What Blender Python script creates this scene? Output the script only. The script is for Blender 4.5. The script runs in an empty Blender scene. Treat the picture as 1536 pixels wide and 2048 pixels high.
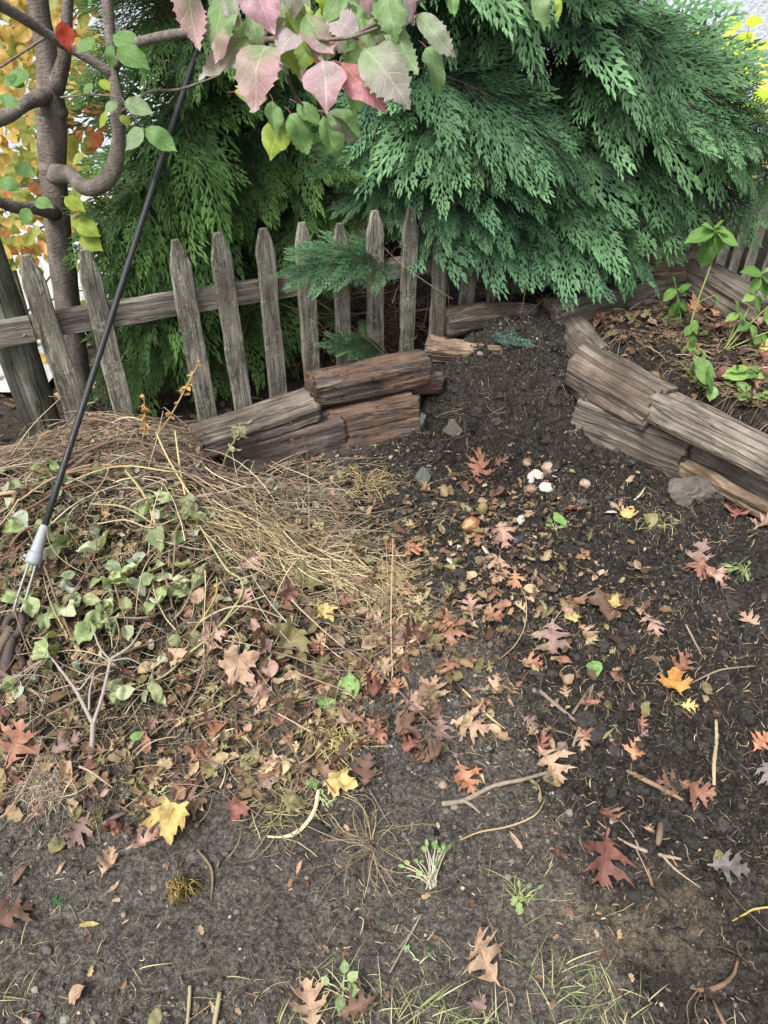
import bpy, math, random
import numpy as np
from mathutils import Vector, Matrix
from mathutils.geometry import delaunay_2d_cdt

# ------------------------------------------------------------------ camera, sky, sun, exposure
scene = bpy.context.scene
COL = scene.collection
CAM_H, PITCH, FPX = 1.55, math.radians(38.0), 1462.0        # focal length in pixels of a 1536 x 2048 picture
cam_data = bpy.data.cameras.new("camera")
cam_data.sensor_fit = 'VERTICAL'
cam_data.sensor_height = 24.0
cam_data.lens = 24.0 * FPX / 2048.0
cam_data.clip_start = 0.02
cam_data.clip_end = 500.0
cam = bpy.data.objects.new("camera", cam_data)
COL.objects.link(cam)
cam.location = (0, 0, CAM_H)
cam.rotation_euler = (math.pi / 2 - PITCH, 0, 0)
scene.camera = cam

SUN_EL, SUN_AZ = math.radians(58), math.radians(215)        # azimuth clockwise from +Y
world = bpy.data.worlds.new("World")
scene.world = world
world.use_nodes = True
wn, wl = world.node_tree.nodes, world.node_tree.links
wn.clear()
sky = wn.new('ShaderNodeTexSky')
sky.sky_type = 'NISHITA'
sky.sun_disc = False
sky.sun_elevation = SUN_EL
sky.sun_rotation = SUN_AZ
sky.air_density = 1.0
sky.dust_density = 6.0
sky.ozone_density = 1.0
hsv = wn.new('ShaderNodeHueSaturation')
hsv.inputs['Saturation'].default_value = 0.42               # cloud cover: nearly white light
bg = wn.new('ShaderNodeBackground')
bg.inputs['Strength'].default_value = 0.108
wo = wn.new('ShaderNodeOutputWorld')
wl.new(sky.outputs[0], hsv.inputs['Color'])
wl.new(hsv.outputs[0], bg.inputs['Color'])
wl.new(bg.outputs[0], wo.inputs['Surface'])

sun_data = bpy.data.lights.new("sun", 'SUN')
sun_data.energy = 1.5
sun_data.angle = math.radians(16)
sun_data.color = (1.0, 0.985, 0.965)
sun = bpy.data.objects.new("sun", sun_data)
COL.objects.link(sun)
sdir = Vector((math.sin(SUN_AZ) * math.cos(SUN_EL), math.cos(SUN_AZ) * math.cos(SUN_EL), math.sin(SUN_EL)))
sun.rotation_euler = sdir.to_track_quat('Z', 'Y').to_euler()
sun.location = sdir * 30

scene.view_settings.view_transform = 'Standard'
scene.view_settings.look = 'None'
scene.view_settings.exposure = 1.12
scene.view_settings.gamma = 1.0
scene.cycles.max_bounces = 6
scene.cycles.diffuse_bounces = 4
scene.cycles.glossy_bounces = 2
scene.cycles.transmission_bounces = 4
scene.cycles.transparent_max_bounces = 4
scene.cycles.use_denoising = True

# ------------------------------------------------------------------ numbers and noise
def rgb(r, g, b, k=1.0):
    f = lambda c: (c / 255 / 12.92) if c / 255 <= 0.04045 else ((c / 255 + 0.055) / 1.055) ** 2.4
    return np.array([f(r) * k, f(g) * k, f(b) * k])

def hsh(i, j, k, seed):
    h = (i.astype(np.int64) * 374761393 + j.astype(np.int64) * 668265263 + k.astype(np.int64) * 2147483647 + seed * 974711) & 0xFFFFFFFF
    h = ((h ^ (h >> 13)) * 1274126177) & 0xFFFFFFFF
    h = ((h ^ (h >> 16)) * 2246822519) & 0xFFFFFFFF
    return ((h ^ (h >> 15)) & 0xFFFFFF) / float(0xFFFFFF)

def vn3(x, y, z, seed=0):
    x, y, z = np.broadcast_arrays(np.asarray(x, float), np.asarray(y, float), np.asarray(z, float))
    i, j, k = np.floor(x), np.floor(y), np.floor(z)
    a, b, c = x - i, y - j, z - k
    a, b, c = a * a * (3 - 2 * a), b * b * (3 - 2 * b), c * c * (3 - 2 * c)
    r = 0
    for di in (0, 1):
        for dj in (0, 1):
            for dk in (0, 1):
                w = (a if di else 1 - a) * (b if dj else 1 - b) * (c if dk else 1 - c)
                r = r + w * hsh(i + di, j + dj, k + dk, seed)
    return r * 2 - 1

def vn2(x, y, seed=0):
    x, y = np.broadcast_arrays(np.asarray(x, float), np.asarray(y, float))
    i, j = np.floor(x), np.floor(y)
    a, b = x - i, y - j
    a, b = a * a * (3 - 2 * a), b * b * (3 - 2 * b)
    o = np.zeros_like(i)
    r = (1 - a) * (1 - b) * hsh(i, j, o, seed) + a * (1 - b) * hsh(i + 1, j, o, seed) + (1 - a) * b * hsh(i, j + 1, o, seed) + a * b * hsh(i + 1, j + 1, o, seed)
    return r * 2 - 1

def fbm2(x, y, octs=4, seed=0, gain=0.5):
    r, amp = 0, 1.0
    for o in range(octs):
        r = r + amp * vn2(x * 2 ** o + 17.3 * o, y * 2 ** o - 9.1 * o, seed + o)
        amp *= gain
    return r

def fbm3(x, y, z, octs=3, seed=0, gain=0.5):
    r, amp = 0, 1.0
    for o in range(octs):
        r = r + amp * vn3(x * 2 ** o + 3.7 * o, y * 2 ** o - 1.9 * o, z * 2 ** o + 5.3 * o, seed + o)
        amp *= gain
    return r

def sst(e0, e1, x):
    t = np.clip((x - e0) / (e1 - e0), 0, 1)
    return t * t * (3 - 2 * t)

def nrm(v):
    v = np.asarray(v, float)
    return v / (np.linalg.norm(v, axis=-1, keepdims=True) + 1e-12)

# ------------------------------------------------------------------ where a pixel of the photograph lies in the yard
CP, SP = math.cos(PITCH), math.sin(PITCH)
def ray(u, v):
    xc, yc = (u - 768.0) / FPX, (1024.0 - v) / FPX
    return np.array([xc, CP + SP * yc, -SP + CP * yc])
def on_z(u, v, z):
    d = ray(u, v)
    return np.array([0, 0, CAM_H]) + d * ((z - CAM_H) / d[2])
def on_y(u, v, y):
    d = ray(u, v)
    return np.array([0, 0, CAM_H]) + d * (y / d[1])
def px_of(p):
    x, y, z = p[0], p[1], p[2] - CAM_H
    dep = y * CP - z * SP
    return 768 + FPX * x / dep, 1024 - FPX * (y * SP + z * CP) / dep, dep

# ------------------------------------------------------------------ the lie of the land
WALL = np.array([[3.2, 0.2], [2.2, 1.0], [1.5, 1.8], [1.13, 2.27], [0.93, 2.5], [0.87, 2.75], [0.85, 3.02], [1.4, 3.26], [2.6, 3.9]])
def wall_side(x, y):
    """signed distance to the log edging of the bed, positive on the bed's side"""
    best = np.full(np.shape(x), 1e9)
    sgn = np.ones(np.shape(x))
    for a, b in zip(WALL[:-1], WALL[1:]):
        d = b - a
        t = np.clip(((x - a[0]) * d[0] + (y - a[1]) * d[1]) / (d @ d), 0, 1)
        ex, ey = x - a[0] - t * d[0], y - a[1] - t * d[1]
        q = np.hypot(ex, ey)
        cr = d[0] * (y - a[1]) - d[1] * (x - a[0])
        m = q < best
        best = np.where(m, q, best)
        sgn = np.where(m, np.where(cr < 0, 1, -1), sgn)
    return best * sgn

def fence_y(x):
    return 2.5 + (x + 0.704) * 0.5902

def heap_q(x, y):
    return np.hypot((x + 1.0) / 1.08, (y - 1.78) / 0.84) + 0.10 * fbm2(x * 3, y * 3, 2, 5)

def litter_q(x, y):
    return np.minimum(heap_q(x, y) / 1.02, np.hypot((x + 0.74) / 0.90, (y - 1.33) / 0.50) + 0.12 * fbm2(x * 4, y * 4, 2, 6))

def rough_mask(x, y):
    loose = sst(-0.08, 0.12, x - 0.48 + (y - 0.48) * 0.22)                      # loose dug soil to the right
    pit = sst(1.0, 0.5, np.hypot((x - 0.42) / 0.75, (y - 2.1) / 0.75))
    back = sst(1.0, 0.4, np.hypot((x - 0.55) / 0.7, (y - 2.8) / 0.6))
    return np.clip(0.18 + 0.75 * loose + 0.9 * pit + 0.7 * back, 0.1, 1.0)

def H0(x, y):
    x, y = np.asarray(x, float), np.asarray(y, float)
    h = 0.012 * fbm2(x * 1.6, y * 1.6, 2, 1)
    infront = sst(0.12, -0.02, y - fence_y(x))
    hq = heap_q(x, y)
    h = h + 0.25 * sst(1.03, 0.15, hq) * (0.35 + 0.65 * infront) * (1 - 0.97 * sst(-0.70, -0.50, x) * sst(1.90, 2.08, y))
    h = h + 0.275 * sst(1.0, 0.12, np.hypot((x - 0.62) / 0.72, (y - 3.1) / 0.82)) * (0.2 + 0.8 * sst(0.35, 0.0, y - fence_y(x)))
    h = h + 0.055 * np.exp(-((x - 0.38) / 0.30) ** 2 - ((y - 1.85) / 0.28) ** 2)
    h = h + 0.07 * sst(1.0, 1.25, x) * sst(1.2, 1.5, y) * sst(2.0, 1.7, y)
    h = h - 0.03 * sst(-0.05, 0.06, x - 0.47 + (y - 0.48) * 0.25) * sst(1.5, 0.9, y)
    h = h + 0.018 * np.exp(-((x - 0.47 + (y - 0.48) * 0.25) / 0.05) ** 2) * sst(1.0, 0.7, y)
    s = wall_side(x, y)
    bed = sst(-0.02, 0.07, s)
    h = h * (1 - bed) + bed * (0.265 + 0.018 * fbm2(x * 5, y * 5, 2, 8))
    return h

def H(x, y):
    x, y = np.asarray(x, float), np.asarray(y, float)
    r = rough_mask(x, y)
    f = fbm2(x * 9, y * 9, 3, 21, 0.55)
    g = np.abs(fbm2(x * 22, y * 22, 3, 31, 0.6))
    m = fbm2(x * 70, y * 70, 2, 41, 0.6)
    return H0(x, y) + r * (0.016 * f + 0.024 * g) + (0.0030 + 0.0040 * r) * m + 0.005 * fbm2(x * 11, y * 11, 3, 77) + 0.004 * (1 - r) * np.abs(fbm2(x * 30, y * 30, 2, 78))

def ground_px(u, v, h=0.0):
    d = ray(u, v)
    t = np.linspace(0.6, 6.0, 1400)
    P = np.array([0, 0, CAM_H])[None] + t[:, None] * d[None]
    g = P[:, 2] - H(P[:, 0], P[:, 1]) - h
    i = int(np.argmax(g < 0)) if (g < 0).any() else len(t) - 1
    i = max(i, 1)
    a = g[i - 1] / (g[i - 1] - g[i] + 1e-9)
    return P[i - 1] + (P[i] - P[i - 1]) * a

# ------------------------------------------------------------------ meshes
class Bag:
    """collects triangles and quads with a colour and a leaf coordinate per vertex"""
    def __init__(self):
        self.V, self.T, self.Q, self.C, self.L, self.n = [], [], [], [], [], 0
        self.TM, self.QM = [], []
    def add(self, V, T=None, Q=None, col=(0.5, 0.5, 0.5), luv=None, mat=0):
        V = np.asarray(V, float).reshape(-1, 3)
        m = len(V)
        self.V.append(V)
        col = np.asarray(col, float)
        self.C.append(np.broadcast_to(col, (m, 3)) if col.ndim == 1 else col.reshape(m, 3))
        self.L.append(np.zeros((m, 3)) if luv is None else np.asarray(luv, float).reshape(m, 3))
        if T is not None and len(T):
            self.T.append(np.asarray(T, np.int64).reshape(-1, 3) + self.n)
            self.TM.append(np.full(len(self.T[-1]), mat))
        if Q is not None and len(Q):
            self.Q.append(np.asarray(Q, np.int64).reshape(-1, 4) + self.n)
            self.QM.append(np.full(len(self.Q[-1]), mat))
        self.n += m
    def mesh(self, name, mats, smooth=True, origin=None):
        V = np.concatenate(self.V)
        if origin is not None:
            V = V - np.asarray(origin, float)[None]
        T = np.concatenate(self.T) if self.T else np.zeros((0, 3), np.int64)
        Q = np.concatenate(self.Q) if self.Q else np.zeros((0, 4), np.int64)
        me = bpy.data.meshes.new(name)
        me.vertices.add(len(V))
        me.vertices.foreach_set('co', V.astype(np.float32).ravel())
        me.loops.add(3 * len(T) + 4 * len(Q))
        me.loops.foreach_set('vertex_index', np.concatenate([T.ravel(), Q.ravel()]).astype(np.int32))
        me.polygons.add(len(T) + len(Q))
        me.polygons.foreach_set('loop_start', np.concatenate([np.arange(len(T)) * 3, 3 * len(T) + np.arange(len(Q)) * 4]).astype(np.int32))
        me.polygons.foreach_set('use_smooth', np.full(len(T) + len(Q), smooth))
        for m in (mats if isinstance(mats, (list, tuple)) else [mats]):
            me.materials.append(m)
        mi = np.concatenate((self.TM or [np.zeros(0, int)]) + (self.QM or [np.zeros(0, int)]))
        if len(mi) and mi.max() > 0:
            me.polygons.foreach_set('material_index', mi.astype(np.int32))
        C = np.concatenate(self.C)
        a = me.attributes.new('col', 'FLOAT_COLOR', 'POINT')
        a.data.foreach_set('color', np.concatenate([C, np.ones((len(C), 1))], 1).astype(np.float32).ravel())
        b = me.attributes.new('luv', 'FLOAT_VECTOR', 'POINT')
        b.data.foreach_set('vector', np.concatenate(self.L).astype(np.float32).ravel())
        me.update(calc_edges=True)
        return me
    def build(self, name, mats, parent=None, smooth=True, origin=None):
        me = self.mesh(name, mats, smooth, origin)
        o = bpy.data.objects.new(name, me)
        COL.objects.link(o)
        if parent is not None:
            o.parent = parent
            if origin is not None:
                o.location = Vector(origin) - Vector(parent.location)
        elif origin is not None:
            o.location = Vector(origin)
        return o

def tag(o, label=None, cat=None, group=None, kind=None):
    if label: o['label'] = label
    if cat: o['category'] = cat
    if group: o['group'] = group
    if kind: o['kind'] = kind
    return o

def thing(name, label, cat, loc, group=None):
    o = bpy.data.objects.new(name, None)
    COL.objects.link(o)
    o.empty_display_size = 0.1
    o.location = Vector(loc)
    return tag(o, label, cat, group)

def resample(pts, n, smooth=True):
    pts = np.asarray(pts, float)
    if smooth and len(pts) > 2:
        P = np.vstack([2 * pts[0] - pts[1], pts, 2 * pts[-1] - pts[-2]])
        out = []
        m = max(4, int(np.ceil(3 * n / (len(pts) - 1))))
        for i in range(len(pts) - 1):
            t = np.linspace(0, 1, m, endpoint=False)[:, None]
            p0, p1, p2, p3 = P[i], P[i + 1], P[i + 2], P[i + 3]
            out.append(0.5 * (2 * p1 + (p2 - p0) * t + (2 * p0 - 5 * p1 + 4 * p2 - p3) * t ** 2 + (3 * p1 - p0 - 3 * p2 + p3) * t ** 3))
        out.append(pts[-1:])
        pts = np.vstack(out)
    d = np.concatenate([[0], np.cumsum(np.linalg.norm(np.diff(pts[:, :3], axis=0), axis=1))])
    s = np.linspace(0, d[-1], n)
    return np.stack([np.interp(s, d, pts[:, k]) for k in range(pts.shape[1])], 1)

def tube(bag, pts, r, n=None, ns=8, col=(0.5, 0.5, 0.5), wob=0.0, seed=0, cap=True, mat=0, flat=1.0):
    """pts (m,3) and r scalar or list: one bent, tapering, slightly uneven rod"""
    pts = np.asarray(pts, float)
    rr = np.full(len(pts), float(r)) if np.isscalar(r) else np.asarray(r, float)
    if n is None:
        L = np.linalg.norm(np.diff(pts, axis=0), axis=1).sum()
        n = int(np.clip(L / max(rr.mean() * 1.5, 0.004), 4, 70))
    A = resample(np.column_stack([pts, rr]), n)
    P, R = A[:, :3], A[:, 3]
    T = nrm(np.gradient(P, axis=0))
    u = np.cross(T[0], [0, 0, 1.0])
    if np.linalg.norm(u) < 1e-3: u = np.array([1.0, 0, 0])
    U = []
    for t in T:
        u = u - t * (u @ t)
        u = u / (np.linalg.norm(u) + 1e-12)
        U.append(u)
    U = np.array(U)
    W = np.cross(T, U)
    th = np.arange(ns) * 2 * math.pi / ns
    ring = U[:, None, :] * np.cos(th)[None, :, None] + W[:, None, :] * (np.sin(th)[None, :, None] * flat)
    RR = R[:, None] * np.ones((1, ns))
    if wob:
        Q = P[:, None, :] + ring * R[:, None, None]
        sc = 0.55 / max(R.max(), 1e-4)
        RR = RR * (1 + wob * fbm3(Q[..., 0] * sc, Q[..., 1] * sc, Q[..., 2] * sc, 2, seed))
    V = P[:, None, :] + ring * RR[:, :, None]
    i = np.arange(n - 1)[:, None] * ns
    j = np.arange(ns)[None, :]
    j2 = (j + 1) % ns
    Qd = np.stack([i + j, i + j2, i + ns + j2, i + ns + j], -1).reshape(-1, 4)
    base = V.reshape(-1, 3)
    luv = np.column_stack([np.tile(np.arange(ns) / ns, n), np.repeat(np.linspace(0, 1, n), ns), np.zeros(n * ns)])
    Tt = []
    if cap:
        base = np.vstack([base, P[0] - T[0] * R[0] * 0.25, P[-1] + T[-1] * R[-1] * 0.4])
        luv = np.vstack([luv, [0, 0, 1], [0, 1, 1]])
        a, b = n * ns, n * ns + 1
        for q in range(ns):
            Tt.append((a, (q + 1) % ns, q))
            Tt.append((b, (n - 1) * ns + q, (n - 1) * ns + (q + 1) % ns))
    bag.add(base, Tt, Qd, col, luv, mat)
    return P

def strands(bag, P, R, col, ns=3, mat=0):
    """P (n,m,3), R (n,m), col (n,3): many thin bent rods at once"""
    n, m, _ = P.shape
    T = nrm(np.gradient(P, axis=1))
    ref = np.zeros((n, 1, 3)); ref[:, 0, 2] = 1
    steep = np.abs(nrm(P[:, -1] - P[:, 0])[:, 2]) > 0.8
    ref[steep, 0] = (1, 0.13, 0)
    U = nrm(np.cross(T, ref))
    W = np.cross(T, U)
    th = np.arange(ns) * 2 * math.pi / ns
    V = P[:, :, None, :] + (U[:, :, None, :] * np.cos(th)[None, None, :, None] + W[:, :, None, :] * np.sin(th)[None, None, :, None]) * R[:, :, None, None]
    b = (np.arange(n) * m * ns)[:, None, None]
    i = (np.arange(m - 1) * ns)[None, :, None]
    j = np.arange(ns)[None, None, :]
    j2 = (j + 1) % ns
    Q = np.stack([b + i + j, b + i + j2, b + i + ns + j2, b + i + ns + j], -1).reshape(-1, 4)
    C = np.repeat(np.asarray(col, float)[:, None, :], m * ns, 1).reshape(-1, 3)
    bag.add(V.reshape(-1, 3), None, Q, C, None, mat)
# ------------------------------------------------------------------ materials
class NT:
    def __init__(self, name):
        self.m = bpy.data.materials.new(name)
        self.m.use_nodes = True
        self.t = self.m.node_tree
        self.t.nodes.clear()
        self.out = self.n('ShaderNodeOutputMaterial')
    def n(self, typ, **kw):
        x = self.t.nodes.new(typ)
        for k, v in kw.items(): setattr(x, k, v)
        return x
    def l(self, a, b): self.t.links.new(a, b)
    def set(self, sock, v):
        if isinstance(v, bpy.types.NodeSocket): self.l(v, sock)
        else:
            if hasattr(v, '__len__') and len(v) == 3 and sock.type == 'RGBA': v = (*[float(c) for c in v], 1)
            sock.default_value = v
    def math(self, op, a, b=0.0, c=None, clamp=False):
        x = self.n('ShaderNodeMath', operation=op, use_clamp=clamp)
        self.set(x.inputs[0], a); self.set(x.inputs[1], b)
        if c is not None: self.set(x.inputs[2], c)
        return x.outputs[0]
    def mapr(self, v, a, b, c=0.0, d=1.0):
        x = self.n('ShaderNodeMapRange', interpolation_type='SMOOTHSTEP')
        for k, q in zip((0, 1, 2, 3, 4), (v, a, b, c, d)): self.set(x.inputs[k], q)
        return x.outputs[0]
    def mix(self, f, a, b, blend='MIX'):
        x = self.n('ShaderNodeMix', data_type='RGBA', blend_type=blend)
        self.set(x.inputs[0], f); self.set(x.inputs[6], a); self.set(x.inputs[7], b)
        return x.outputs[2]
    def noise(self, vec, scale, detail=4.0, rough=0.6, dist=0.0):
        x = self.n('ShaderNodeTexNoise')
        self.l(vec, x.inputs['Vector'])
        x.inputs['Scale'].default_value = scale; x.inputs['Detail'].default_value = detail
        x.inputs['Roughness'].default_value = rough; x.inputs['Distortion'].default_value = dist
        return x.outputs[0]
    def vor(self, vec, scale, feature='F1'):
        x = self.n('ShaderNodeTexVoronoi', feature=feature)
        self.l(vec, x.inputs['Vector']); x.inputs['Scale'].default_value = scale
        return x.outputs[0]
    def map(self, vec, scale=(1, 1, 1), loc=(0, 0, 0)):
        x = self.n('ShaderNodeMapping')
        self.l(vec, x.inputs[0]); self.set(x.inputs[1], loc); x.inputs[3].default_value = scale
        return x.outputs[0]
    def coord(self, which='Object'):
        return self.n('ShaderNodeTexCoord').outputs[which]
    def pos(self): return self.n('ShaderNodeNewGeometry').outputs['Position']
    def attr(self, name, vec=False):
        x = self.n('ShaderNodeAttribute', attribute_name=name)
        return x.outputs['Vector' if vec else 'Color']
    def bump(self, h, strength=0.5, dist=0.01):
        x = self.n('ShaderNodeBump')
        self.set(x.inputs['Strength'], strength); x.inputs['Distance'].default_value = dist
        self.l(h, x.inputs['Height'])
        return x.outputs[0]
    def bsdf(self, col, rough=0.8, bump=None, metal=0.0, spec=0.3):
        x = self.n('ShaderNodeBsdfPrincipled')
        self.set(x.inputs['Base Color'], col); self.set(x.inputs['Roughness'], rough)
        self.set(x.inputs['Metallic'], metal); self.set(x.inputs['Specular IOR Level'], spec)
        if bump is not None: self.l(bump, x.inputs['Normal'])
        return x.outputs[0]
    def done(self, sh):
        self.l(sh, self.out.inputs['Surface'])
        return self.m

def mat_soil():
    t = NT('soil')
    p = t.pos()
    a = t.attr('col')                                    # r: how dry and trodden, g: clay patch, b: leaf mould
    sep = t.n('ShaderNodeSeparateColor'); t.l(a, sep.inputs[0])
    n1, n2, n3 = t.noise(p, 9, 6, 0.7), t.noise(p, 60, 5, 0.7), t.noise(p, 260, 3, 0.6)
    wet = t.mix(t.mapr(n2, 0.3, 0.75), (0.021, 0.019, 0.0172), (0.068, 0.062, 0.056))
    dry = t.mix(t.mapr(n2, 0.3, 0.7), (0.058, 0.0525, 0.0465), (0.165, 0.150, 0.132))
    f = t.mapr(t.math('ADD', sep.outputs[0], t.math('MULTIPLY', t.math('SUBTRACT', n1, 0.5), 2.3)), 0.05, 1.0)
    c = t.mix(f, wet, dry)
    c = t.mix(t.math('MULTIPLY', sep.outputs[1], t.mapr(n1, 0.35, 0.6)), c, (0.20, 0.165, 0.12))
    c = t.mix(t.math('MULTIPLY', sep.outputs[2], 0.6), c, (0.034, 0.026, 0.019))
    speck = t.mapr(t.vor(p, 110), 0.0, 0.20, 1.0, 0.0)
    c = t.mix(t.math('MULTIPLY', speck, t.mapr(n1, 0.45, 0.6, 0.0, 0.55)), c, (0.26, 0.22, 0.17))
    n4 = t.noise(p, 130, 4, 0.75)
    c = t.mix(1.0, c, t.mix(t.mapr(n4, 0.34, 0.66), (0.50, 0.49, 0.48), (1.55, 1.52, 1.47)), 'MULTIPLY')
    hgt = t.math('ADD', t.math('ADD', t.math('MULTIPLY', n2, 1.0), t.math('MULTIPLY', n3, 0.6)), t.math('MULTIPLY', n4, 0.9))
    return t.done(t.bsdf(c, 0.95, t.bump(hgt, 0.9, 0.011), spec=0.12))

def mat_col(name, rough=0.8, var=0.35, scale=60.0, spec=0.25, bump=0.3, bd=0.002):
    """colour comes from the mesh, broken up by noise"""
    t = NT(name)
    c = t.attr('col')
    n = t.noise(t.pos(), scale, 4, 0.65)
    c2 = t.mix(1.0, c, t.mix(n, (1 - var,) * 3, (1 + var,) * 3), 'MULTIPLY')
    return t.done(t.bsdf(c2, rough, t.bump(n, bump, bd), spec=spec))

def mat_leaf(name, rough=0.55, trans=0.25, vein=0.35, spec=0.35, blotch=0.45, veinlight=1.7, nv=7.0):
    t = NT(name)
    c = t.attr('col')
    s = t.n('ShaderNodeSeparateXYZ'); t.l(t.attr('luv', True), s.inputs[0])
    ax = t.math('ABSOLUTE', s.outputs[0])
    mid = t.mapr(ax, 0.006, 0.022, 1.0, 0.0)
    fr = t.math('FRACT', t.math('MULTIPLY', t.math('SUBTRACT', s.outputs[1], t.math('MULTIPLY', ax, 0.85)), nv))
    side = t.mapr(t.math('ABSOLUTE', t.math('SUBTRACT', fr, 0.5)), 0.015, 0.09, 0.75, 0.0)
    on_blade = t.mapr(s.outputs[2], -0.5, -0.1)          # z = -1 marks the stalk
    v = t.math('MULTIPLY', t.math('MAXIMUM', mid, side), on_blade)
    p = t.pos()
    n1, n2 = t.noise(p, 55, 4, 0.6), t.noise(p, 240, 3, 0.6)
    c = t.mix(t.mapr(n1, 0.42, 0.72, 0.0, blotch), c, t.mix(1.0, c, (0.55, 0.42, 0.36), 'MULTIPLY'))
    c = t.mix(1.0, c, t.mix(n2, (0.78,) * 3, (1.2,) * 3), 'MULTIPLY')
    c = t.mix(t.math('MULTIPLY', v, vein), c, t.mix(1.0, c, (veinlight, veinlight, veinlight * 0.95), 'MULTIPLY'))
    b = t.bump(t.math('SUBTRACT', t.math('MULTIPLY', n1, 0.8), t.math('MULTIPLY', v, 0.5)), 0.35, 0.004)
    d = t.bsdf(c, rough, b, spec=spec)
    tr = t.n('ShaderNodeBsdfTranslucent'); t.set(tr.inputs[0], t.mix(1.0, c, (1.5, 1.45, 0.8), 'MULTIPLY'))
    mx = t.n('ShaderNodeMixShader'); mx.inputs[0].default_value = trans
    t.l(d, mx.inputs[1]); t.l(tr.outputs[0], mx.inputs[2])
    return t.done(mx.outputs[0])

def mat_wood(name, dark, mid, pale, patch=None, patch_amt=0.0, grain=46.0, along=1.6, lichen=0.0, dirt=0.35, lich_col=(0.20, 0.22, 0.16), dark_patch=0.0, cracks=0.6):
    """weathered wood: grain runs along the object's own X axis"""
    t = NT(name)
    o = t.coord('Object')
    rnd = t.n('ShaderNodeObjectInfo').outputs['Random']
    cmb = t.n('ShaderNodeCombineXYZ')
    for k in range(3): t.l(t.math('MULTIPLY', rnd, 31.7 * (k + 1)), cmb.inputs[k])
    v = t.n('ShaderNodeVectorMath', operation='ADD'); t.l(o, v.inputs[0]); t.l(cmb.outputs[0], v.inputs[1])
    v = v.outputs[0]
    warp = t.noise(t.map(v, (2.5, 9, 9)), 1, 3, 0.5)
    wv = t.n('ShaderNodeVectorMath', operation='ADD'); t.l(v, wv.inputs[0])
    sc = t.n('ShaderNodeVectorMath', operation='SCALE'); t.set(sc.inputs['Scale'], 0.035)
    cw = t.n('ShaderNodeCombineXYZ'); t.l(warp, cw.inputs[1]); t.l(warp, cw.inputs[2])
    t.l(cw.outputs[0], sc.inputs[0]); t.l(sc.outputs[0], wv.inputs[1])
    g1 = t.noise(t.map(wv.outputs[0], (along, grain, grain)), 1, 5, 0.62)
    g2 = t.noise(t.map(wv.outputs[0], (along * 4, grain * 3.6, grain * 3.6)), 1, 3, 0.6)
    big = t.noise(v, 7, 4, 0.6)
    c = t.mix(t.mapr(g1, 0.30, 0.56), dark, mid)
    c = t.mix(t.mapr(g1, 0.52, 0.78), c, pale)
    c = t.mix(t.mapr(g2, 0.60, 0.42, 0.0, 0.55), c, t.mix(1.0, c, (0.42, 0.39, 0.37), 'MULTIPLY'))
    if patch is not None:
        c = t.mix(t.math('MULTIPLY', t.mapr(t.math('ADD', big, t.math('MULTIPLY', g1, 0.35)), 0.62, 0.76), patch_amt), c, patch)
    if dark_patch:
        c = t.mix(t.mapr(t.noise(v, 11, 4, 0.65), 0.5, 0.66, 0.0, dark_patch), c, t.mix(1.0, c, (0.38, 0.40, 0.37), 'MULTIPLY'))
    if lichen:
        ln = t.noise(v, 85, 4, 0.7)
        lm = t.math('MULTIPLY', t.mapr(ln, 0.50, 0.62), t.mapr(t.noise(v, 9, 3, 0.6), 0.35, 0.62))
        c = t.mix(t.math('MULTIPLY', lm, lichen), c, lich_col)
    c = t.mix(1.0, c, t.mix(t.mapr(t.noise(v, 5.5, 4, 0.6), 0.3, 0.7), (0.62, 0.60, 0.58), (1.32, 1.30, 1.27)), 'MULTIPLY')
    ck = t.noise(t.map(wv.outputs[0], (along * 0.7, grain * 0.55, grain * 0.55), (3, 1, 7)), 1, 2, 0.5)
    crack = t.mapr(t.math('ABSOLUTE', t.math('SUBTRACT', ck, 0.5)), 0.004, 0.020, cracks, 0.0)
    c = t.mix(crack, c, (0.022, 0.018, 0.015))
    soil = t.mapr(t.noise(t.pos(), 23, 5, 0.7), 0.52, 0.70, 0.0, dirt)
    c = t.mix(soil, c, (0.05, 0.041, 0.034))
    hgt = t.math('SUBTRACT', t.math('ADD', t.math('MULTIPLY', g1, 1.0), t.math('MULTIPLY', g2, 0.55)), t.math('MULTIPLY', crack, 0.6))
    return t.done(t.bsdf(c, 0.88, t.bump(hgt, 0.9, 0.008), spec=0.18))

def mat_bark(name, a, b, scale=26):
    t = NT(name)
    p = t.pos()
    n1, n2 = t.noise(t.map(p, (1, 1, 0.35)), scale, 5, 0.65), t.noise(t.map(p, (1, 1, 2.2)), scale * 2.3, 4, 0.7)
    c = t.mix(t.mapr(n1, 0.32, 0.68), a, b)
    c = t.mix(t.mapr(n2, 0.60, 0.72, 0.0, 0.6), c, t.mix(1.0, c, (0.45,) * 3, 'MULTIPLY'))
    c = t.mix(t.mapr(t.noise(p, 14, 3), 0.58, 0.72, 0.0, 0.4), c, (0.21, 0.205, 0.19))
    return t.done(t.bsdf(c, 0.85, t.bump(t.math('ADD', n1, n2), 1.0, 0.008), spec=0.15))

def mat_plain(name, col, rough=0.6, metal=0.0, scale=40, var=0.3, bump=0.3, bd=0.002, spec=0.4):
    t = NT(name)
    n = t.noise(t.pos(), scale, 5, 0.65)
    c = t.mix(1.0, col, t.mix(n, (1 - var,) * 3, (1 + var,) * 3), 'MULTIPLY')
    return t.done(t.bsdf(c, t.mapr(n, 0.2, 0.8, max(rough - 0.12, 0.05), min(rough + 0.12, 1)), t.bump(n, bump, bd), metal, spec))

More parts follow.
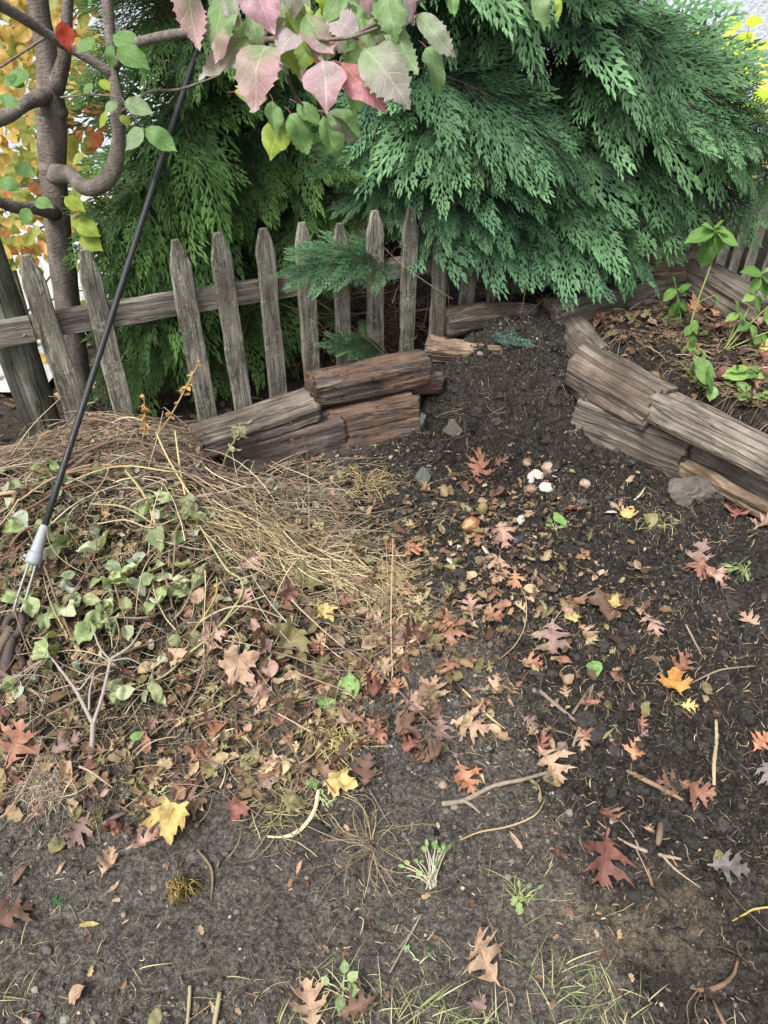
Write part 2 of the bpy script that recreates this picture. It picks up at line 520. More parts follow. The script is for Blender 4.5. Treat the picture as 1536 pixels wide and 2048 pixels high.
M = {}
M['soil'] = mat_soil()
M['clod'] = mat_col('clod', 0.95, 0.6, 120, 0.1, 0.7, 0.004)
M['straw'] = mat_col('straw', 0.7, 0.3, 140, 0.25)
M['twig'] = mat_col('twig', 0.85, 0.45, 120, 0.2, 0.5)
M['frond'] = None
M['dry_leaf'] = mat_leaf('dry_leaf', 0.6, 0.12, 0.40, 0.25, 0.75, 1.55)
M['green_leaf'] = mat_leaf('green_leaf', 0.5, 0.28, 0.7, 0.28, 0.32, 1.5)
M['wood_grey'] = mat_wood('wood_grey', (0.080, 0.070, 0.060), (0.195, 0.172, 0.149), (0.36, 0.325, 0.285), (0.11, 0.09, 0.072), 0.5)
M['wood_pale'] = mat_wood('wood_pale', (0.125, 0.108, 0.093), (0.285, 0.252, 0.218), (0.46, 0.42, 0.37), (0.14, 0.116, 0.096), 0.45, grain=34)
M['wood_brown'] = mat_wood('wood_brown', (0.084, 0.072, 0.060), (0.225, 0.195, 0.164), (0.41, 0.365, 0.312), (0.12, 0.088, 0.068), 0.5, grain=40)
M['wood_red'] = mat_wood('wood_red', (0.105, 0.082, 0.072), (0.172, 0.138, 0.122), (0.23, 0.193, 0.170), (0.115, 0.09, 0.08), 0.7, grain=20, along=6, dirt=0.3, cracks=0.15)
M['wood_rot'] = mat_wood('wood_rot', (0.050, 0.042, 0.036), (0.138, 0.117, 0.101), (0.31, 0.27, 0.23), (0.20, 0.120, 0.082), 0.65, grain=58, along=5, dark_patch=0.5)
M['wood_dark'] = mat_wood('wood_dark', (0.030, 0.026, 0.023), (0.085, 0.073, 0.063), (0.33, 0.28, 0.21), (0.042, 0.035, 0.03), 0.6, grain=40, along=4)
M['wood_tan'] = mat_wood('wood_tan', (0.095, 0.066, 0.047), (0.30, 0.225, 0.16), (0.52, 0.42, 0.32), (0.085, 0.06, 0.043), 0.6, grain=36, along=4)
M['picket'] = mat_wood('picket', (0.125, 0.122, 0.102), (0.29, 0.28, 0.235), (0.47, 0.455, 0.39), None, 0, grain=60, along=4, lichen=0.6, dirt=0.06, lich_col=(0.42, 0.44, 0.34), dark_patch=0.85, cracks=0.35)
M['rail'] = mat_wood('rail', (0.12, 0.112, 0.096), (0.285, 0.268, 0.232), (0.45, 0.43, 0.38), None, 0, grain=80, along=3, lichen=0.15, dirt=0.08, dark_patch=0.45, cracks=0.4)
M['post'] = mat_wood('post', (0.075, 0.078, 0.066), (0.20, 0.205, 0.175), (0.36, 0.36, 0.32), (0.06, 0.085, 0.045), 0.45, grain=42, along=2, lichen=0.2, dirt=0.1, dark_patch=0.5)
M['bark'] = mat_bark('bark', (0.125, 0.104, 0.088), (0.245, 0.212, 0.183))
M['cedar_bark'] = mat_bark('cedar_bark', (0.045, 0.03, 0.024), (0.115, 0.08, 0.062))
M['cable'] = mat_plain('black_sheath', (0.020, 0.021, 0.023), 0.5, 0, 55, 0.7, 0.25, 0.002, 0.4)
M['galv'] = mat_plain('galvanised_metal', (0.29, 0.305, 0.325), 0.65, 0.1, 60, 0.18, 0.15, 0.001)
M['steel'] = mat_plain('steel_wire', (0.26, 0.26, 0.26), 0.55, 0.5, 80, 0.35, 0.2, 0.001)
M['rust'] = mat_plain('rusty_iron', (0.085, 0.068, 0.060), 0.75, 0.4, 70, 0.5, 0.5, 0.002)
M['stone'] = mat_plain('stone', (0.135, 0.115, 0.10), 0.9, 0, 45, 0.85, 1.0, 0.008, 0.25)
M['red_stone'] = mat_plain('red_stone', (0.16, 0.075, 0.055), 0.8, 0, 28, 0.4, 0.6, 0.005, 0.25)
M['slate'] = mat_plain('slate', (0.095, 0.105, 0.094), 0.7, 0, 34, 0.3, 0.4, 0.002, 0.35)
M['clay'] = mat_plain('clay_lump', (0.095, 0.088, 0.074), 0.92, 0, 24, 0.45, 0.8, 0.008, 0.15)
M['shell'] = mat_plain('eggshell', (0.60, 0.54, 0.46), 0.6, 0, 50, 0.15, 0.2, 0.001)
M['stucco'] = mat_plain('stucco', (0.62, 0.66, 0.72), 0.95, 0, 28, 0.14, 1.0, 0.02, 0.1)

def mat_frond(name, hue=(1, 1, 1)):
    t = NT(name)
    c = t.mix(1.0, t.attr('col'), hue, 'MULTIPLY')
    rnd = t.n('ShaderNodeObjectInfo').outputs['Random']
    c = t.mix(1.0, c, t.mix(rnd, (0.72, 0.78, 0.80), (1.25, 1.18, 1.05)), 'MULTIPLY')
    n = t.noise(t.pos(), 14, 3, 0.6)
    c = t.mix(1.0, c, t.mix(n, (0.70, 0.75, 0.8), (1.30, 1.25, 1.1)), 'MULTIPLY')
    d = t.bsdf(c, 0.62, None, spec=0.22)
    tr = t.n('ShaderNodeBsdfTranslucent'); t.set(tr.inputs[0], t.mix(1.0, c, (1.3, 1.5, 0.7), 'MULTIPLY'))
    mx = t.n('ShaderNodeMixShader'); mx.inputs[0].default_value = 0.15
    t.l(d, mx.inputs[1]); t.l(tr.outputs[0], mx.inputs[2])
    return t.done(mx.outputs[0])
M['frond'] = mat_frond('cypress_frond')
M['frond_green'] = mat_frond('arborvitae_frond', (1.0, 1.0, 1.0))

# ------------------------------------------------------------------ leaf blades
def template(right, left=None, step=0.075):
    """outline given as the right half from stalk to tip (x >= 0); inner points added so the blade can curl"""
    right = [tuple(p) for p in right]
    lf = [(-x, y) for x, y in (left if left is not None else right)]
    out = [(0, 0)] + right + [(0, 1)] + lf[::-1]
    dense = []
    for a, b in zip(out, out[1:] + out[:1]):
        k = max(1, int(math.hypot(b[0] - a[0], b[1] - a[1]) / (step * 1.3)))
        dense += [(a[0] + (b[0] - a[0]) * i / k, a[1] + (b[1] - a[1]) * i / k) for i in range(k)]
    n = len(dense)
    xs = max(abs(p[0]) for p in dense)
    pts = [Vector(p) for p in dense]
    for y in np.arange(step, 1, step):
        for x in np.arange(-math.floor(xs / step) * step, xs + 1e-6, step):
            ok, c = False, 0
            for (x1, y1), (x2, y2) in zip(dense, dense[1:] + dense[:1]):
                if (y1 > y) != (y2 > y) and x < (x2 - x1) * (y - y1) / (y2 - y1) + x1: ok = not ok
            dmin = min(math.hypot(x - a, y - b) for a, b in dense)
            if ok and dmin > step * 0.45: pts.append(Vector((x, y)))
    r = delaunay_2d_cdt(pts, [], [list(range(n))], 1, 1e-5)
    V = np.array([[p.x, p.y] for p in r[0]])
    T = np.array([f for f in r[2] if len(f) == 3])
    return V, T

def oak_template(seed, narrow=1.0):
    rs = random.Random(seed)
    def half():
        k1, k2, k3 = rs.uniform(0.8, 1.2), rs.uniform(0.85, 1.15), rs.uniform(0.85, 1.15)
        P = [(0.018, 0.02), (0.03, 0.14), (0.10, 0.19), (0.21 * k1, 0.30), (0.10, 0.265), (0.05, 0.31),
             (0.14, 0.345), (0.27 * k2, 0.415), (0.31 * k2, 0.41), (0.32 * k2, 0.47), (0.46 * k2, 0.585), (0.31 * k2, 0.535), (0.29 * k2, 0.60), (0.19, 0.50), (0.065, 0.52),
             (0.13, 0.59), (0.22 * k3, 0.67), (0.25 * k3, 0.70), (0.37 * k3, 0.85), (0.22 * k3, 0.775), (0.18 * k3, 0.83), (0.12, 0.745), (0.055, 0.77),
             (0.10, 0.85), (0.15, 0.955), (0.06, 0.91), (0.03, 0.975)]
        return [(max(0.014, (x + rs.uniform(-.012, .012)) * narrow), y + rs.uniform(-.012, .012)) for x, y in P]
    return template(half(), half(), 0.08)

def maple_template(seed):
    rs = random.Random(seed)
    def half():
        j = lambda s=0.025: rs.uniform(-s, s)
        return [(0.10, 0.02 + j()), (0.26, -0.06), (0.40, 0.02), (0.30, 0.12), (0.42, 0.20 + j()), (0.60, 0.30), (0.46, 0.34), (0.66, 0.56 + j()), (0.52, 0.54), (0.46, 0.62), (0.33, 0.52),
                (0.22, 0.50), (0.21, 0.62), (0.29, 0.74 + j()), (0.17, 0.75), (0.13, 0.88)]
    return template(half(), half(), 0.09)

def ovate_half(w=0.31, wav=0.0, rs=None, tip=0.9, n=11):
    P = []
    for i in range(1, n):
        y = i / n
        x = w * (math.sin(math.pi * min(1, y ** 0.78)) ** 0.85) * (1.0 if y < 0.7 else (1 - 0.60 * ((y - 0.7) / 0.3)))
        if wav: x += wav * rs.uniform(-1, 1)
        P.append((max(0.012, x), y))
    return P

OAK = [oak_template(s, 1.0 + 0.12 * (s % 3 - 1)) for s in range(1, 9)]
MAPLE = [maple_template(s) for s in range(3)]
_r = random.Random(4)
OVATE = [template(ovate_half(0.28 + 0.03 * k, 0.012, _r), ovate_half(0.28 + 0.03 * k, 0.012, _r), 0.085) for k in range(4)]
def toothed_half(w, rs):
    P = ovate_half(w, 0.0, None, n=10)
    out = []
    for i, (x, y) in enumerate(P):
        out.append((x * rs.uniform(0.93, 1.0), y))
        if 3 <= i <= 8: out += [(x * 1.07 + 0.012, y + 0.035), (x * 0.94, y + 0.055)]
    return out
DOGLEAF = [template(toothed_half(0.25 + 0.02 * k, _r), toothed_half(0.25 + 0.02 * k, _r), 0.08) for k in range(4)]
LANCE = [template(ovate_half(0.13), None, 0.1)]
BASIL = [template(ovate_half(0.27), None, 0.1)]
IVY = [template([(0.16, -0.03), (0.34, 0.08), (0.46, 0.36), (0.25, 0.40), (0.17, 0.62), (0.07, 0.86)], None, 0.1)]
TINY = [template([(0.16, 0.12), (0.24, 0.42), (0.13, 0.80)], None, 0.3)]
SCRAP = [template([(0.12, 0.05), (0.30, 0.22), (0.22, 0.40), (0.33, 0.58), (0.14, 0.72), (0.16, 0.9)], [(0.2, 0.1), (0.16, 0.4), (0.27, 0.55), (0.2, 0.85)], 0.2)]

def blade(tpl, size, fold=0.15, bend=0.4, curl=0.4, ripple=0.05, twist=0.0, seed=0, width=1.0):
    """local points of one curled leaf: stalk end at the origin, tip toward +Y, upper face +Z"""
    V, T = tpl
    x, s = V[:, 0] * width, V[:, 1]
    kx = curl if abs(curl) > 1e-3 else 1e-3
    xx = np.sin(kx * x * 2) / (kx * 2)
    zx = (1 - np.cos(kx * x * 2)) / (kx * 2) + fold * np.abs(x)
    k = bend if abs(bend) > 1e-3 else 1e-3
    Y = np.sin(k * s) / k
    Z = (1 - np.cos(k * s)) / k
    P = np.column_stack([xx, Y - zx * np.sin(k * s), Z + zx * np.cos(k * s)])
    P[:, 2] += ripple * fbm2(V[:, 0] * 3.1 + seed * 1.37, V[:, 1] * 3.1 + seed * 2.11, 2, 9)
    if twist:
        a = twist * (s - 0.4)
        P[:, 0], P[:, 2] = P[:, 0] * np.cos(a) - P[:, 2] * np.sin(a), P[:, 0] * np.sin(a) + P[:, 2] * np.cos(a)
    luv = np.column_stack([V[:, 0], V[:, 1], np.zeros(len(V))])
    return P * size, T, luv

def frame(dirv, up):
    y = nrm(dirv)
    z = np.asarray(up, float) - y * (np.asarray(up, float) @ y)
    if np.linalg.norm(z) < 1e-4: z = np.cross(y, [1, 0, 0.3])
    z = nrm(z)
    x = np.cross(y, z)
    return np.stack([x, y, z], 1)                # columns

def leaf_cols(tpl, c1, c2, amt, rs):
    """c1 at the stalk, c2 toward rim and tip"""
    V = tpl[0]
    f = np.clip(amt * (0.25 + 0.9 * V[:, 1] + 0.9 * np.abs(V[:, 0]) - 0.35) + 0.35 * amt * fbm2(V[:, 0] * 4 + rs.random() * 9, V[:, 1] * 4, 2, 3), 0, 1)[:, None]
    return np.asarray(c1)[None] * (1 - f) + np.asarray(c2)[None] * f

def put_leaf(bag, tpl, size, base, dirv, up, c1, c2=None, amt=0.6, stalk=0.0, rs=random, mat=0, stalk_col=None, **kw):
    P, T, luv = blade(tpl, size, **kw)
    Rm = frame(dirv, up)
    base = np.asarray(base, float)
    bag.add(P @ Rm.T + base, T, None, leaf_cols(tpl, c1, c2 if c2 is not None else c1, amt, rs), luv, mat)
    if stalk:
        q = np.array([[0, 0.02 * size, 0.001], [0, -0.5 * stalk, -0.05 * stalk], [0.15 * stalk, -stalk, -0.2 * stalk]]) @ Rm.T + base
        n0 = len(bag.L)
        tube(bag, q, size * 0.011, 4, 4, stalk_col if stalk_col is not None else np.asarray(c1) * 0.8, cap=False, mat=mat)
        bag.L[-1] = bag.L[-1] * 0 + np.array([0.5, 0.5, -1.0])
# ------------------------------------------------------------------ the ground
def axis_coords(lo, hi, step, far):
    fine = np.arange(lo, hi + 1e-9, step)
    g = np.cumsum(0.03 * 1.45 ** np.arange(19)); g = g[g < far]
    return np.concatenate([lo - g[::-1], fine, hi + g])
def build_ground():
    xs, ys = axis_coords(-2.0, 2.2, 0.0072, 60), axis_coords(0.1, 3.6, 0.0072, 60)
    X, Y = np.meshgrid(xs, ys)
    Z = H(X, Y)
    n, m = X.shape
    idx = np.arange(n * m).reshape(n, m)
    Q = np.stack([idx[:-1, :-1], idx[:-1, 1:], idx[1:, 1:], idx[1:, :-1]], -1).reshape(-1, 4)
    r = rough_mask(X, Y)
    dry = np.clip(1.15 - r * 1.15 - 0.5 * sst(1.05, 0.6, heap_q(X, Y)) + 0.1 * fbm2(X * 4, Y * 4, 2, 91), 0, 1)
    clay = np.exp(-((X - 0.50) / 0.16) ** 2 - ((Y - 0.66) / 0.10) ** 2) * 1.0
    mould = np.clip(sst(1.06, 0.75, heap_q(X, Y)) + sst(0.02, 0.12, wall_side(X, Y)) + sst(0.0, 0.3, Y - fence_y(X)), 0, 1)
    b = Bag()
    b.add(np.column_stack([X.ravel(), Y.ravel(), Z.ravel()]), None, Q, np.column_stack([dry.ravel(), clay.ravel(), mould.ravel()]))
    o = b.build('ground', M['soil'])
    tag(o, 'dark bare soil of the garden corner, trodden in front and dug over at the right', 'ground', kind='structure')
build_ground()

def ico(sub=1):
    t = (1 + 5 ** 0.5) / 2
    V = nrm(np.array([(-1, t, 0), (1, t, 0), (-1, -t, 0), (1, -t, 0), (0, -1, t), (0, 1, t), (0, -1, -t), (0, 1, -t), (t, 0, -1), (t, 0, 1), (-t, 0, -1), (-t, 0, 1)]))
    T = np.array([(0, 11, 5), (0, 5, 1), (0, 1, 7), (0, 7, 10), (0, 10, 11), (1, 5, 9), (5, 11, 4), (11, 10, 2), (10, 7, 6), (7, 1, 8), (3, 9, 4), (3, 4, 2), (3, 2, 6), (3, 6, 8), (3, 8, 9), (4, 9, 5), (2, 4, 11), (6, 2, 10), (8, 6, 7), (9, 8, 1)])
    for _ in range(sub):
        c, T2, V = {}, [], list(V)
        def mid(a, b):
            k = (min(a, b), max(a, b))
            if k not in c:
                V.append((V[a] + V[b]) / np.linalg.norm(V[a] + V[b])); c[k] = len(V) - 1
            return c[k]
        for a, b_, d in T:
            p, q, r = mid(a, b_), mid(b_, d), mid(d, a)
            T2 += [(a, p, r), (b_, q, p), (d, r, q), (p, q, r)]
        T, V = np.array(T2), np.array(V)
    return V, T
ICO1, ICO2, ICO3 = ico(1), ico(2), ico(3)

def lumps(bag, P, S, cols, rng, base=ICO1, rough=0.45, flat=0.75, freq=1.6):
    V, T = base
    n, m = len(P), len(V)
    off = rng.uniform(-50, 50, (n, 1, 3))
    q = V[None] * freq + off
    d = 1 + rough * fbm3(q[..., 0], q[..., 1], q[..., 2], 2, 3)
    W = V[None] * d[..., None] * np.asarray(S)[:, None, None] * np.array([1, 1, flat])
    an = rng.uniform(0, 6.28, n)
    c, s = np.cos(an)[:, None], np.sin(an)[:, None]
    W = np.stack([W[..., 0] * c - W[..., 1] * s, W[..., 0] * s + W[..., 1] * c * rng.uniform(0.7, 1.1, n)[:, None], W[..., 2]], -1) + P[:, None, :]
    TT = (T[None] + (np.arange(n) * m)[:, None, None]).reshape(-1, 3)
    bag.add(W.reshape(-1, 3), TT, None, np.repeat(cols, m, 0))

def scatter_ground(rng, n, dens, lo=(-1.7, 0.3), hi=(1.9, 3.4)):
    out = []
    while sum(len(o) for o in out) < n:
        p = np.column_stack([rng.uniform(lo[0], hi[0], 4000), rng.uniform(lo[1], hi[1], 4000)])
        out.append(p[rng.random(4000) < dens(p[:, 0], p[:, 1])])
    p = np.vstack(out)[:n]
    return np.column_stack([p, H(p[:, 0], p[:, 1])])

def build_clods():
    rng = np.random.default_rng(5)
    b = Bag()
    def dens(x, y):
        r = rough_mask(x, y)
        return np.clip(r ** 2.0 * (wall_side(x, y) < -0.07) * (heap_q(x, y) > 0.98) * (y < fence_y(x) - 0.02), 0, 1)
    P = scatter_ground(rng, 5000, lambda x, y: dens(x, y) * np.clip(0.4 + 1.1 * fbm2(x * 4, y * 4, 3, 62), 0.05, 1))
    S = 0.0032 * np.exp(rng.normal(0, 0.62, len(P)))
    S = np.clip(S, 0.0015, 0.017)
    cols = np.array([[0.040, 0.0368, 0.0335]]) * np.exp(rng.normal(0, 0.25, (len(P), 1)))
    P[:, 2] += S * 0.25
    lumps(b, P, S, cols, rng, ICO1, 0.55, 0.8, 1.8)
    P = scatter_ground(rng, 420, dens)
    S = rng.uniform(0.006, 0.024, len(P)) * rng.uniform(0.7, 1.15, len(P))
    P[:, 2] += S * 0.05
    lumps(b, P, S, np.array([[0.040, 0.0368, 0.0335]]) * np.exp(rng.normal(0, 0.22, (len(P), 1))), rng, ICO3, 0.55, 0.7, 2.0)
    P = scatter_ground(rng, 14000, lambda x, y: np.clip(0.35 + 0.9 * fbm2(x * 3.2, y * 3.2, 3, 61), 0.04, 1) * np.where(rough_mask(x, y) > 0.6, 0.35, 1.0) * (wall_side(x, y) < -0.05) * (heap_q(x, y) > 0.9) * (y < fence_y(x)))
    S = 0.0026 * np.exp(rng.normal(0, 0.5, len(P)))
    lumps(b, P, np.clip(S, 0.001, 0.010), np.array([[0.080, 0.0735, 0.065]]) * np.exp(rng.normal(0, 0.6, (len(P), 1))), rng, ICO1, 0.5, 0.8, 1.8)
    o = b.build('soil_clods', M['clod'], smooth=True)
    tag(o, 'crumbly dark clods of dug soil lying over the ground', 'soil', kind='stuff')
build_clods()

def build_fibres():
    rng = np.random.default_rng(11)
    b = Bag()
    P0 = scatter_ground(rng, 15000, lambda x, y: np.clip(0.55 + 0.9 * fbm2(x * 3, y * 3, 3, 63), 0.06, 1) * (wall_side(x, y) < -0.04) * (y < fence_y(x)))
    n = len(P0)
    L = 0.016 * np.exp(rng.normal(0, 0.7, n)); L = np.clip(L, 0.005, 0.10)
    a = rng.uniform(0, 6.28, n)
    t = np.linspace(-0.5, 0.5, 5)
    bend = rng.normal(0, 0.5, n)[:, None]
    ax = a[:, None] + bend * t[None] * 2
    X = P0[:, 0:1] + np.cumsum(np.cos(ax), 1) * L[:, None] / 5
    Y = P0[:, 1:2] + np.cumsum(np.sin(ax), 1) * L[:, None] / 5
    Z = H(X, Y) + 0.0012 + np.abs(rng.normal(0, 0.0015, n))[:, None] * (1 - (2 * t) ** 2)[None]
    R = np.repeat((np.clip(0.00060 * np.exp(rng.normal(0, 0.45, n)), 0.0004, 0.0018))[:, None], 5, 1) * np.array([0.6, 1, 1, 1, 0.5])
    pal = np.array([rgb(150, 138, 115), rgb(118, 100, 80), rgb(172, 156, 126), rgb(90, 76, 62), rgb(130, 118, 98)]) * 1.15
    cols = pal[rng.integers(0, 5, n)] * np.exp(rng.normal(0, 0.2, (n, 1)))
    strands(b, np.stack([X, Y, Z], -1), R, cols, 3)
    # flat crumbs of old leaf
    P = scatter_ground(rng, 2600, lambda x, y: np.clip(0.4 + 0.9 * fbm2(x * 3, y * 3, 3, 64), 0.06, 1) * (wall_side(x, y) < -0.04) * (y < fence_y(x)) * np.where(y > 1.25, 1.0, 0.45))
    pal = np.array([rgb(128, 98, 76), rgb(158, 130, 100), rgb(92, 66, 54), rgb(112, 80, 66), rgb(176, 152, 116), rgb(74, 58, 48)]) * 0.85
    rs = random.Random(3)
    for p in P:
        a = rs.uniform(0, 6.28)
        c = pal[rs.randrange(6)] * rs.uniform(0.75, 1.2)
        put_leaf(b, SCRAP[0] if rs.random() < 0.6 else LANCE[0], rs.uniform(0.006, 0.021), p + [0, 0, 0.002 + rs.uniform(0, 0.003)], (math.cos(a), math.sin(a), rs.uniform(-0.1, 0.35)), (rs.uniform(-.5, .5), rs.uniform(-.5, .5), 1), c, c * 0.8, 0.5, rs=rs,
                 fold=rs.uniform(0, .5), bend=rs.uniform(-1, 1), curl=rs.uniform(-1, 1.5), ripple=.1, seed=rs.random() * 50)
    o = b.build('soil_fibres', M['straw'])
    tag(o, 'short pale root fibres and crumbs of old leaf strewn over the soil', 'plant debris', kind='stuff')
build_fibres()

# ------------------------------------------------------------------ house behind the garden
def box_bag(b, lo, hi, col=(.5, .5, .5), mat=0):
    x0, y0, z0 = lo; x1, y1, z1 = hi
    V = [(x0, y0, z0), (x1, y0, z0), (x1, y1, z0), (x0, y1, z0), (x0, y0, z1), (x1, y0, z1), (x1, y1, z1), (x0, y1, z1)]
    b.add(V, None, [(0, 3, 2, 1), (4, 5, 6, 7), (0, 1, 5, 4), (1, 2, 6, 5), (2, 3, 7, 6), (3, 0, 4, 7)], col, None, mat)
h = thing('house', 'white roughcast house wall standing behind the trees and fence', 'house', (0, 6.4, 0))
b = Bag(); box_bag(b, (-7, 6.4, -0.3), (7, 9.5, 3.1)); b.build('wall', M['stucco'], h, smooth=False, origin=(0, 6.4, 0))
M['roof'] = mat_plain('roof_shingle', (0.10, 0.095, 0.09), 0.9)
b = Bag()
b.add([(-7.3, 6.0, 3.1), (7.3, 6.0, 3.1), (7.3, 8.0, 4.5), (-7.3, 8.0, 4.5), (7.3, 10, 3.1), (-7.3, 10, 3.1)], None, [(0, 1, 2, 3), (3, 2, 4, 5), (0, 5, 4, 1)])
b.add([(-7.3, 6.0, 3.1), (-7.3, 8.0, 4.5), (-7.3, 10, 3.1), (7.3, 6.0, 3.1), (7.3, 10, 3.1), (7.3, 8.0, 4.5)], [(0, 1, 2), (3, 4, 5)])
b.build('roof', M['roof'], h, smooth=False, origin=(0, 6.4, 0))

M['concrete'] = mat_plain('concrete', (0.42, 0.42, 0.41), 0.9, 0, 18, 0.2, 0.4, 0.003, 0.2)
b = Bag(); xs, ys = np.linspace(-5.5, -1.45, 60), np.linspace(2.75, 6.0, 50)
X, Y = np.meshgrid(xs, ys); n_, m_ = X.shape; idx = np.arange(n_ * m_).reshape(n_, m_)
b.add(np.column_stack([X.ravel(), Y.ravel(), (np.maximum(H0(X, Y), 0) * 0 + 0.045).ravel()]), None, np.stack([idx[:-1, :-1], idx[:-1, 1:], idx[1:, 1:], idx[1:, :-1]], -1).reshape(-1, 4))
tag(b.build('path', M['concrete']), 'pale concrete path beyond the fence at the left', 'path', kind='structure')

# ------------------------------------------------------------------ picket fence
FN = np.array([0.5902, -1, 0]) / math.hypot(0.5902, 1)            # out of the fence, toward the viewer
FD = np.array([1, 0.5902, 0]) / math.hypot(0.5902, 1)             # along it
def fence_pt(k, z, off=0.0):
    x = -0.704 + 0.1308 * k
    return np.array([x, fence_y(x), z]) + FN * off
def top_z(k): return 0.775 - 0.0062 * k
def place_x_up(o, loc, xdir, face):
    """object whose X runs along xdir and whose Z faces 'face'"""
    x = nrm(xdir); z = np.asarray(face, float); z = nrm(z - x * (z @ x)); y = np.cross(z, x)
    m = Matrix(((x[0], y[0], z[0]), (x[1], y[1], z[1]), (x[2], y[2], z[2]))).to_4x4()
    m.translation = Vector(loc)
    o.matrix_world = m
def board_mesh(name, L, w, th, mat, seed, point=0.0, tipw=0.3, rough=0.0018):
    """sawn board along X from 0 to L, worn edges; a point of length 'point' at the far end"""
    nx, prof = 46, []
    e = min(0.004, th * 0.25)
    for (y, z) in [(-w/2+e, -th/2), (0, -th/2), (w/2-e, -th/2), (w/2, -th/2+e), (w/2, th/2-e), (w/2-e, th/2), (w/4, th/2), (0, th/2), (-w/4, th/2), (-w/2+e, th/2), (-w/2, th/2-e), (-w/2, -th/2+e)]:
        prof.append((y, z))
    prof = np.array(prof); m = len(prof)
    xs = np.linspace(0, L, nx)
    if point: xs = np.concatenate([np.linspace(0, L - point, nx - 8, endpoint=False), L - point + point * np.linspace(0, 1, 8)])
    rs = np.random.default_rng(seed)
    V = np.zeros((nx, m, 3))
    for i, x in enumerate(xs):
        s = 1.0
        if point and x > L - point:
            q = (x - (L - point)) / point
            s = 1 - (1 - tipw) * q ** 1.15
        V[i, :, 0] = x; V[i, :, 1] = prof[:, 0] * s; V[i, :, 2] = prof[:, 1]
    V[..., 1] += rough * 1.6 * fbm3(V[..., 0] * 9, V[..., 1] * 30, V[..., 2] * 30, 3, seed)
    V[..., 2] += rough * fbm3(V[..., 0] * 12, V[..., 1] * 70, V[..., 2] * 30, 2, seed + 7) + 0.002 * vn2(V[..., 0] * 5, seed * 1.0)
    i = np.arange(nx - 1)[:, None] * m; j = np.arange(m)[None]; j2 = (j + 1) % m
    Q = np.stack([i + j, i + j2, i + m + j2, i + m + j], -1).reshape(-1, 4)
    W = V.reshape(-1, 3)
    c0, c1 = W[:m].mean(0), W[-m:].mean(0)
    W = np.vstack([W, c0, c1])
    T = [(nx * m, (q + 1) % m, q) for q in range(m)] + [(nx * m + 1, (nx - 1) * m + q, (nx - 1) * m + (q + 1) % m) for q in range(m)]
    b = Bag(); b.add(W, T, Q)
    return b.mesh(name, mat, smooth=False)
fence = thing('picket_fence', 'weathered grey picket fence with pointed boards standing before the evergreens', 'fence', (-0.7, 2.5, 0))
def fence_part(name, me, loc, xdir, face):
    o = bpy.data.objects.new(name, me); COL.objects.link(o)
    place_x_up(o, loc, xdir, face)
    o.parent = fence; o.matrix_parent_inverse = Matrix.Translation(-Vector(fence.location))
    return o
rsf = random.Random(8)
ks = [-6.1, -5.0, -3, -2, 0, 1, 2, 3, 4, 5, 6, 7, 8, 9, 10, 11.1, 12, 13, 14.1, 15, 16, 17.1, 18, 19.2, 20, 21, 22.1, 23]
for i, k in enumerate(ks):
    base = fence_pt(k, -0.06, 0.030)
    tz = top_z(k) + rsf.uniform(-0.008, 0.008)
    if k == 4: tz -= 0.03
    lean = FD * rsf.uniform(-0.012, 0.012) + FN * rsf.uniform(-0.004, 0.006)
    if k == -3: lean = lean - FD * 0.012
    top = np.array([base[0], base[1], tz]) + lean
    fence_part('picket', board_mesh('picket', np.linalg.norm(top - base), 0.072 + rsf.uniform(-0.004, 0.004), 0.019, M['picket'], 100 + i, 0.088 if k < 12 else 0.07, 0.36), base, top - base, FN)
# top rail in two lengths, butted at the post; a lower rail hidden by the heap
ra, rb = fence_pt(-3.35, 0.562), fence_pt(6.1, 0.502)
rw = 0.082
fence_part('rail', board_mesh('rail', np.linalg.norm(rb - ra), rw, 0.036, M['rail'], 31), ra, rb - ra, FN)
ra2, rb2 = fence_pt(-7.5, 0.575), fence_pt(-3.38, 0.556)
fence_part('rail', board_mesh('rail', np.linalg.norm(rb2 - ra2), rw, 0.036, M['rail'], 32), ra2, rb2 - ra2, FN)
ra3, rb3 = fence_pt(6.15, 0.500), fence_pt(23.4, 0.42)
fence_part('rail', board_mesh('rail', np.linalg.norm(rb3 - ra3), rw, 0.036, M['rail'], 33), ra3, rb3 - ra3, FN)
def post_mesh(seed):
    b = Bag(); ns, n = 28, 40
    zs = np.linspace(0, 1.25, n); th = np.arange(ns) * 2 * math.pi / ns
    R = 0.062 * (1 + 0.10 * fbm3(np.cos(th)[None] * 1.2, np.sin(th)[None] * 1.2, zs[:, None] * 1.5, 3, seed)) + 0.008 * np.exp(-((zs[:, None] - 0.72) / 0.06) ** 2 - ((th[None] - 4.2) / 0.5) ** 2)
    V = np.stack([np.broadcast_to(zs[:, None], R.shape), R * np.cos(th), R * np.sin(th)], -1).reshape(-1, 3)
    i = np.arange(n - 1)[:, None] * ns; j = np.arange(ns)[None]; j2 = (j + 1) % ns
    Q = np.stack([i + j, i + j2, i + ns + j2, i + ns + j], -1).reshape(-1, 4)
    V = np.vstack([V, [[0, 0, 0], [1.26, 0, 0]]])
    T = [(n * ns, (q + 1) % ns, q) for q in range(ns)] + [(n * ns + 1, (n - 1) * ns + q, (n - 1) * ns + (q + 1) % ns) for q in range(ns)]
    b.add(V, T, Q); return b.mesh('post', M['post'], True)
pb = fence_pt(-3.72, -0.25, -0.075)
fence_part('post', post_mesh(3), pb, FD * -0.01 + np.array([0, 0, 1]), FN)
fence_part('post', post_mesh(4), fence_pt(12.5, -0.25, -0.085), np.array([0, 0, 1]), FN)
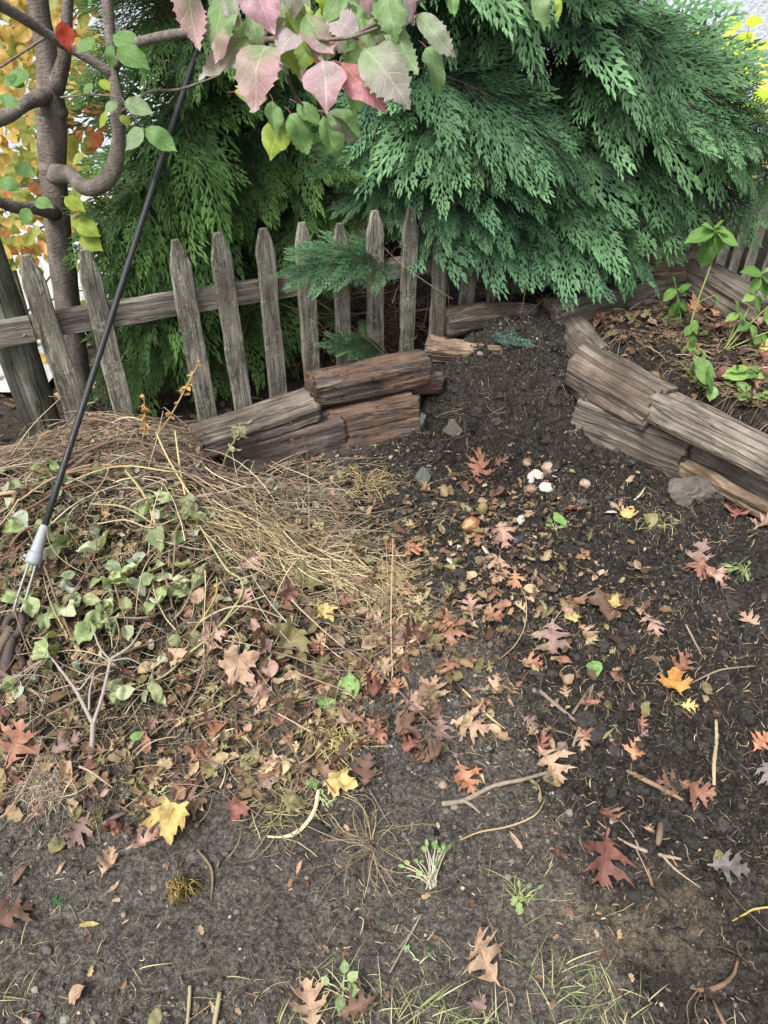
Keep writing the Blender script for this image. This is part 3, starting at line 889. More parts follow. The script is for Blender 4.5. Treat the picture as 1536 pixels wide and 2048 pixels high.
for kk, zz in ((-3.22, 0.545), (-3.55, 0.548)):
    bn = Bag(); c = fence_pt(kk, zz, 0.0185)
    tube(bn, [c, c + FN * 0.003], [0.006, 0.0045], 3, 8)
    bn.build('nail_head', M['steel'], fence, origin=tuple(fence.location))

# ------------------------------------------------------------------ split logs
def roundpoly(pts, nc, r):
    """polygon corners -> nc points, corners rounded"""
    P = np.array(pts, float); n = len(P); out = []
    for i in range(n):
        a, p, c = P[i - 1], P[i], P[(i + 1) % n]
        la, lc = np.linalg.norm(a - p), np.linalg.norm(c - p)
        q = min(r, 0.45 * la, 0.45 * lc)
        s, e = p + (a - p) / la * q, p + (c - p) / lc * q
        for t in np.linspace(0, 1, 6): out.append((1 - t) ** 2 * s + 2 * t * (1 - t) * p + t * t * e)
    out = np.array(out + [out[0]])
    return resample(np.column_stack([out, np.zeros(len(out))]), nc + 1, False)[:-1, :2]
def make_log(name, label, p0, p1, poly, mat, seed, r=0.02, up=(0, 0, 1), warp=0.010, grain=0.0045, taper=(1, 1), endrough=0.008, sag=0.0, nl=130, nc=110, cat='log', group=None, crack=0.010, bulge=0.0):
    """poly is the cross-section (across, up) in metres; p0, p1 its axis"""
    p0, p1 = np.asarray(p0, float), np.asarray(p1, float)
    L = np.linalg.norm(p1 - p0)
    sec = roundpoly(poly, nc, r)
    t = np.linspace(0, 1, nl)
    X = np.repeat((t * L)[:, None], nc, 1)
    sc = np.interp(t, [0, 1], taper)[:, None] * (1 + bulge * np.sin(t * math.pi)[:, None])
    A, Bz = sec[None, :, 0] * sc, sec[None, :, 1] * sc
    cen = sec.mean(0)
    out = nrm(np.stack([A - cen[0], Bz - cen[1]], -1))
    s = seed * 7.13
    g = fbm3(X * 3.0 + s, A * 48 + s, Bz * 48, 3, seed)
    gr = np.abs(fbm3(X * 2.0 + s, A * 26, Bz * 26 + s, 2, seed + 5))
    lo = fbm3(X * 5 + s, A * 7, Bz * 7, 2, seed + 9)
    split = np.clip(0.05 - np.abs(fbm3(X * 1.2 + s, A * 14, Bz * 14 + s, 2, seed + 15)), 0, 1) * 20
    step = 0.0035 * np.round(2.2 * fbm3(X * 1.3 + s, A * 20, Bz * 20 + s, 2, seed + 21))
    d = 0.7 * grain * g + 0.40 * warp * lo - crack * np.clip(0.13 - gr, 0, 1) * 2.6 - 0.45 * crack * split + 0.6 * step
    A = A + out[..., 0] * d + 0.22 * warp * vn2(t * 4 + s, s)[:, None]
    Bz = Bz + out[..., 1] * d - sag * (4 * t * (1 - t))[:, None] + 0.22 * warp * vn2(t * 4 + s, s + 50)[:, None]
    e = endrough * fbm3(np.zeros(nc), sec[:, 0] * 30 + s, sec[:, 1] * 30, 2, seed + 3)
    e = e + 0.011 * np.round(1.6 * fbm3(np.zeros(nc), sec[:, 0] * 34 + s, sec[:, 1] * 12, 2, seed + 33))
    X[0] += e * 0.8; X[-1] += e
    V = np.stack([X, A, Bz], -1)
    rings, Q = [V.reshape(-1, 3)], []
    i = np.arange(nl - 1)[:, None] * nc; j = np.arange(nc)[None]; j2 = (j + 1) % nc
    Q.append(np.stack([i + j, i + j2, i + nc + j2, i + nc + j], -1).reshape(-1, 4))
    nV = nl * nc; T = []
    for end in (0, 1):
        ring0 = (nl - 1) * nc * end
        R = V[-1] if end else V[0]
        c = R.mean(0); prev = ring0
        for f in (0.75, 0.5, 0.25):
            W = c + (R - c) * f
            W[:, 0] = (L if end else 0) + (e * 0 + endrough * fbm3(np.full(nc, 5.0 * end), W[:, 1] * 45 + s, W[:, 2] * 45, 2, seed + 11)) * (1 if end else -1) + (0.004 if end else -0.004)
            rings.append(W)
            a, b_ = prev + np.arange(nc), prev + (np.arange(nc) + 1) % nc
            c_, d_ = nV + (np.arange(nc) + 1) % nc, nV + np.arange(nc)
            Q.append(np.stack([a, b_, c_, d_], -1) if end else np.stack([b_, a, d_, c_], -1))
            prev = nV; nV += nc
        rings.append(c[None] + [[0.003 * (1 if end else -1), 0, 0]])
        for q in range(nc):
            T.append((nV, prev + q, prev + (q + 1) % nc) if end else (nV, prev + (q + 1) % nc, prev + q))
        nV += 1
    b = Bag(); b.add(np.vstack(rings), T, np.vstack(Q))
    o = bpy.data.objects.new(name, b.mesh(name, mat, True)); COL.objects.link(o)
    place_x_up(o, p0, p1 - p0, up)
    return tag(o, label, cat, group)

def rect(w, h, sl=0.0, sr=0.0):
    """section w across, h high; sl, sr push the top corners inward"""
    return [(-w / 2, -h / 2), (w / 2, -h / 2), (w / 2 - sr, h / 2), (-w / 2 + sl, h / 2)]
GL, GR, GB = 'split logs stacked against the picket fence', 'split logs edging the raised bed', 'log pieces at the back of the compost corner'
# 'across' is Y = Z x X: for a log running left to right with Z up, +Y points away from the viewer
make_log('split_log', 'pale grain split log lying on the smooth reddish block, left end of the stack', (-0.66, 2.168, 0.178), (-0.275, 2.385, 0.197), [(-0.07, -0.052), (0.055, -0.045), (0.05, 0.040), (-0.02, 0.056), (-0.072, 0.018)], M['wood_brown'], 1, r=0.010, group=GL)
make_log('split_log', 'smooth reddish brown block at the bottom of the stack, half buried in brush', (-0.60, 2.21, 0.075), (-0.185, 2.435, 0.070), rect(0.16, 0.145), M['wood_red'], 2, r=0.014, grain=0.0015, warp=0.005, crack=0.004, group=GL)
make_log('split_log', 'topmost log of the stack with rotten rust coloured front face', (-0.285, 2.475, 0.222), (0.150, 2.67, 0.222), [(-0.085, -0.07), (0.065, -0.06), (0.055, 0.035), (-0.02, 0.065), (-0.082, 0.03)], M['wood_rot'], 3, r=0.022, grain=0.006, warp=0.012, group=GL)
make_log('split_log', 'dark charred looking block with pale flecks at the foot of the stack', (-0.222, 2.415, 0.078), (0.120, 2.535, 0.08), [(-0.085, -0.085), (0.08, -0.08), (0.08, 0.06), (-0.055, 0.075)], M['wood_rot'], 4, r=0.016, grain=0.006, crack=0.014, group=GL)
make_log('split_log', 'short red brown log end poking out behind the dark block', (0.03, 2.63, 0.125), (0.225, 2.705, 0.118), [(-0.045, -0.045), (0.045, -0.04), (0.04, 0.04), (-0.04, 0.05)], M['wood_rot'], 5, r=0.04, nc=48, group=GL)
make_log('split_log', 'curved log piece with pale broken rim and hollow dark end below the evergreen', (0.195, 2.90, 0.185), (0.50, 2.83, 0.185), [(-0.05, -0.05), (0.05, -0.045), (0.04, 0.045), (-0.02, 0.055), (-0.055, 0.02)], M['wood_tan'], 6, r=0.03, sag=0.012, warp=0.016, grain=0.006, taper=(1.1, 0.62), group=GB)
make_log('split_log', 'blackened curved log lying under the picket ends behind the pale rimmed piece', (0.270, 2.955, 0.262), (0.66, 3.005, 0.300), [(-0.055, -0.055), (0.055, -0.05), (0.05, 0.045), (-0.03, 0.055), (-0.06, 0.0)], M['wood_dark'], 7, r=0.03, sag=-0.02, warp=0.014, grain=0.006, taper=(1.05, 0.5), group=GB)
make_log('split_log', 'stubby grey log end half sunk in soil beside the pale rimmed piece', (0.41, 2.93, 0.16), (0.50, 2.97, 0.20), rect(0.07, 0.06), M['wood_grey'], 8, r=0.03, nl=40, nc=40, group=GB)
make_log('split_log', 'short split log caked with soil on top, leaning on the lower beam', (0.79, 2.65, 0.232), (1.005, 2.315, 0.222), [(-0.09, -0.075), (0.085, -0.07), (0.075, 0.06), (-0.02, 0.085), (-0.088, 0.02)], M['wood_brown'], 9, r=0.02, grain=0.006, warp=0.014, group=GR)
make_log('split_log', 'long pale wavy plank log capping the right wall, white scuffed end', (1.000, 2.335, 0.232), (1.62, 1.60, 0.195), [(-0.085, -0.05), (0.065, -0.045), (0.055, 0.045), (-0.06, 0.052)], M['wood_pale'], 10, r=0.02, grain=0.006, warp=0.018, crack=0.016, nl=140, group=GR)
make_log('split_log', 'long grey brown beam at the bottom of the right wall with straight grain face', (0.795, 2.55, 0.070), (1.12, 2.235, 0.076), [(-0.085, -0.085), (0.08, -0.08), (0.075, 0.075), (-0.07, 0.085)], M['wood_grey'], 11, r=0.012, grain=0.005, warp=0.010, nl=120, group=GR)
make_log('split_log', 'grey log set back under the wavy plank log, running out of frame', (1.125, 2.27, 0.070), (1.62, 1.66, 0.060), [(-0.07, -0.06), (0.07, -0.06), (0.06, 0.065), (-0.05, 0.07)], M['wood_grey'], 12, r=0.014, grain=0.005, group=GR)
make_log('bark_slab', 'thin pale rotten slab along the foot of the set back log', (1.085, 2.215, 0.045), (1.52, 1.64, 0.035), [(-0.035, -0.03), (0.03, -0.03), (0.012, 0.03), (-0.03, 0.022)], M['wood_tan'], 13, r=0.01, warp=0.016, grain=0.007, nc=44, cat='wood slab', group=GR)
make_log('bark_slab', 'small pale slab wedged behind the far end of the long beam', (0.745, 2.735, 0.135), (0.80, 2.49, 0.150), rect(0.06, 0.055), M['wood_grey'], 14, r=0.02, nc=44, nl=60, cat='wood slab', group=GR)
make_log('split_log', 'soil covered log leading back toward the evergreen corner', (0.80, 3.02, 0.245), (0.835, 2.62, 0.268), [(-0.07, -0.06), (0.065, -0.06), (0.05, 0.04), (-0.03, 0.055)], M['wood_grey'], 15, r=0.03, group=GR)
make_log('split_log', 'long grey log lying under the hanging evergreen at the back of the bed', (0.72, 3.0, 0.275), (1.40, 3.275, 0.305), [(-0.09, -0.085), (0.085, -0.08), (0.07, 0.07), (-0.05, 0.08)], M['wood_grey'], 16, r=0.03, group=GR, nl=120)
make_log('split_log', 'rotten orange streaked log resting on the long grey back log', (1.02, 3.15, 0.415), (1.42, 3.29, 0.425), [(-0.055, -0.05), (0.06, -0.05), (0.05, 0.05), (-0.03, 0.06)], M['wood_tan'], 17, r=0.02, grain=0.009, warp=0.014, crack=0.018, group=GR)
make_log('split_log', 'dark ridged split log sloping at the far right corner of the bed', (1.385, 3.275, 0.385), (1.575, 2.90, 0.335), [(-0.08, -0.075), (0.075, -0.07), (0.07, 0.05), (-0.06, 0.07)], M['wood_grey'], 18, r=0.012, grain=0.008, crack=0.02, group=GR)
make_log('split_log', 'short dark log continuing the corner of the bed toward the fence', (1.60, 3.0, 0.30), (1.98, 2.62, 0.29), rect(0.14, 0.12), M['wood_dark'], 19, r=0.010, group=GR)

def rock(name, label, p, size, scale, mat, seed, cat='stone', rough=0.35, rot=0.0, facet=0.0, group=None):
    V, T = ico(4)
    s = seed * 5.7
    rg = np.random.default_rng(seed)
    R = np.full(len(V), 1.25)
    for _ in range(16):                                   # flat broken faces
        n_ = nrm(rg.normal(0, 1, 3)); h_ = rg.uniform(0.62, 1.0)
        dn = V @ n_
        R = np.minimum(R, np.where(dn > 0.05, h_ / np.maximum(dn, 0.05), 9))
    R = R * (1 + rough * 0.22 * fbm3(V[:, 0] * 3 + s, V[:, 1] * 3, V[:, 2] * 3 + s, 4, seed, 0.55))
    W = V * R[:, None] * size * np.asarray(scale)
    if facet: W[:, 2] = np.clip(W[:, 2], -facet * size, facet * size)
    c, sn = math.cos(rot), math.sin(rot)
    W = np.column_stack([W[:, 0] * c - W[:, 1] * sn, W[:, 0] * sn + W[:, 1] * c, W[:, 2]])
    b = Bag(); b.add(W + np.asarray(p), T)
    o = b.build(name, mat, origin=tuple(p))
    return tag(o, label, cat, group)
def at(u, v, dz=0.0):
    p = ground_px(u, v); return p + np.array([0, 0, dz])
rock('stone', 'rough brownish stone at the foot of the right log wall', at(1384, 990, 0.012), 0.074, (1.05, 0.72, 0.8), M['stone'], 3, rough=0.6)
rock('stone', 'reddish flat stone lying among weeds in the raised bed', at(1455, 757, 0.012), 0.05, (1.1, 0.7, 0.5), M['red_stone'], 5)
rock('stone', 'small grey block beside the dark block of the left stack', at(842, 855, 0.03), 0.032, (0.6, 0.7, 1.3), M['slate'], 6)
def slab(name, label, p, pts, th, mat, seed, cat='stone', tilt=(0, 0, 1), yaw=0.0):
    P = roundpoly(pts, 40, 0.008)
    n = len(P); V = []
    for (z, f) in ((-th / 2, 0.97), (-th / 4, 1.0), (th / 4, 1.0), (th / 2, 0.96), (th / 2 + 0.001, 0.5)):
        V.append(np.column_stack([P * f, np.full(n, z) + 0.0015 * fbm2(P[:, 0] * 60 + seed, P[:, 1] * 60, 2, seed)]))
    V = np.vstack(V + [np.array([[0, 0, th / 2]])])
    Q = [(a * n + i, a * n + (i + 1) % n, (a + 1) * n + (i + 1) % n, (a + 1) * n + i) for a in range(4) for i in range(n)]
    T = [(4 * n + i, 4 * n + (i + 1) % n, 5 * n) for i in range(n)]
    R = frame((math.sin(yaw), math.cos(yaw), 0), tilt)
    R[:, 2] = nrm(tilt); R[:, 1] = nrm(R[:, 1] - R[:, 2] * (R[:, 1] @ R[:, 2])); R[:, 0] = np.cross(R[:, 1], R[:, 2])
    b = Bag(); b.add(V @ R.T + np.asarray(p), T, Q)
    return tag(b.build(name, mat, origin=tuple(p), smooth=False), label, cat)
slab('slate_piece', 'greenish grey slate shard stuck in the soil near the straw bundle', at(848, 958, 0.012), [(-.03, -.02), (.0, -.035), (.026, -.012), (.020, .018), (.004, .024), (-.024, .034)], 0.008, M['slate'], 1, 'slate', (0.25, -0.55, 0.8), 0.3)
slab('slate_piece', 'pale grey clay shard on the slope beside the left log stack', at(905, 862, 0.012), [(-.04, -.022), (-.01, -.034), (.03, -.030), (.042, .0), (.012, .024), (-.006, .046), (-.024, .03), (-.022, .008)], 0.009, M['clay'], 2, 'slate', (0.05, -0.5, 0.85), 0.2)

# ------------------------------------------------------------------ guy wire
GA, GB_ = ground_px(36, 1218, 0.062), on_y(403, 70, 2.72)
def guy_at(v):
    t = np.linspace(0, 1.4, 3000)
    P = GA + t[:, None] * (GB_ - GA)
    d = P[:, 1] * CP - (P[:, 2] - CAM_H) * SP
    vv = 1024 - FPX * (P[:, 1] * SP + (P[:, 2] - CAM_H) * CP) / d
    return P[int(np.argmin(np.abs(vv - v)))]
gw = thing('guy_wire', 'black sheathed guy wire with grey metal clamp slanting down to an iron anchor eye', 'guy wire', GA)
go = tuple(GA)
gdir = nrm(GB_ - GA)
pa, pb2 = guy_at(1052), guy_at(1128)
b = Bag(); far = GA + gdir * 6.2
tube(b, [pa - gdir * 0.01, GA + gdir * 1.0, far], [0.0090, 0.0090, 0.0090], 40, 14); b.build('sheathed_cable', M['cable'], gw, origin=go)
b = Bag(); tube(b, [pb2, pb2 + (pa - pb2) * 0.04, pb2 + (pa - pb2) * 0.30, pb2 + (pa - pb2) * 0.33, pa - (pa - pb2) * 0.03, pa], [0.0175, 0.019, 0.018, 0.016, 0.0115, 0.0105], 40, 22, wob=0.03)
clamp = b.build('clamp', M['galv'], gw, origin=go)
b = Bag(); tube(b, [pb2 + (pa - pb2) * 0.02, pb2 + (pa - pb2) * 0.30], [0.0205, 0.0197], 6, 22)
side = nrm(np.cross(gdir, [0, 1, 0]))
tube(b, [pb2 + (pa - pb2) * 0.16 + side * 0.019, pb2 + (pa - pb2) * 0.16 + side * 0.027], [0.006, 0.005], 4, 10)
b.build('collar', M['galv'], gw, origin=go)
b = Bag()
eye_c = GA - gdir * 0.022
for s_ in (-1, 1):
    tube(b, [pb2 + side * 0.008 * s_ + gdir * 0.02, GA + gdir * 0.055 + side * 0.010 * s_, GA + side * 0.0085 * s_ - gdir * 0.008, GA - gdir * 0.016], 0.0036, 24, 8)
b.build('loop', M['steel'], gw, origin=go)
b = Bag()
e1, e2 = nrm(np.array([1.0, -0.25, 0.25])), None
e2 = nrm(gdir - e1 * (gdir @ e1))
ec = eye_c - e2 * 0.020
th = np.linspace(0, 2 * math.pi, 30)
tube(b, ec + 0.026 * (np.cos(th)[:, None] * e1 + np.sin(th)[:, None] * e2), 0.0105, 40, 12, cap=False, wob=0.06)
b.build('anchor_eye', M['rust'], gw, origin=go)
b = Bag(); tube(b, [ec - e2 * 0.030, ec - e2 * 0.09, ec - e2 * 0.22], [0.014, 0.016, 0.016], 14, 12, wob=0.05)
b.build('anchor_rod', M['rust'], gw, origin=go)
# ------------------------------------------------------------------ evergreen boughs
def frond2d(rng, L=1.0, n=15):
    """one feathery flat spray: (m,4,2) lozenges, axis along +Y, length L, plus a 0..1 'newness' per lozenge"""
    quads, new = [], []
    def loz(p, d, l, w, at_=0.5):
        d = d / np.linalg.norm(d); s = np.array([-d[1], d[0]])
        quads.append([p, p + d * l * at_ - s * w, p + d * l, p + d * l * at_ + s * w])
    for q in range(4): loz(np.array([0.0, q * 0.25 * L]), np.array([0.0, 1.0]), 0.28 * L, 0.012 * L); new.append(0.2 + 0.25 * q)
    for i in range(n):
        t = 0.06 + 0.90 * i / (n - 1)
        sg = 1 if i % 2 else -1
        an = sg * math.radians(43 - 18 * t + rng.uniform(-5, 5))
        l = L * (0.34 * (1 - t) ** 0.6 + 0.085) * rng.uniform(0.88, 1.12)
        p = np.array([0, t * L]); bend = -sg * math.radians(20)
        k = 3 if l > 0.16 * L else 2
        for j in range(k):                                   # the side twig itself, in short bent steps
            a = an + bend * j / k
            d = np.array([math.sin(a), math.cos(a)])
            loz(p, d, l / k * 1.34, 0.0142 * L, 0.42); new.append(0.30 + 0.70 * j / k)
            if j > 0:
                for s2 in ((sg, -sg) if l > 0.2 * L else (sg,)):
                    a2 = a + s2 * math.radians(27 + rng.uniform(-6, 6))
                    loz(p, np.array([math.sin(a2), math.cos(a2)]), l * (0.40 - 0.10 * j) * rng.uniform(0.9, 1.25), 0.0122 * L, 0.42); new.append(0.45 + 0.55 * j / k)
            p = p + d * l / k
    return np.array(quads), np.array(new)

def spray2d(rng, n=2):
    Q, N = [], []
    def put(p, an, l):
        q, nw = frond2d(rng, l, 19 if l > 0.7 else 12)
        c, s = math.cos(-an), math.sin(-an)
        R = np.array([[c, -s], [s, c]])
        Q.append(q @ R.T + p); N.append(nw)
    put(np.zeros(2), 0.0, 1.0)
    for i in range(n):
        put(np.array([0, 0.10 + 0.17 * i]), (1 if i % 2 else -1) * math.radians(38 + rng.uniform(-8, 8)), 0.58 - 0.10 * i)
    return np.concatenate(Q), np.concatenate(N)

def bough_mesh(name, seed, mats, c_inner, c_new, nspray=22, arch=0.10, dead=0.0, wid=1.0, dens=2):
    rng = np.random.default_rng(seed)
    sprays = [spray2d(rng, dens) for _ in range(6)]
    b = Bag()
    axis = lambda s: np.array([s, 0.03 * math.sin(4 * s + seed), arch * 4 * s * (1 - s)])
    tube(b, [axis(s) for s in np.linspace(0, 0.97, 9)], np.linspace(0.0055, 0.0015, 9), 24, 6, rgb(112, 80, 62) * 0.55, mat=1)
    for i in range(nspray + 1):
        s = 0.14 + 0.80 * i / nspray
        last = i == nspray
        l = 0.32 if last else (0.26 * (1 - s) ** 0.5 + 0.24) * rng.uniform(0.62, 1.25)
        sg = 1 if i % 2 else -1
        yaw = 0 if last else sg * math.radians(48 - 20 * s + rng.uniform(-12, 12))
        tz = nrm(axis(min(1, s + 0.01)) - axis(s - 0.01))
        d = np.array([math.cos(yaw), math.sin(yaw) * wid, tz[2] * math.cos(yaw) - 0.04 - 0.20 * rng.random()])
        roll = rng.normal(0, 0.45)
        up = np.array([0.2 * rng.normal(), -sg * math.sin(roll) * 0.8, 1.0])
        R = frame(d, up)
        q, nw = sprays[rng.integers(0, 6)]
        if rng.random() < 0.5: q = q * np.array([-1, 1])
        m = len(q)
        x, y = q[..., 0], q[..., 1]
        z = 0.30 * np.abs(x) * rng.uniform(-0.6, 0.5) - rng.uniform(0.03, 0.30) * y ** 2 + 0.03 * vn2(x * 7, y * 7, seed + i)
        z = np.array(z); z[:, 1::2] += rng.uniform(-0.008, 0.008, (m, 1))
        P = np.stack([x, y, z], -1) * l
        P = P @ R.T + axis(s)
        tone = rng.uniform(0.68, 1.30)
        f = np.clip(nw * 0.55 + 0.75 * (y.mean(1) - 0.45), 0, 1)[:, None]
        c = (np.asarray(c_inner)[None] * (1 - f) + np.asarray(c_new)[None] * f) * tone
        if dead and rng.random() < dead: c = np.broadcast_to(rgb(112, 82, 56) * 0.6, c.shape) * rng.uniform(0.6, 1.1)
        idx = np.arange(m * 4).reshape(m, 4)
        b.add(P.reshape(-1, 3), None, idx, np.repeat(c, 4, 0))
        tube(b, [axis(s), axis(s) + R @ np.array([0, 0.5 * l, -0.04 * l])], [0.0028, 0.001], 4, 4, rgb(120, 82, 60) * 0.7, cap=False, mat=1)
    return b.mesh(name, mats, smooth=False)

OLD, NEW = np.array([0.017, 0.054, 0.026]), np.array([0.152, 0.298, 0.156])  # inner tone darkened to paint shaded gaps between sprays; tips are lighter new growth
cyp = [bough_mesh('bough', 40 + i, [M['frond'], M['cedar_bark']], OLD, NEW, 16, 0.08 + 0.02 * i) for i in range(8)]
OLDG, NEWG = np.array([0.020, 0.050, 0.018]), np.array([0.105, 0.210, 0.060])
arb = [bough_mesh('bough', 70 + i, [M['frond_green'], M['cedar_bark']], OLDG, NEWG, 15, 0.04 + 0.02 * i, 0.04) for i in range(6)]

def add_bough(tree, me, base, tip, roll=0.0, width=1.0, upbias=(0, 0, 1)):
    base, tip = np.asarray(base, float), np.asarray(tip, float)
    x = tip - base; L = np.linalg.norm(x); x = x / L
    R = frame(x, upbias)                 # columns: side, forward, up
    side, up = R[:, 0], R[:, 2]
    y = -side
    c, s = math.cos(roll), math.sin(roll)
    y2, z2 = y * c + up * s, -y * s + up * c
    o = bpy.data.objects.new('bough', me); COL.objects.link(o)
    o.parent = tree
    m = Matrix(((x[0] * L, y2[0] * L * width, z2[0] * L * width, base[0] - tree.location.x), (x[1] * L, y2[1] * L * width, z2[1] * L * width, base[1] - tree.location.y),
                (x[2] * L, y2[2] * L * width, z2[2] * L * width, base[2] - tree.location.z), (0, 0, 0, 1)))
    o.matrix_local = m
    return o

def dead_twigs(tree, origin_fn, n, seed, L=(0.2, 0.6), r=0.0022, col=None):
    rng = np.random.default_rng(seed)
    P0 = origin_fn(rng, n)
    a = rng.uniform(0, 6.28, n); e = rng.normal(-0.1, 0.45, n); l = rng.uniform(L[0], L[1], n)
    d = np.stack([np.cos(a) * np.cos(e), np.sin(a) * np.cos(e), np.sin(e)], -1)
    t = np.linspace(0, 1, 6)
    w = rng.normal(0, 0.12, (n, 1, 3))
    P = P0[:, None] + d[:, None] * (l[:, None] * t[None])[..., None] + w * ((t ** 2)[None, :, None]) * l[:, None, None]
    R = r * rng.uniform(0.5, 1.5, (n, 1)) * (1 - 0.75 * t)[None]
    cols = (rgb(122, 102, 84) if col is None else col)[None] * rng.uniform(0.35, 1.0, (n, 1))
    b = Bag(); strands(b, P, R, cols, 4)
    return b.build('dead_twigs', M['twig'], tree, origin=tuple(tree.location))

cypress = thing('cypress_tree', 'large blue green false cypress with drooping feathery sprays hanging over the fence', 'evergreen tree', (0.06, 3.32, 0))
b = Bag()
tube(b, [(0.06, 3.32, -0.1), (0.05, 3.33, 0.5), (0.09, 3.36, 1.3), (0.10, 3.40, 2.4), (0.12, 3.42, 3.2)], [0.075, 0.062, 0.052, 0.03, 0.01], 60, 14, wob=0.12)
b.build('trunk', M['cedar_bark'], cypress, origin=(0.06, 3.32, 0))
rc = random.Random(77)
EDGE = [(560, 200), (640, 330), (700, 360), (760, 390), (850, 350), (930, 325), (1000, 335), (1050, 440), (1120, 570), (1180, 545), (1240, 530), (1300, 510), (1360, 470), (1420, 400), (1470, 340), (1540, 290), (1620, 220)]
def edge_v(u): return np.interp(u, [e[0] for e in EDGE], [e[1] for e in EDGE])
tips = []
# skirt along the lower edge, then the visible face, then a fuller inner layer
for u in np.linspace(790, 1540, 15): tips.append((u + rc.uniform(-15, 15), edge_v(u) - rc.uniform(0, 30), 0))
for _ in range(40):
    u = rc.uniform(690, 1600); v = rc.uniform(-260, edge_v(u) - 60); tips.append((u, v, 1))
for _ in range(20):
    u = rc.uniform(700, 1360); v = rc.uniform(-200, edge_v(u) - 60); tips.append((u, v, 2))
tips = [t_ for t_ in tips if not (t_[0] > 1250 and t_[1] < (t_[0] - 1250) * 0.85 - 40)] + [(1500, 330, 1), (1530, 310, 1), (1450, 260, 1), (1480, 400, 1), (1400, 330, 1), (770, 425, 3), (830, 445, 3), (890, 455, 3), (945, 455, 3), (1000, 465, 3), (700, 400, 3)]
for (u, v, kind) in tips:
    depth = 2.93 + 0.20 * max(0, (u - 1000) / 500) - 0.10 * math.sin(math.pi * min(1, max(0, (u - 700) / 900)))
    depth += {0: rc.uniform(0, 0.10), 1: rc.uniform(-0.12, 0.22), 2: rc.uniform(0.25, 0.5), 3: 0.05}[kind]
    if u < 860: depth = max(depth, fence_y(on_y(u, v, 2.9)[0]) + 0.10)
    tip = on_y(u, v, depth)
    hx = np.array([0.07, 3.38, 0]); out = tip - hx; out[2] = 0
    ph = math.radians(np.interp(u, [650, 820, 1000, 1200, 1550], [-55, -15, 40, 66, 80]) + rc.uniform(-16, 16))
    bl = rc.uniform(0.62, 0.92) if kind != 3 else 0.42
    root = tip - np.array([math.sin(ph), -math.cos(ph), 0]) * bl
    root[2] = tip[2] + bl * rc.uniform(0.12, 0.42)
    add_bough(cypress, cyp[rc.randrange(8)], root, tip, rc.uniform(-0.45, 0.45), rc.uniform(0.75, 1.0), np.array([0.1, -0.75, 0.75]))
for _ in range(16):                                              # unseen sides and crown top
    a = rc.uniform(-0.3, math.pi + 0.3); z = rc.uniform(0.4, 2.9); r_ = 1.15 * (1 - z / 3.6)
    tip = np.array([0.07 + math.cos(a) * r_ * 1.1, 3.45 + math.sin(a) * r_, z])
    add_bough(cypress, cyp[rc.randrange(8)], (0.09, 3.40, z + 0.35), tip, rc.uniform(-0.4, 0.4), 1.1)
# low sprigs that reach out between and before the boards
add_bough(cypress, cyp[2], on_y(800, 530, 2.98), on_y(600, 528, 2.56), 0.25, 0.60, (0.1, -0.9, 0.7))
add_bough(cypress, cyp[4], on_y(780, 690, 2.95), on_y(668, 690, 2.72), 0.1, 0.7, (0, -0.9, 0.5))
dead_twigs(cypress, lambda rng, n: np.column_stack([rng.uniform(-0.5, 0.9, n), rng.uniform(3.05, 3.6, n) + 0.0, rng.uniform(0.1, 0.75, n)]), 420, 5)

q_, nw_ = spray2d(np.random.default_rng(3))
sg0, sg1 = ground_px(975, 672, 0.02), ground_px(1062, 684, 0.03)
x_ = sg1 - sg0; Ls = np.linalg.norm(x_); Rs_ = frame(x_, (0, -0.2, 1))
b = Bag(); W_ = np.stack([q_[..., 0], q_[..., 1], 0.2 * np.abs(q_[..., 0]) - 0.1 * q_[..., 1] ** 2], -1) * Ls
b.add((W_ @ Rs_.T + sg0).reshape(-1, 3), None, np.arange(len(q_) * 4).reshape(-1, 4), np.repeat(np.array([[0.05, 0.10, 0.085]]) * (0.6 + nw_[:, None]), 4, 0))
tag(b.build('evergreen_sprig', M['frond'], smooth=False, origin=tuple(sg0)), 'cut blue green sprig lying on the soil behind the pale rimmed log', 'sprig')

arbor = thing('arborvitae', 'dense dark green arborvitae behind the left half of the fence', 'evergreen tree', (-0.52, 3.30, 0))
b = Bag()
for dx, dy in ((0, 0), (0.16, 0.1), (-0.14, 0.08)):
    tube(b, [(-0.52 + dx, 3.3 + dy, -0.1), (-0.52 + dx * 1.3, 3.3 + dy, 0.7), (-0.5 + dx * 1.4, 3.34 + dy, 1.6), (-0.5 + dx * 1.2, 3.34 + dy, 2.8)], [0.045, 0.04, 0.03, 0.01], 40, 10, wob=0.1)
b.build('trunk', M['cedar_bark'], arbor, origin=(-0.52, 3.30, 0))
for i in range(84):
    u = rc.uniform(185, 820)
    v = rc.uniform(-220, 420) if i % 5 > 1 else rc.uniform(430, 800)
    if v > 430: u = rc.uniform(215, 660)
    elif i % 6 == 2: u, v = rc.uniform(620, 790), rc.uniform(200, 430)
    near = fence_y(on_y(u, v, 2.8)[0]) + 0.12
    tip = on_y(u, v, near + rc.uniform(0.0, 0.45))
    if tip[2] < 0.04: tip[2] = 0.04 + rc.uniform(0, 0.12)
    hx = np.array([-0.52, 3.40, 0]); out = tip - hx; out[2] = 0
    L = np.linalg.norm(out)
    root = hx + nrm(out) * max(0, L - 0.6) * 0.8
    root[2] = tip[2] + rc.uniform(0.05, 0.40)
    add_bough(arbor, arb[rc.randrange(6)], root, tip, rc.uniform(-0.6, 0.6), rc.uniform(0.85, 1.15), (nrm(out) * 0.3 + [0, -0.7, 0.8]))
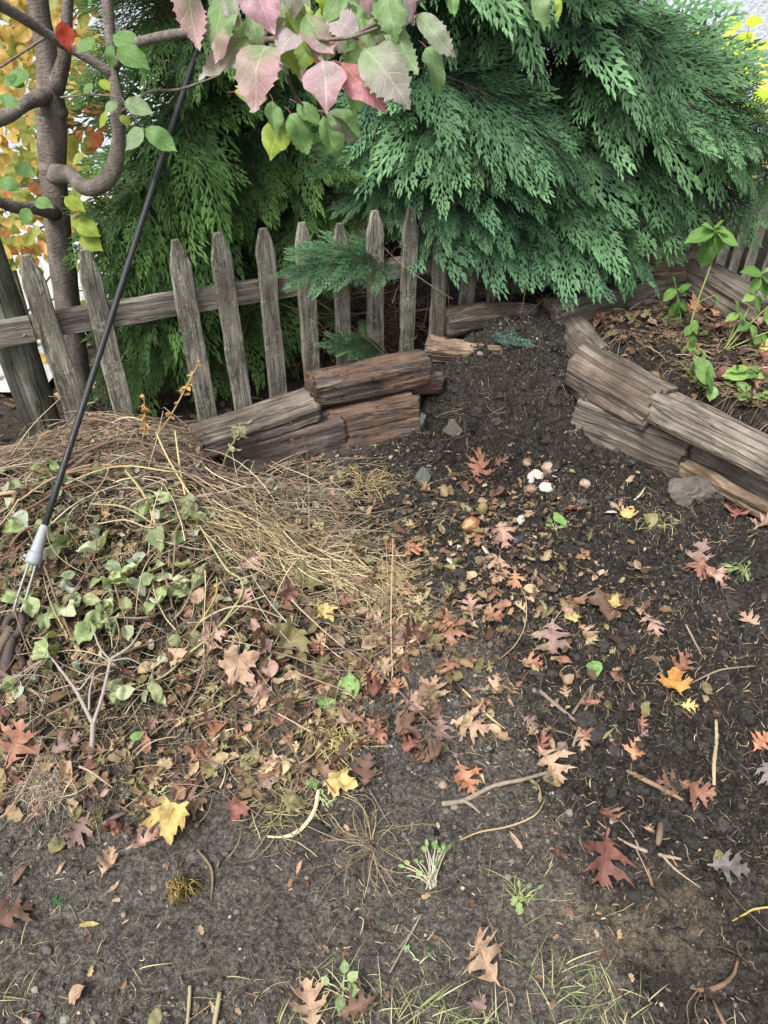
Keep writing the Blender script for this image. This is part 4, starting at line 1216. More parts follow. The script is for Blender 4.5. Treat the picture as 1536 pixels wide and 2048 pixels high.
for _ in range(14):
    a = rc.uniform(-0.2, math.pi + 0.2); z = rc.uniform(0.3, 2.6); r_ = 0.75 * (1 - z / 3.4)
    tip = np.array([-0.5 + math.cos(a) * r_, 3.5 + math.sin(a) * r_, z])
    add_bough(arbor, arb[rc.randrange(6)], (-0.5, 3.4, z + 0.1), tip, rc.uniform(-0.4, 0.4), 1.3)
dead_twigs(arbor, lambda rng, n: np.column_stack([rng.uniform(-1.0, 0.1, n), rng.uniform(2.85, 3.5, n), rng.uniform(0.05, 0.5, n)]), 420, 6)

# ------------------------------------------------------------------ dogwood at the left
DW = np.array([-1.235, 2.62, 0.0])
dog = thing('dogwood_tree', 'slim grey barked dogwood behind the fence with pink tinged leaves overhead', 'tree', DW)
b = Bag()
tr = [on_y(190, 900, 2.62), on_y(158, 760, 2.62), on_y(128, 560, 2.62), on_y(109, 380, 2.62), on_y(103, 230, 2.62), on_y(92, 100, 2.62), on_y(72, -30, 2.62), on_y(60, -400, 2.65), on_y(40, -900, 2.7)]
tr[0][2] = -0.05
tube(b, tr, [0.052, 0.047, 0.044, 0.041, 0.043, 0.032, 0.029, 0.024, 0.018], 110, 20, wob=0.09)
# old pruning rings
for v in (222, 335): tube(b, [on_y(105, v + 14, 2.62), on_y(104, v, 2.62), on_y(103, v - 14, 2.62)], [0.040, 0.0475, 0.040], 8, 18, wob=0.14, cap=False)
b.build('trunk', M['bark'], dog, origin=tuple(DW))
def limb(pts, r, wob=0.06, ns=10, n=None):
    b = Bag(); tube(b, pts, r, n, ns, wob=wob)
    return b.build('branch', M['bark'], dog, origin=tuple(DW))
Y = lambda u, v, y: on_y(u, v, y)
limb([Y(105, 348, 2.60), Y(140, 350, 2.52), Y(168, 372, 2.48), Y(200, 372, 2.46), Y(228, 335, 2.46), Y(236, 280, 2.46), Y(236, 215, 2.47), Y(228, 150, 2.48), Y(220, 60, 2.5), Y(212, -40, 2.5), Y(205, -300, 2.5)],
     [0.031, 0.027, 0.025, 0.026, 0.025, 0.021, 0.022, 0.017, 0.016, 0.015, 0.01], 0.16, 14, 110)
limb([Y(112, 175, 2.60), Y(128, 120, 2.58), Y(133, 60, 2.56), Y(138, -60, 2.55), Y(150, -300, 2.5)], [0.028, 0.020, 0.017, 0.015, 0.01])
limb([Y(92, 190, 2.60), Y(55, 205, 2.5), Y(0, 238, 2.4), Y(-120, 270, 2.2), Y(-300, 260, 2.0)], [0.03, 0.020, 0.020, 0.016, 0.008])
limb([Y(110, 425, 2.6), Y(70, 415, 2.5), Y(30, 415, 2.42), Y(-60, 380, 2.3)], [0.03, 0.022, 0.019, 0.01])
limb([Y(-60, -20, 2.2), Y(0, 10, 2.3), Y(60, 45, 2.38), Y(120, 85, 2.44), Y(190, 125, 2.47), Y(226, 152, 2.48)], [0.016, 0.015, 0.014, 0.0135, 0.0135, 0.014])
limb([Y(232, 130, 2.48), Y(262, 92, 2.40), Y(320, 74, 2.2), Y(388, 64, 1.95), Y(450, 72, 1.75), Y(540, 80, 1.55), Y(606, 66, 1.44), Y(640, 78, 1.40), Y(700, 75, 1.38), Y(770, 50, 1.40)],
     [0.014, 0.013, 0.012, 0.0095, 0.007, 0.0055, 0.0042, 0.0035, 0.003, 0.002])
limb([Y(606, 66, 1.44), Y(622, 95, 1.41), Y(650, 128, 1.38)], [0.0038, 0.0034, 0.003], ns=8)
limb([Y(560, 80, 1.6), Y(575, 150, 1.75), Y(600, 205, 1.85), Y(648, 226, 1.86)], [0.0045, 0.004, 0.003, 0.002], ns=8)
limb([Y(700, 75, 1.38), Y(800, 20, 1.42), Y(905, -20, 1.5), Y(1100, -40, 1.6)], [0.003, 0.003, 0.003, 0.002], ns=8)
limb([Y(0, 135, 2.45), Y(45, 105, 2.46), Y(90, 75, 2.47)], [0.004, 0.004, 0.005], ns=6)
limb([Y(240, 225, 2.46), Y(270, 205, 2.42), Y(300, 183, 2.4), Y(360, 178, 2.38), Y(440, 150, 2.35)], [0.006, 0.005, 0.0045, 0.0035, 0.002], ns=7)
limb([Y(122, 195, 2.58), Y(180, 190, 2.5), Y(240, 195, 2.4), Y(250, 210, 2.36), Y(288, 260, 2.3)], [0.004, 0.003, 0.002, 0.002, 0.0015], ns=6)

PK, PG, GR1, GR2, YG, RD = rgb(188, 132, 154), rgb(168, 152, 158), rgb(130, 152, 112), rgb(104, 140, 80), rgb(146, 164, 66), rgb(172, 96, 104)
over = [  # base pixel, tip pixel, width/length, depth at base, depth at tip, colour at stalk, colour at tip
    (527, 84, 500, 205, 0.70, 1.40, 1.30, GR1, PK), (649, 131, 652, 219, 0.85, 1.38, 1.31, PG, PK), (682, 129, 789, 211, 0.52, 1.38, 1.33, RD, PK), (722, 86, 826, 195, 0.66, 1.38, 1.30, GR1, PG),
    (512, 82, 387, 133, 0.52, 1.50, 1.42, GR1, PG), (368, -50, 391, 76, 0.55, 1.5, 1.40, GR1, PK), (460, -30, 406, 92, 0.66, 1.5, 1.42, GR2, GR1), (500, -55, 540, 55, 0.6, 1.45, 1.38, PG, PK),
    (607, 60, 545, 82, 0.75, 1.44, 1.38, PG, PG), (612, 34, 670, 96, 0.6, 1.43, 1.36, GR2, PK), (716, 78, 640, 8, 0.72, 1.39, 1.42, PG, PG), (765, -30, 800, 80, 0.62, 1.42, 1.36, GR2, GR1),
    (762, 45, 850, 138, 0.6, 1.42, 1.36, GR1, GR1), (832, 25, 915, 110, 0.52, 1.45, 1.40, GR1, PG), (800, -40, 822, 50, 0.55, 1.45, 1.38, PG, PG), (735, -60, 738, 25, 0.6, 1.42, 1.38, PK, PG),
    (570, -50, 600, 30, 0.66, 1.44, 1.40, GR2, PG), (640, -60, 655, 30, 0.7, 1.46, 1.42, YG, YG), (690, -20, 640, 40, 0.6, 1.44, 1.40, GR1, GR2), (545, 200, 556, 260, 0.62, 1.86, 1.80, GR2, GR2),
    (562, 238, 535, 314, 0.72, 1.86, 1.78, YG, YG), (580, 225, 627, 307, 0.62, 1.86, 1.80, GR2, GR2), (646, 233, 688, 320, 0.56, 1.86, 1.80, GR2, GR2), (652, 226, 724, 278, 0.42, 1.86, 1.82, GR2, PG),
    (660, 215, 738, 258, 0.4, 1.86, 1.82, GR2, GR2), (592, 205, 650, 252, 0.55, 1.86, 1.83, GR2, GR2), (560, 100, 604, 127, 0.6, 1.6, 1.56, GR2, GR2), (500, 60, 465, 95, 0.55, 1.6, 1.58, GR1, GR2),
    (712, 150, 712, 228, 0.5, 1.45, 1.40, GR2, GR2), (690, 120, 700, 190, 0.5, 1.46, 1.43, GR2, YG), (898, -20, 918, 30, 0.45, 1.5, 1.47, GR2, GR2), (1068, -20, 1104, 50, 0.55, 1.6, 1.55, GR1, GR2), (1108, -10, 1128, 34, 0.4, 1.6, 1.57, YG, YG),
    (620, 80, 632, 135, 0.3, 1.43, 1.40, rgb(160, 110, 70), rgb(190, 140, 100)), (800, 100, 838, 135, 0.5, 1.46, 1.42, GR2, YG), (740, 40, 780, 90, 0.55, 1.43, 1.40, GR2, PG), (570, 30, 520, 60, 0.6, 1.46, 1.42, GR1, PG), (440, -60, 420, 20, 0.6, 1.52, 1.48, GR2, GR1), (530, 110, 500, 150, 0.5, 1.62, 1.6, GR2, GR2), (610, 150, 640, 200, 0.5, 1.7, 1.66, GR2, GR2), (470, 185, 520, 200, 0.4, 1.7, 1.68, YG, GR2)]
rs = random.Random(12)
for _ in range(52):
    u0, v0 = rs.uniform(430, 860), rs.uniform(-70, 110); a_ = rs.uniform(-1.0, 1.0); l_ = rs.uniform(60, 105); y_ = rs.uniform(1.42, 1.75)
    if u0 < 520 and v0 > 60: continue
    over.append((u0, v0, u0 + l_ * math.sin(a_), v0 + l_ * math.cos(a_), rs.uniform(0.42, 0.62), y_, y_ - 0.05, GR2 if rs.random() < 0.6 else GR1, rs.choice([GR2, GR1, PK, PG, YG])))
b = Bag()
for (u0, v0, u1, v1, w, y0, y1, c1, c2) in over:
    p, q = on_y(u0, v0, y0), on_y(u1, v1, y1)
    L = np.linalg.norm(q - p)
    put_leaf(b, (DOGLEAF if rs.random() < 0.5 else OVATE)[rs.randrange(4)], L * 0.94, p, q - p, np.array([rs.uniform(-0.5, 0.5), -0.75, 0.75]), (0.75 * c1 + 0.25 * GR1) * 1.0, c2 * 1.0, 0.85, 0.018, rs, stalk_col=rgb(190, 110, 110) * 0.8,
             fold=rs.uniform(0.05, 0.35), bend=-rs.uniform(0.3, 0.9), curl=rs.uniform(-1.0, 0.2), ripple=0.13, twist=rs.uniform(-.5, .5), seed=rs.random() * 40, width=min(1.3, w / 0.64))
b.build('foliage', M['green_leaf'], dog, origin=tuple(DW))
small = [(192, 78, 148, 102, 2.30, GR2), (222, 88, 219, 142, 2.34, GR2), (234, 98, 300, 130, 2.32, GR2), (226, 72, 282, 86, 2.36, GR2), (236, 205, 204, 222, 2.36, GR1), (250, 203, 306, 222, 2.32, GR1), (288, 260, 244, 296, 2.28, GR1), (290, 258, 356, 300, 2.26, GR2),
         (200, 160, 222, 180, 2.38, YG), (186, 168, 165, 186, 2.4, GR2), (60, 150, 0, 160, 2.3, GR2), (50, 172, 10, 150, 2.3, GR2), (0, 190, 40, 215, 2.3, GR2), (70, 400, 105, 412, 2.3, GR2), (60, 418, 40, 452, 2.3, GR2), (124, 42, 138, 104, 2.40, rgb(170, 66, 48)),
         (215, 225, 196, 255, 2.4, YG), (30, 330, 70, 350, 2.4, GR2), (0, 360, 38, 378, 2.4, GR2), (240, 232, 262, 250, 2.4, YG), (150, 440, 200, 470, 2.45, YG), (160, 470, 205, 500, 2.45, YG), (130, 395, 170, 420, 2.45, YG), (170, 430, 185, 475, 2.46, GR2)]
b = Bag()
for (u0, v0, u1, v1, y, c) in small:
    p, q = on_y(u0, v0, y), on_y(u1, v1, y - 0.02)
    L = np.linalg.norm(q - p)
    put_leaf(b, OVATE[rs.randrange(4)], L, p, q - p, np.array([rs.uniform(-0.3, 0.3), -0.7, 0.8]), c * 0.9, c * 0.95, 0.5, 0.012, rs, fold=0.15, bend=-0.3, curl=-0.2, ripple=0.06, seed=rs.random() * 40, width=1.05)
b.build('foliage', M['green_leaf'], dog, origin=tuple(DW))

# young maple behind with yellow and orange leaves
mp = thing('young_maple', 'small tree with yellow and orange autumn leaves behind the leftmost fence boards', 'tree', (-1.65, 3.2, 0))
b = Bag()
tube(b, [(-1.65, 3.2, -0.05), (-1.62, 3.18, 0.6), (-1.6, 3.2, 1.3), (-1.55, 3.2, 2.2)], [0.016, 0.013, 0.010, 0.005], 40, 8, wob=0.06)
stems = []
for i in range(26):
    z = rs.uniform(0.1, 1.9); a = rs.uniform(-2.9, 0.5)
    p = np.array([-1.62, 3.19, z]); q = p + np.array([math.cos(a) * rs.uniform(0.3, 0.75), math.sin(a) * rs.uniform(0.1, 0.5), rs.uniform(0.0, 0.35)])
    tube(b, [p, (p + q) / 2 + [0, 0, 0.05], q], [0.005, 0.004, 0.0015], 12, 5); stems.append((p, q))
b.build('stem', M['bark'], mp, origin=(-1.65, 3.2, 0))
b = Bag()
for i in range(800):
    if i < 720:
        u = rs.uniform(-40, 215) if i % 4 else rs.uniform(-40, 110); v = rs.uniform(-60, 540)
        if i % 5 == 0: u, v = rs.uniform(-40, 100), rs.uniform(640, 880)
        p = on_y(u, v, rs.uniform(2.82, 3.35))
    else:
        s_, q_ = stems[rs.randrange(len(stems))]; p = s_ + (q_ - s_) * rs.uniform(0.4, 1); v = px_of(p)[1]
    f = rs.random()
    if v < 250: c = rgb(232, 196, 92) if f < 0.46 else (rgb(224, 158, 96) if f < 0.56 else rgb(186, 198, 96))
    else: c = rgb(186, 200, 90) if f < 0.62 else (rgb(232, 198, 92) if f < 0.9 else rgb(222, 150, 84))
    if 205 < v < 290 and u > 110 and f > 0.5: c = rgb(228, 134, 76)
    c = (c * 0.84 + 0.16 * c.mean()) * 0.80
    a = rs.uniform(0, 6.28)
    put_leaf(b, DOGLEAF[rs.randrange(4)] if i % 6 else MAPLE[0], rs.uniform(0.045, 0.075), p, (math.cos(a) * 0.7, rs.uniform(-0.5, 0.2), math.sin(a) * 0.4 - 0.6), (rs.uniform(-.6, .6), -0.8, rs.uniform(0.1, 1)), c * 0.9, c * np.array([0.95, 0.85, 0.8]), rs.uniform(0.1, 0.7), 0.015, rs,
             fold=0.15, bend=-rs.uniform(0, .5), curl=rs.uniform(-.3, .3), ripple=0.06, seed=rs.random() * 50, width=1.15)
M['autumn_leaf'] = mat_leaf('autumn_leaf', 0.5, 0.38, 0.3, 0.35, 0.15, 1.3)
b.build('foliage', M['autumn_leaf'], mp, origin=(-1.65, 3.2, 0))

sh = thing('yellowing_shrub', 'lime yellow leafy shrub by the house wall, half hidden by the evergreen', 'shrub', (2.0, 4.6, 0))
b = Bag()
for i in range(12):
    a = rs.uniform(0, 6.28)
    tube(b, [(2.0, 4.6, -0.05), (2.0 + 0.3 * math.cos(a), 4.6 + 0.2 * math.sin(a), 0.6), (2.0 + 0.75 * math.cos(a), 4.6 + 0.3 * math.sin(a), rs.uniform(0.7, 1.4))], [0.008, 0.006, 0.002], 14, 5)
b.build('stem', M['bark'], sh, origin=(2.0, 4.6, 0))
b = Bag()
for i in range(330):
    p = np.array([rs.gauss(1.7, 0.5), rs.uniform(4.1, 4.9), rs.uniform(0.35, 1.22)])
    c = rgb(186, 210, 70) if rs.random() < 0.7 else rgb(226, 214, 110)
    a = rs.uniform(0, 6.28)
    put_leaf(b, OVATE[rs.randrange(4)], rs.uniform(0.08, 0.13), p, (math.cos(a), rs.uniform(-0.6, 0.2), -0.4 + 0.5 * math.sin(a)), (rs.uniform(-.5, .5), -0.7, 0.8), c * 0.9, c, 0.4, 0, rs, fold=0.1, bend=-0.3, curl=0, ripple=0.05, seed=rs.random() * 40)
b.build('foliage', M['autumn_leaf'], sh, origin=(2.0, 4.6, 0))

# old boards leaning behind the corner of the fence at the far right
def lean_board(label, p, q, w, th, mat, seed):
    me = board_mesh('leaning_board', float(np.linalg.norm(np.asarray(q) - np.asarray(p))), w, th, mat, seed)
    o = bpy.data.objects.new('leaning_board', me); COL.objects.link(o)
    place_x_up(o, p, np.asarray(q) - np.asarray(p), (0, -1, 0.1))
    return tag(o, label, 'board', 'old boards leaning at the far fence corner')
lean_board('grey board leaning steeply across the far fence pickets', on_y(1400, 430, 4.02), on_y(1600, 225, 4.02), 0.08, 0.03, M['rail'], 61)
lean_board('narrow dark board crossing low behind the basil plants', on_y(1420, 455, 4.08), on_y(1640, 330, 4.08), 0.05, 0.03, M['post'], 62)
# ------------------------------------------------------------------ brush heap: straw, twigs and leaf mould nobody could count
def ground_dir(a):                                   # picture direction (degrees, clockwise from up) -> direction on the ground
    a = math.radians(a); v = np.array([math.sin(a), math.cos(a) / 0.68, 0]); return v / np.linalg.norm(v)
def surf_strands(b, P0, ang, L, R, cols, rng, lift=0.012, wig=0.35, m=9, ns=3, over=None):
    """strands that follow the ground, each raised a little over it"""
    n = len(P0); t = np.linspace(-0.5, 0.5, m)
    a = ang[:, None] + rng.normal(0, wig, (n, 1)) * t[None] * 2 + rng.normal(0, wig * 0.35, (n, m)).cumsum(1) * 0.3
    X = P0[:, 0:1] + np.cumsum(np.cos(a), 1) * L[:, None] / m - np.cos(ang)[:, None] * L[:, None] * 0.5
    Y = P0[:, 1:2] + np.cumsum(np.sin(a), 1) * L[:, None] / m - np.sin(ang)[:, None] * L[:, None] * 0.5
    ov = rng.random((n, 1)) * lift * 2 if over is None else over[:, None]
    tilt = rng.normal(0, lift * 1.1, (n, 1)) * t[None] * 2
    Z = H0(X, Y) + 0.004 + np.maximum(ov + tilt + lift * 0.8 * (0.25 - t ** 2)[None] * rng.uniform(0, 3, (n, 1)), 0.001)
    RR = R[:, None] * np.interp(t, [-0.5, 0.5], [1, 0.45])[None]
    strands(b, np.stack([X, Y, Z], -1), RR, cols, ns)
def heap_points(rng, n, f):
    return scatter_ground(rng, n, f, (-1.75, 0.85), (0.35, 2.5))
STRAW = np.array([rgb(208, 196, 162), rgb(188, 174, 140), rgb(170, 158, 128), rgb(148, 142, 116), rgb(160, 144, 122), rgb(130, 116, 98), rgb(104, 92, 80), rgb(186, 176, 154)]) * 0.92
TWIGC = np.array([rgb(140, 120, 104), rgb(116, 98, 84), rgb(162, 142, 122), rgb(100, 84, 74), rgb(176, 158, 136), rgb(132, 108, 96)])
def brush():
    rng = np.random.default_rng(21)
    b = Bag()
    inh = lambda x, y: sst(1.02, 0.75, litter_q(x, y)) * (y < fence_y(x) - 0.02) * (1 - 0.8 * sst(-0.62, -0.5, x) * sst(2.02, 2.12, y))
    n = 4200
    sa, sc_ = ground_px(345, 968)[:2], ground_px(815, 1190)[:2]
    def seg(x, y):
        d = sc_ - sa; q = np.clip(((x - sa[0]) * d[0] + (y - sa[1]) * d[1]) / (d @ d), 0, 1)
        return np.hypot(x - sa[0] - q * d[0], y - sa[1] - q * d[1])
    P = heap_points(rng, n, lambda x, y: inh(x, y) * np.clip(0.46 + 0.9 * sst(0.30, 0.08, seg(x, y)) + 0.45 * sst(1.85, 2.0, y), 0, 1))
    ang = rng.normal(0.35, 1.1, n) + np.where((P[:, 0] > -0.55) & (P[:, 1] > 1.5), -0.9, 0.0)
    surf_strands(b, P, ang, np.clip(0.07 * np.exp(rng.normal(0, 0.5, n)), 0.02, 0.26), np.clip(0.0009 * np.exp(rng.normal(0, 0.35, n)), 0.0005, 0.0022), STRAW[rng.integers(0, 8, n)] * np.exp(rng.normal(0, 0.22, (n, 1))), rng, 0.014)
    n = 1500                                          # dull matted stems low in the heap
    P = heap_points(rng, n, lambda x, y: sst(1.04, 0.85, litter_q(x, y)) * (y < 1.75))
    surf_strands(b, P, rng.normal(1.2, 1.0, n), np.clip(0.08 * np.exp(rng.normal(0, 0.4, n)), 0.03, 0.2), np.full(n, 0.0011), (np.array([rgb(148, 138, 106), rgb(124, 112, 86), rgb(108, 94, 74), rgb(166, 150, 112)]) * 0.9)[rng.integers(0, 4, n)] * np.exp(rng.normal(0, 0.2, (n, 1))), rng, 0.010, 0.6)
    n = 420                                           # fine twigs at the back, sweeping up to the right
    P = heap_points(rng, n, lambda x, y: sst(1.0, 0.7, heap_q(x, y)) * sst(1.55, 1.9, y) * (y < fence_y(x) - 0.01))
    surf_strands(b, P, rng.normal(0.45, 0.35, n), rng.uniform(0.15, 0.5, n), np.clip(0.0016 * np.exp(rng.normal(0, 0.35, n)), 0.0009, 0.0034), TWIGC[rng.integers(0, 6, n)] * np.exp(rng.normal(0, 0.2, (n, 1))), rng, 0.022, 0.22, 11, 4)
    n = 240                                           # stouter broken twigs lying every way
    P = heap_points(rng, n, lambda x, y: sst(1.0, 0.8, litter_q(x, y)) * (y < fence_y(x) - 0.05))
    surf_strands(b, P, rng.normal(0.5, 0.9, n), rng.uniform(0.08, 0.34, n), np.clip(0.0024 * np.exp(rng.normal(0, 0.3, n)), 0.0014, 0.0045), TWIGC[rng.integers(0, 6, n)] * np.exp(rng.normal(-0.15, 0.3, (n, 1))), rng, 0.026, 0.35, 11, 6)
    n = 150                                           # stems poking up out of the tangle
    P = heap_points(rng, n, lambda x, y: sst(0.95, 0.6, heap_q(x, y)) * (y < fence_y(x) - 0.1))
    surf_strands(b, P, rng.uniform(0, 6.28, n), rng.uniform(0.08, 0.26, n), rng.uniform(0.0010, 0.0022, n), STRAW[rng.integers(0, 8, n)] * np.exp(rng.normal(0, 0.2, (n, 1))), rng, 0.05, 0.5, 11, 5)
    n = 380                                           # stray strands over the soil round the heap and under the log stack
    P = scatter_ground(rng, n, lambda x, y: sst(0.45, 0.1, np.hypot((x + 0.1) / 0.5, (y - 2.0) / 0.35) - 0.5), (-0.6, 1.5), (0.5, 2.4))
    surf_strands(b, P, rng.normal(0.2, 0.9, n), rng.uniform(0.05, 0.2, n), np.full(n, 0.0008), STRAW[rng.integers(0, 5, n)], rng, 0.008, 0.5)
    o = b.build('brush_litter', M['straw'])
    tag(o, 'tangle of dry straw, stems and fine twigs heaped over the left side', 'brush', kind='stuff')
brush()
def litter():
    rng = np.random.default_rng(33); rs = random.Random(33)
    b = Bag()
    pal = [rgb(150, 124, 96), rgb(118, 98, 80), rgb(174, 150, 116), rgb(106, 90, 76), rgb(140, 130, 92), rgb(152, 116, 96), rgb(88, 74, 62), rgb(130, 126, 86), rgb(186, 168, 134)]
    P = heap_points(rng, 3000, lambda x, y: sst(1.08, 0.85, litter_q(x, y)) * np.where(y < 1.65, 1.0, 0.45) * (y < fence_y(x) - 0.03))
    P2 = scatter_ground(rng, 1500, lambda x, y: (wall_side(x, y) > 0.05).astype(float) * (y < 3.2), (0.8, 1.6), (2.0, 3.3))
    P3 = scatter_ground(rng, 520, lambda x, y: np.exp(-((x - 0.15) / 0.42) ** 2 - ((y - 1.5) / 0.40) ** 2) * (heap_q(x, y) > 0.9), (-0.5, 0.9), (1.2, 2.4))
    P4 = scatter_ground(rng, 500, lambda x, y: (y > fence_y(x) + 0.05) * 1.0, (-2.0, 2.1), (1.2, 3.6))
    P5 = scatter_ground(rng, 520, lambda x, y: np.exp(-((x - 0.36) / 0.30) ** 2 - ((y - 1.85) / 0.30) ** 2), (-0.3, 1.3), (1.3, 2.5))
    cnt = 0
    for p in np.vstack([P, P2, P3, P4, P5]):
        cnt += 1
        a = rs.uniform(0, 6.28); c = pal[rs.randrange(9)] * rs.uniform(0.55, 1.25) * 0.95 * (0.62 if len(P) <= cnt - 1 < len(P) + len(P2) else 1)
        tp = rs.choice([OAK[0], OAK[3], SCRAP[0], SCRAP[0], OVATE[0], LANCE[0]])
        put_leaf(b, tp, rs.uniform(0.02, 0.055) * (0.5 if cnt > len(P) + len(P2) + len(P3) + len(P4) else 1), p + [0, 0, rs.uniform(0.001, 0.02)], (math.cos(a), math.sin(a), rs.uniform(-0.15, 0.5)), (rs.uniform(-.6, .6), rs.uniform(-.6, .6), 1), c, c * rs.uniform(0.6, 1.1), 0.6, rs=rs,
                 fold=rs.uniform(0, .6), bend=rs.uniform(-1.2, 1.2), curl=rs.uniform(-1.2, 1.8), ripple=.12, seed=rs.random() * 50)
    wl = [rgb(150, 160, 130), rgb(124, 136, 108), rgb(172, 178, 150), rgb(110, 118, 92)]
    for p in heap_points(rng, 800, lambda x, y: sst(0.98, 0.6, heap_q(x, y)) * (y < 2.0) * (y > 1.1)):
        a = rs.uniform(0, 6.28); c = wl[rs.randrange(4)] * rs.uniform(0.5, 0.95)
        put_leaf(b, rs.choice([SCRAP[0], LANCE[0], OVATE[1]]), rs.uniform(0.014, 0.042), p + [0, 0, rs.uniform(0.008, 0.035)], (math.cos(a), math.sin(a), rs.uniform(-0.3, 0.5)), (rs.uniform(-.8, .8), rs.uniform(-.8, .8), 1), c, c * 0.8, 0.5, rs=rs, fold=rs.uniform(0.2, .9), bend=rs.uniform(-1.8, 1.8), curl=rs.uniform(-1.8, 1.8), ripple=.2, seed=rs.random() * 50)
    o = b.build('leaf_litter', M['dry_leaf'])
    tag(o, 'mat of crumpled brown leaf pieces under the brush and on the bed', 'leaf litter', kind='stuff')
litter()
def bed_twigs():
    rng = np.random.default_rng(44); b = Bag()
    n = 2700
    P = scatter_ground(rng, n, lambda x, y: (wall_side(x, y) > 0.03).astype(float) * (y < 3.25), (0.8, 1.7), (2.1, 3.3))
    surf_strands(b, P, rng.normal(0.0, 0.7, n), rng.uniform(0.03, 0.18, n), np.clip(0.0015 * np.exp(rng.normal(0, 0.4, n)), 0.0008, 0.004), TWIGC[rng.integers(0, 6, n)] * np.exp(rng.normal(-0.45, 0.4, (n, 1))), rng, 0.012, 0.3, 9, 4)
    o = b.build('bed_twigs', M['twig'])
    tag(o, 'brown twigs and bark strips mulching the raised bed', 'mulch', kind='stuff')
bed_twigs()
def roots():
    rng = np.random.default_rng(55); b = Bag()
    n = 260                                           # rootlets hanging out of the dug soil
    P = scatter_ground(rng, n, lambda x, y: np.exp(-((x - 0.35) / 0.18) ** 2 - ((y - 2.45) / 0.2) ** 2) + 0.25 * rough_mask(x, y) * (wall_side(x, y) < -0.1) * (y < 2.7), (-0.1, 0.5), (1.3, 2.9))
    surf_strands(b, P, rng.uniform(0, 6.28, n), np.clip(0.07 * np.exp(rng.normal(0, 0.5, n)), 0.02, 0.22), np.clip(0.0010 * np.exp(rng.normal(0, 0.4, n)), 0.0005, 0.0024), (np.array([rgb(158, 140, 110), rgb(124, 104, 82), rgb(98, 80, 66)]) * 0.8)[rng.integers(0, 3, n)], rng, 0.012, 1.2, 12, 4)
    o = b.build('loose_roots', M['twig'])
    tag(o, 'thin bare rootlets poking out of the dug soil', 'roots', kind='stuff')
roots()
def grass():
    rng = np.random.default_rng(66); rs = random.Random(66); b = Bag()
    tufts = [(640, 1960, 10), (690, 1985, 14), (720, 2035, 20), (760, 2010, 12), (800, 2045, 26), (860, 2050, 24), (910, 2048, 22), (980, 2035, 14), (1120, 1985, 16), (1140, 1950, 9), (1160, 2035, 14), (1210, 2000, 12), (1240, 2040, 16), (1300, 2050, 12), (1190, 1930, 6), (1060, 1940, 7), (1040, 1795, 12), (1020, 1775, 7), (560, 2055, 8), (380, 2060, 8), (120, 2050, 8), (20, 2000, 8), (30, 1920, 4),
             (1480, 1145, 14), (1500, 1085, 8), (1310, 1060, 6), (1335, 1400, 5), (640, 2070, 16), (950, 2075, 22), (1080, 2070, 16), (1480, 2060, 3), (450, 1960, 3), (250, 1960, 3)]
    for (u, v, n) in tufts:
        p = ground_px(u, v)
        for _ in range(int(n * 1.0)):
            a = rs.uniform(0, 6.28); L = rs.uniform(0.02, 0.085); q = p + np.array([rs.gauss(0, 0.018), rs.gauss(0, 0.018), 0]); q[2] = float(H(q[0], q[1]))
            rise = rs.uniform(0.15, 0.9)
            d = np.array([math.cos(a), math.sin(a), 0])
            t = np.linspace(0, 1, 6)[:, None]
            C = q + d * L * t * (0.35 + 0.65 * t) + np.array([0, 0, 1.0]) * L * rise * (t - 0.62 * t ** 2)
            w = rs.uniform(0.0005, 0.0011) * np.array([0.8, 1, 1, 0.9, 0.6, 0.05])[:, None]
            s = np.array([-d[1], d[0], 0.25])
            V = np.vstack([C - s * w, C + s * w]); Q = [(i, i + 1, i + 7, i + 6) for i in range(5)]
            c = rs.choice([rgb(142, 154, 98), rgb(124, 138, 86), rgb(172, 168, 128), rgb(184, 172, 132), rgb(112, 126, 80)]) * rs.uniform(0.7, 1.0)
            b.add(V, None, Q, c)
    o = b.build('grass', M['straw'])
    tag(o, 'sparse thin grass blades sprouting from the trodden soil', 'grass', kind='stuff')
grass()
def pebbles():
    rng = np.random.default_rng(68); b = Bag()
    P = scatter_ground(rng, 130, lambda x, y: 0.6 * (wall_side(x, y) < -0.05) * (y < 2.3), (-1.1, 0.35), (1.3, 2.3))
    S = np.clip(0.004 * np.exp(rng.normal(0, 0.4, len(P))), 0.002, 0.010)
    pal = np.array([rgb(150, 142, 134), rgb(178, 164, 150), rgb(120, 108, 98), rgb(160, 138, 120)]) * 0.8
    P[:, 2] += S * 0.3
    lumps(b, P, S, pal[rng.integers(0, 4, len(P))], rng, ICO2, 0.2, 0.75, 1.0)
    o = b.build('pebbles', M['clod']); tag(o, 'small pale pebbles scattered in the soil', 'pebbles', kind='stuff')
pebbles()

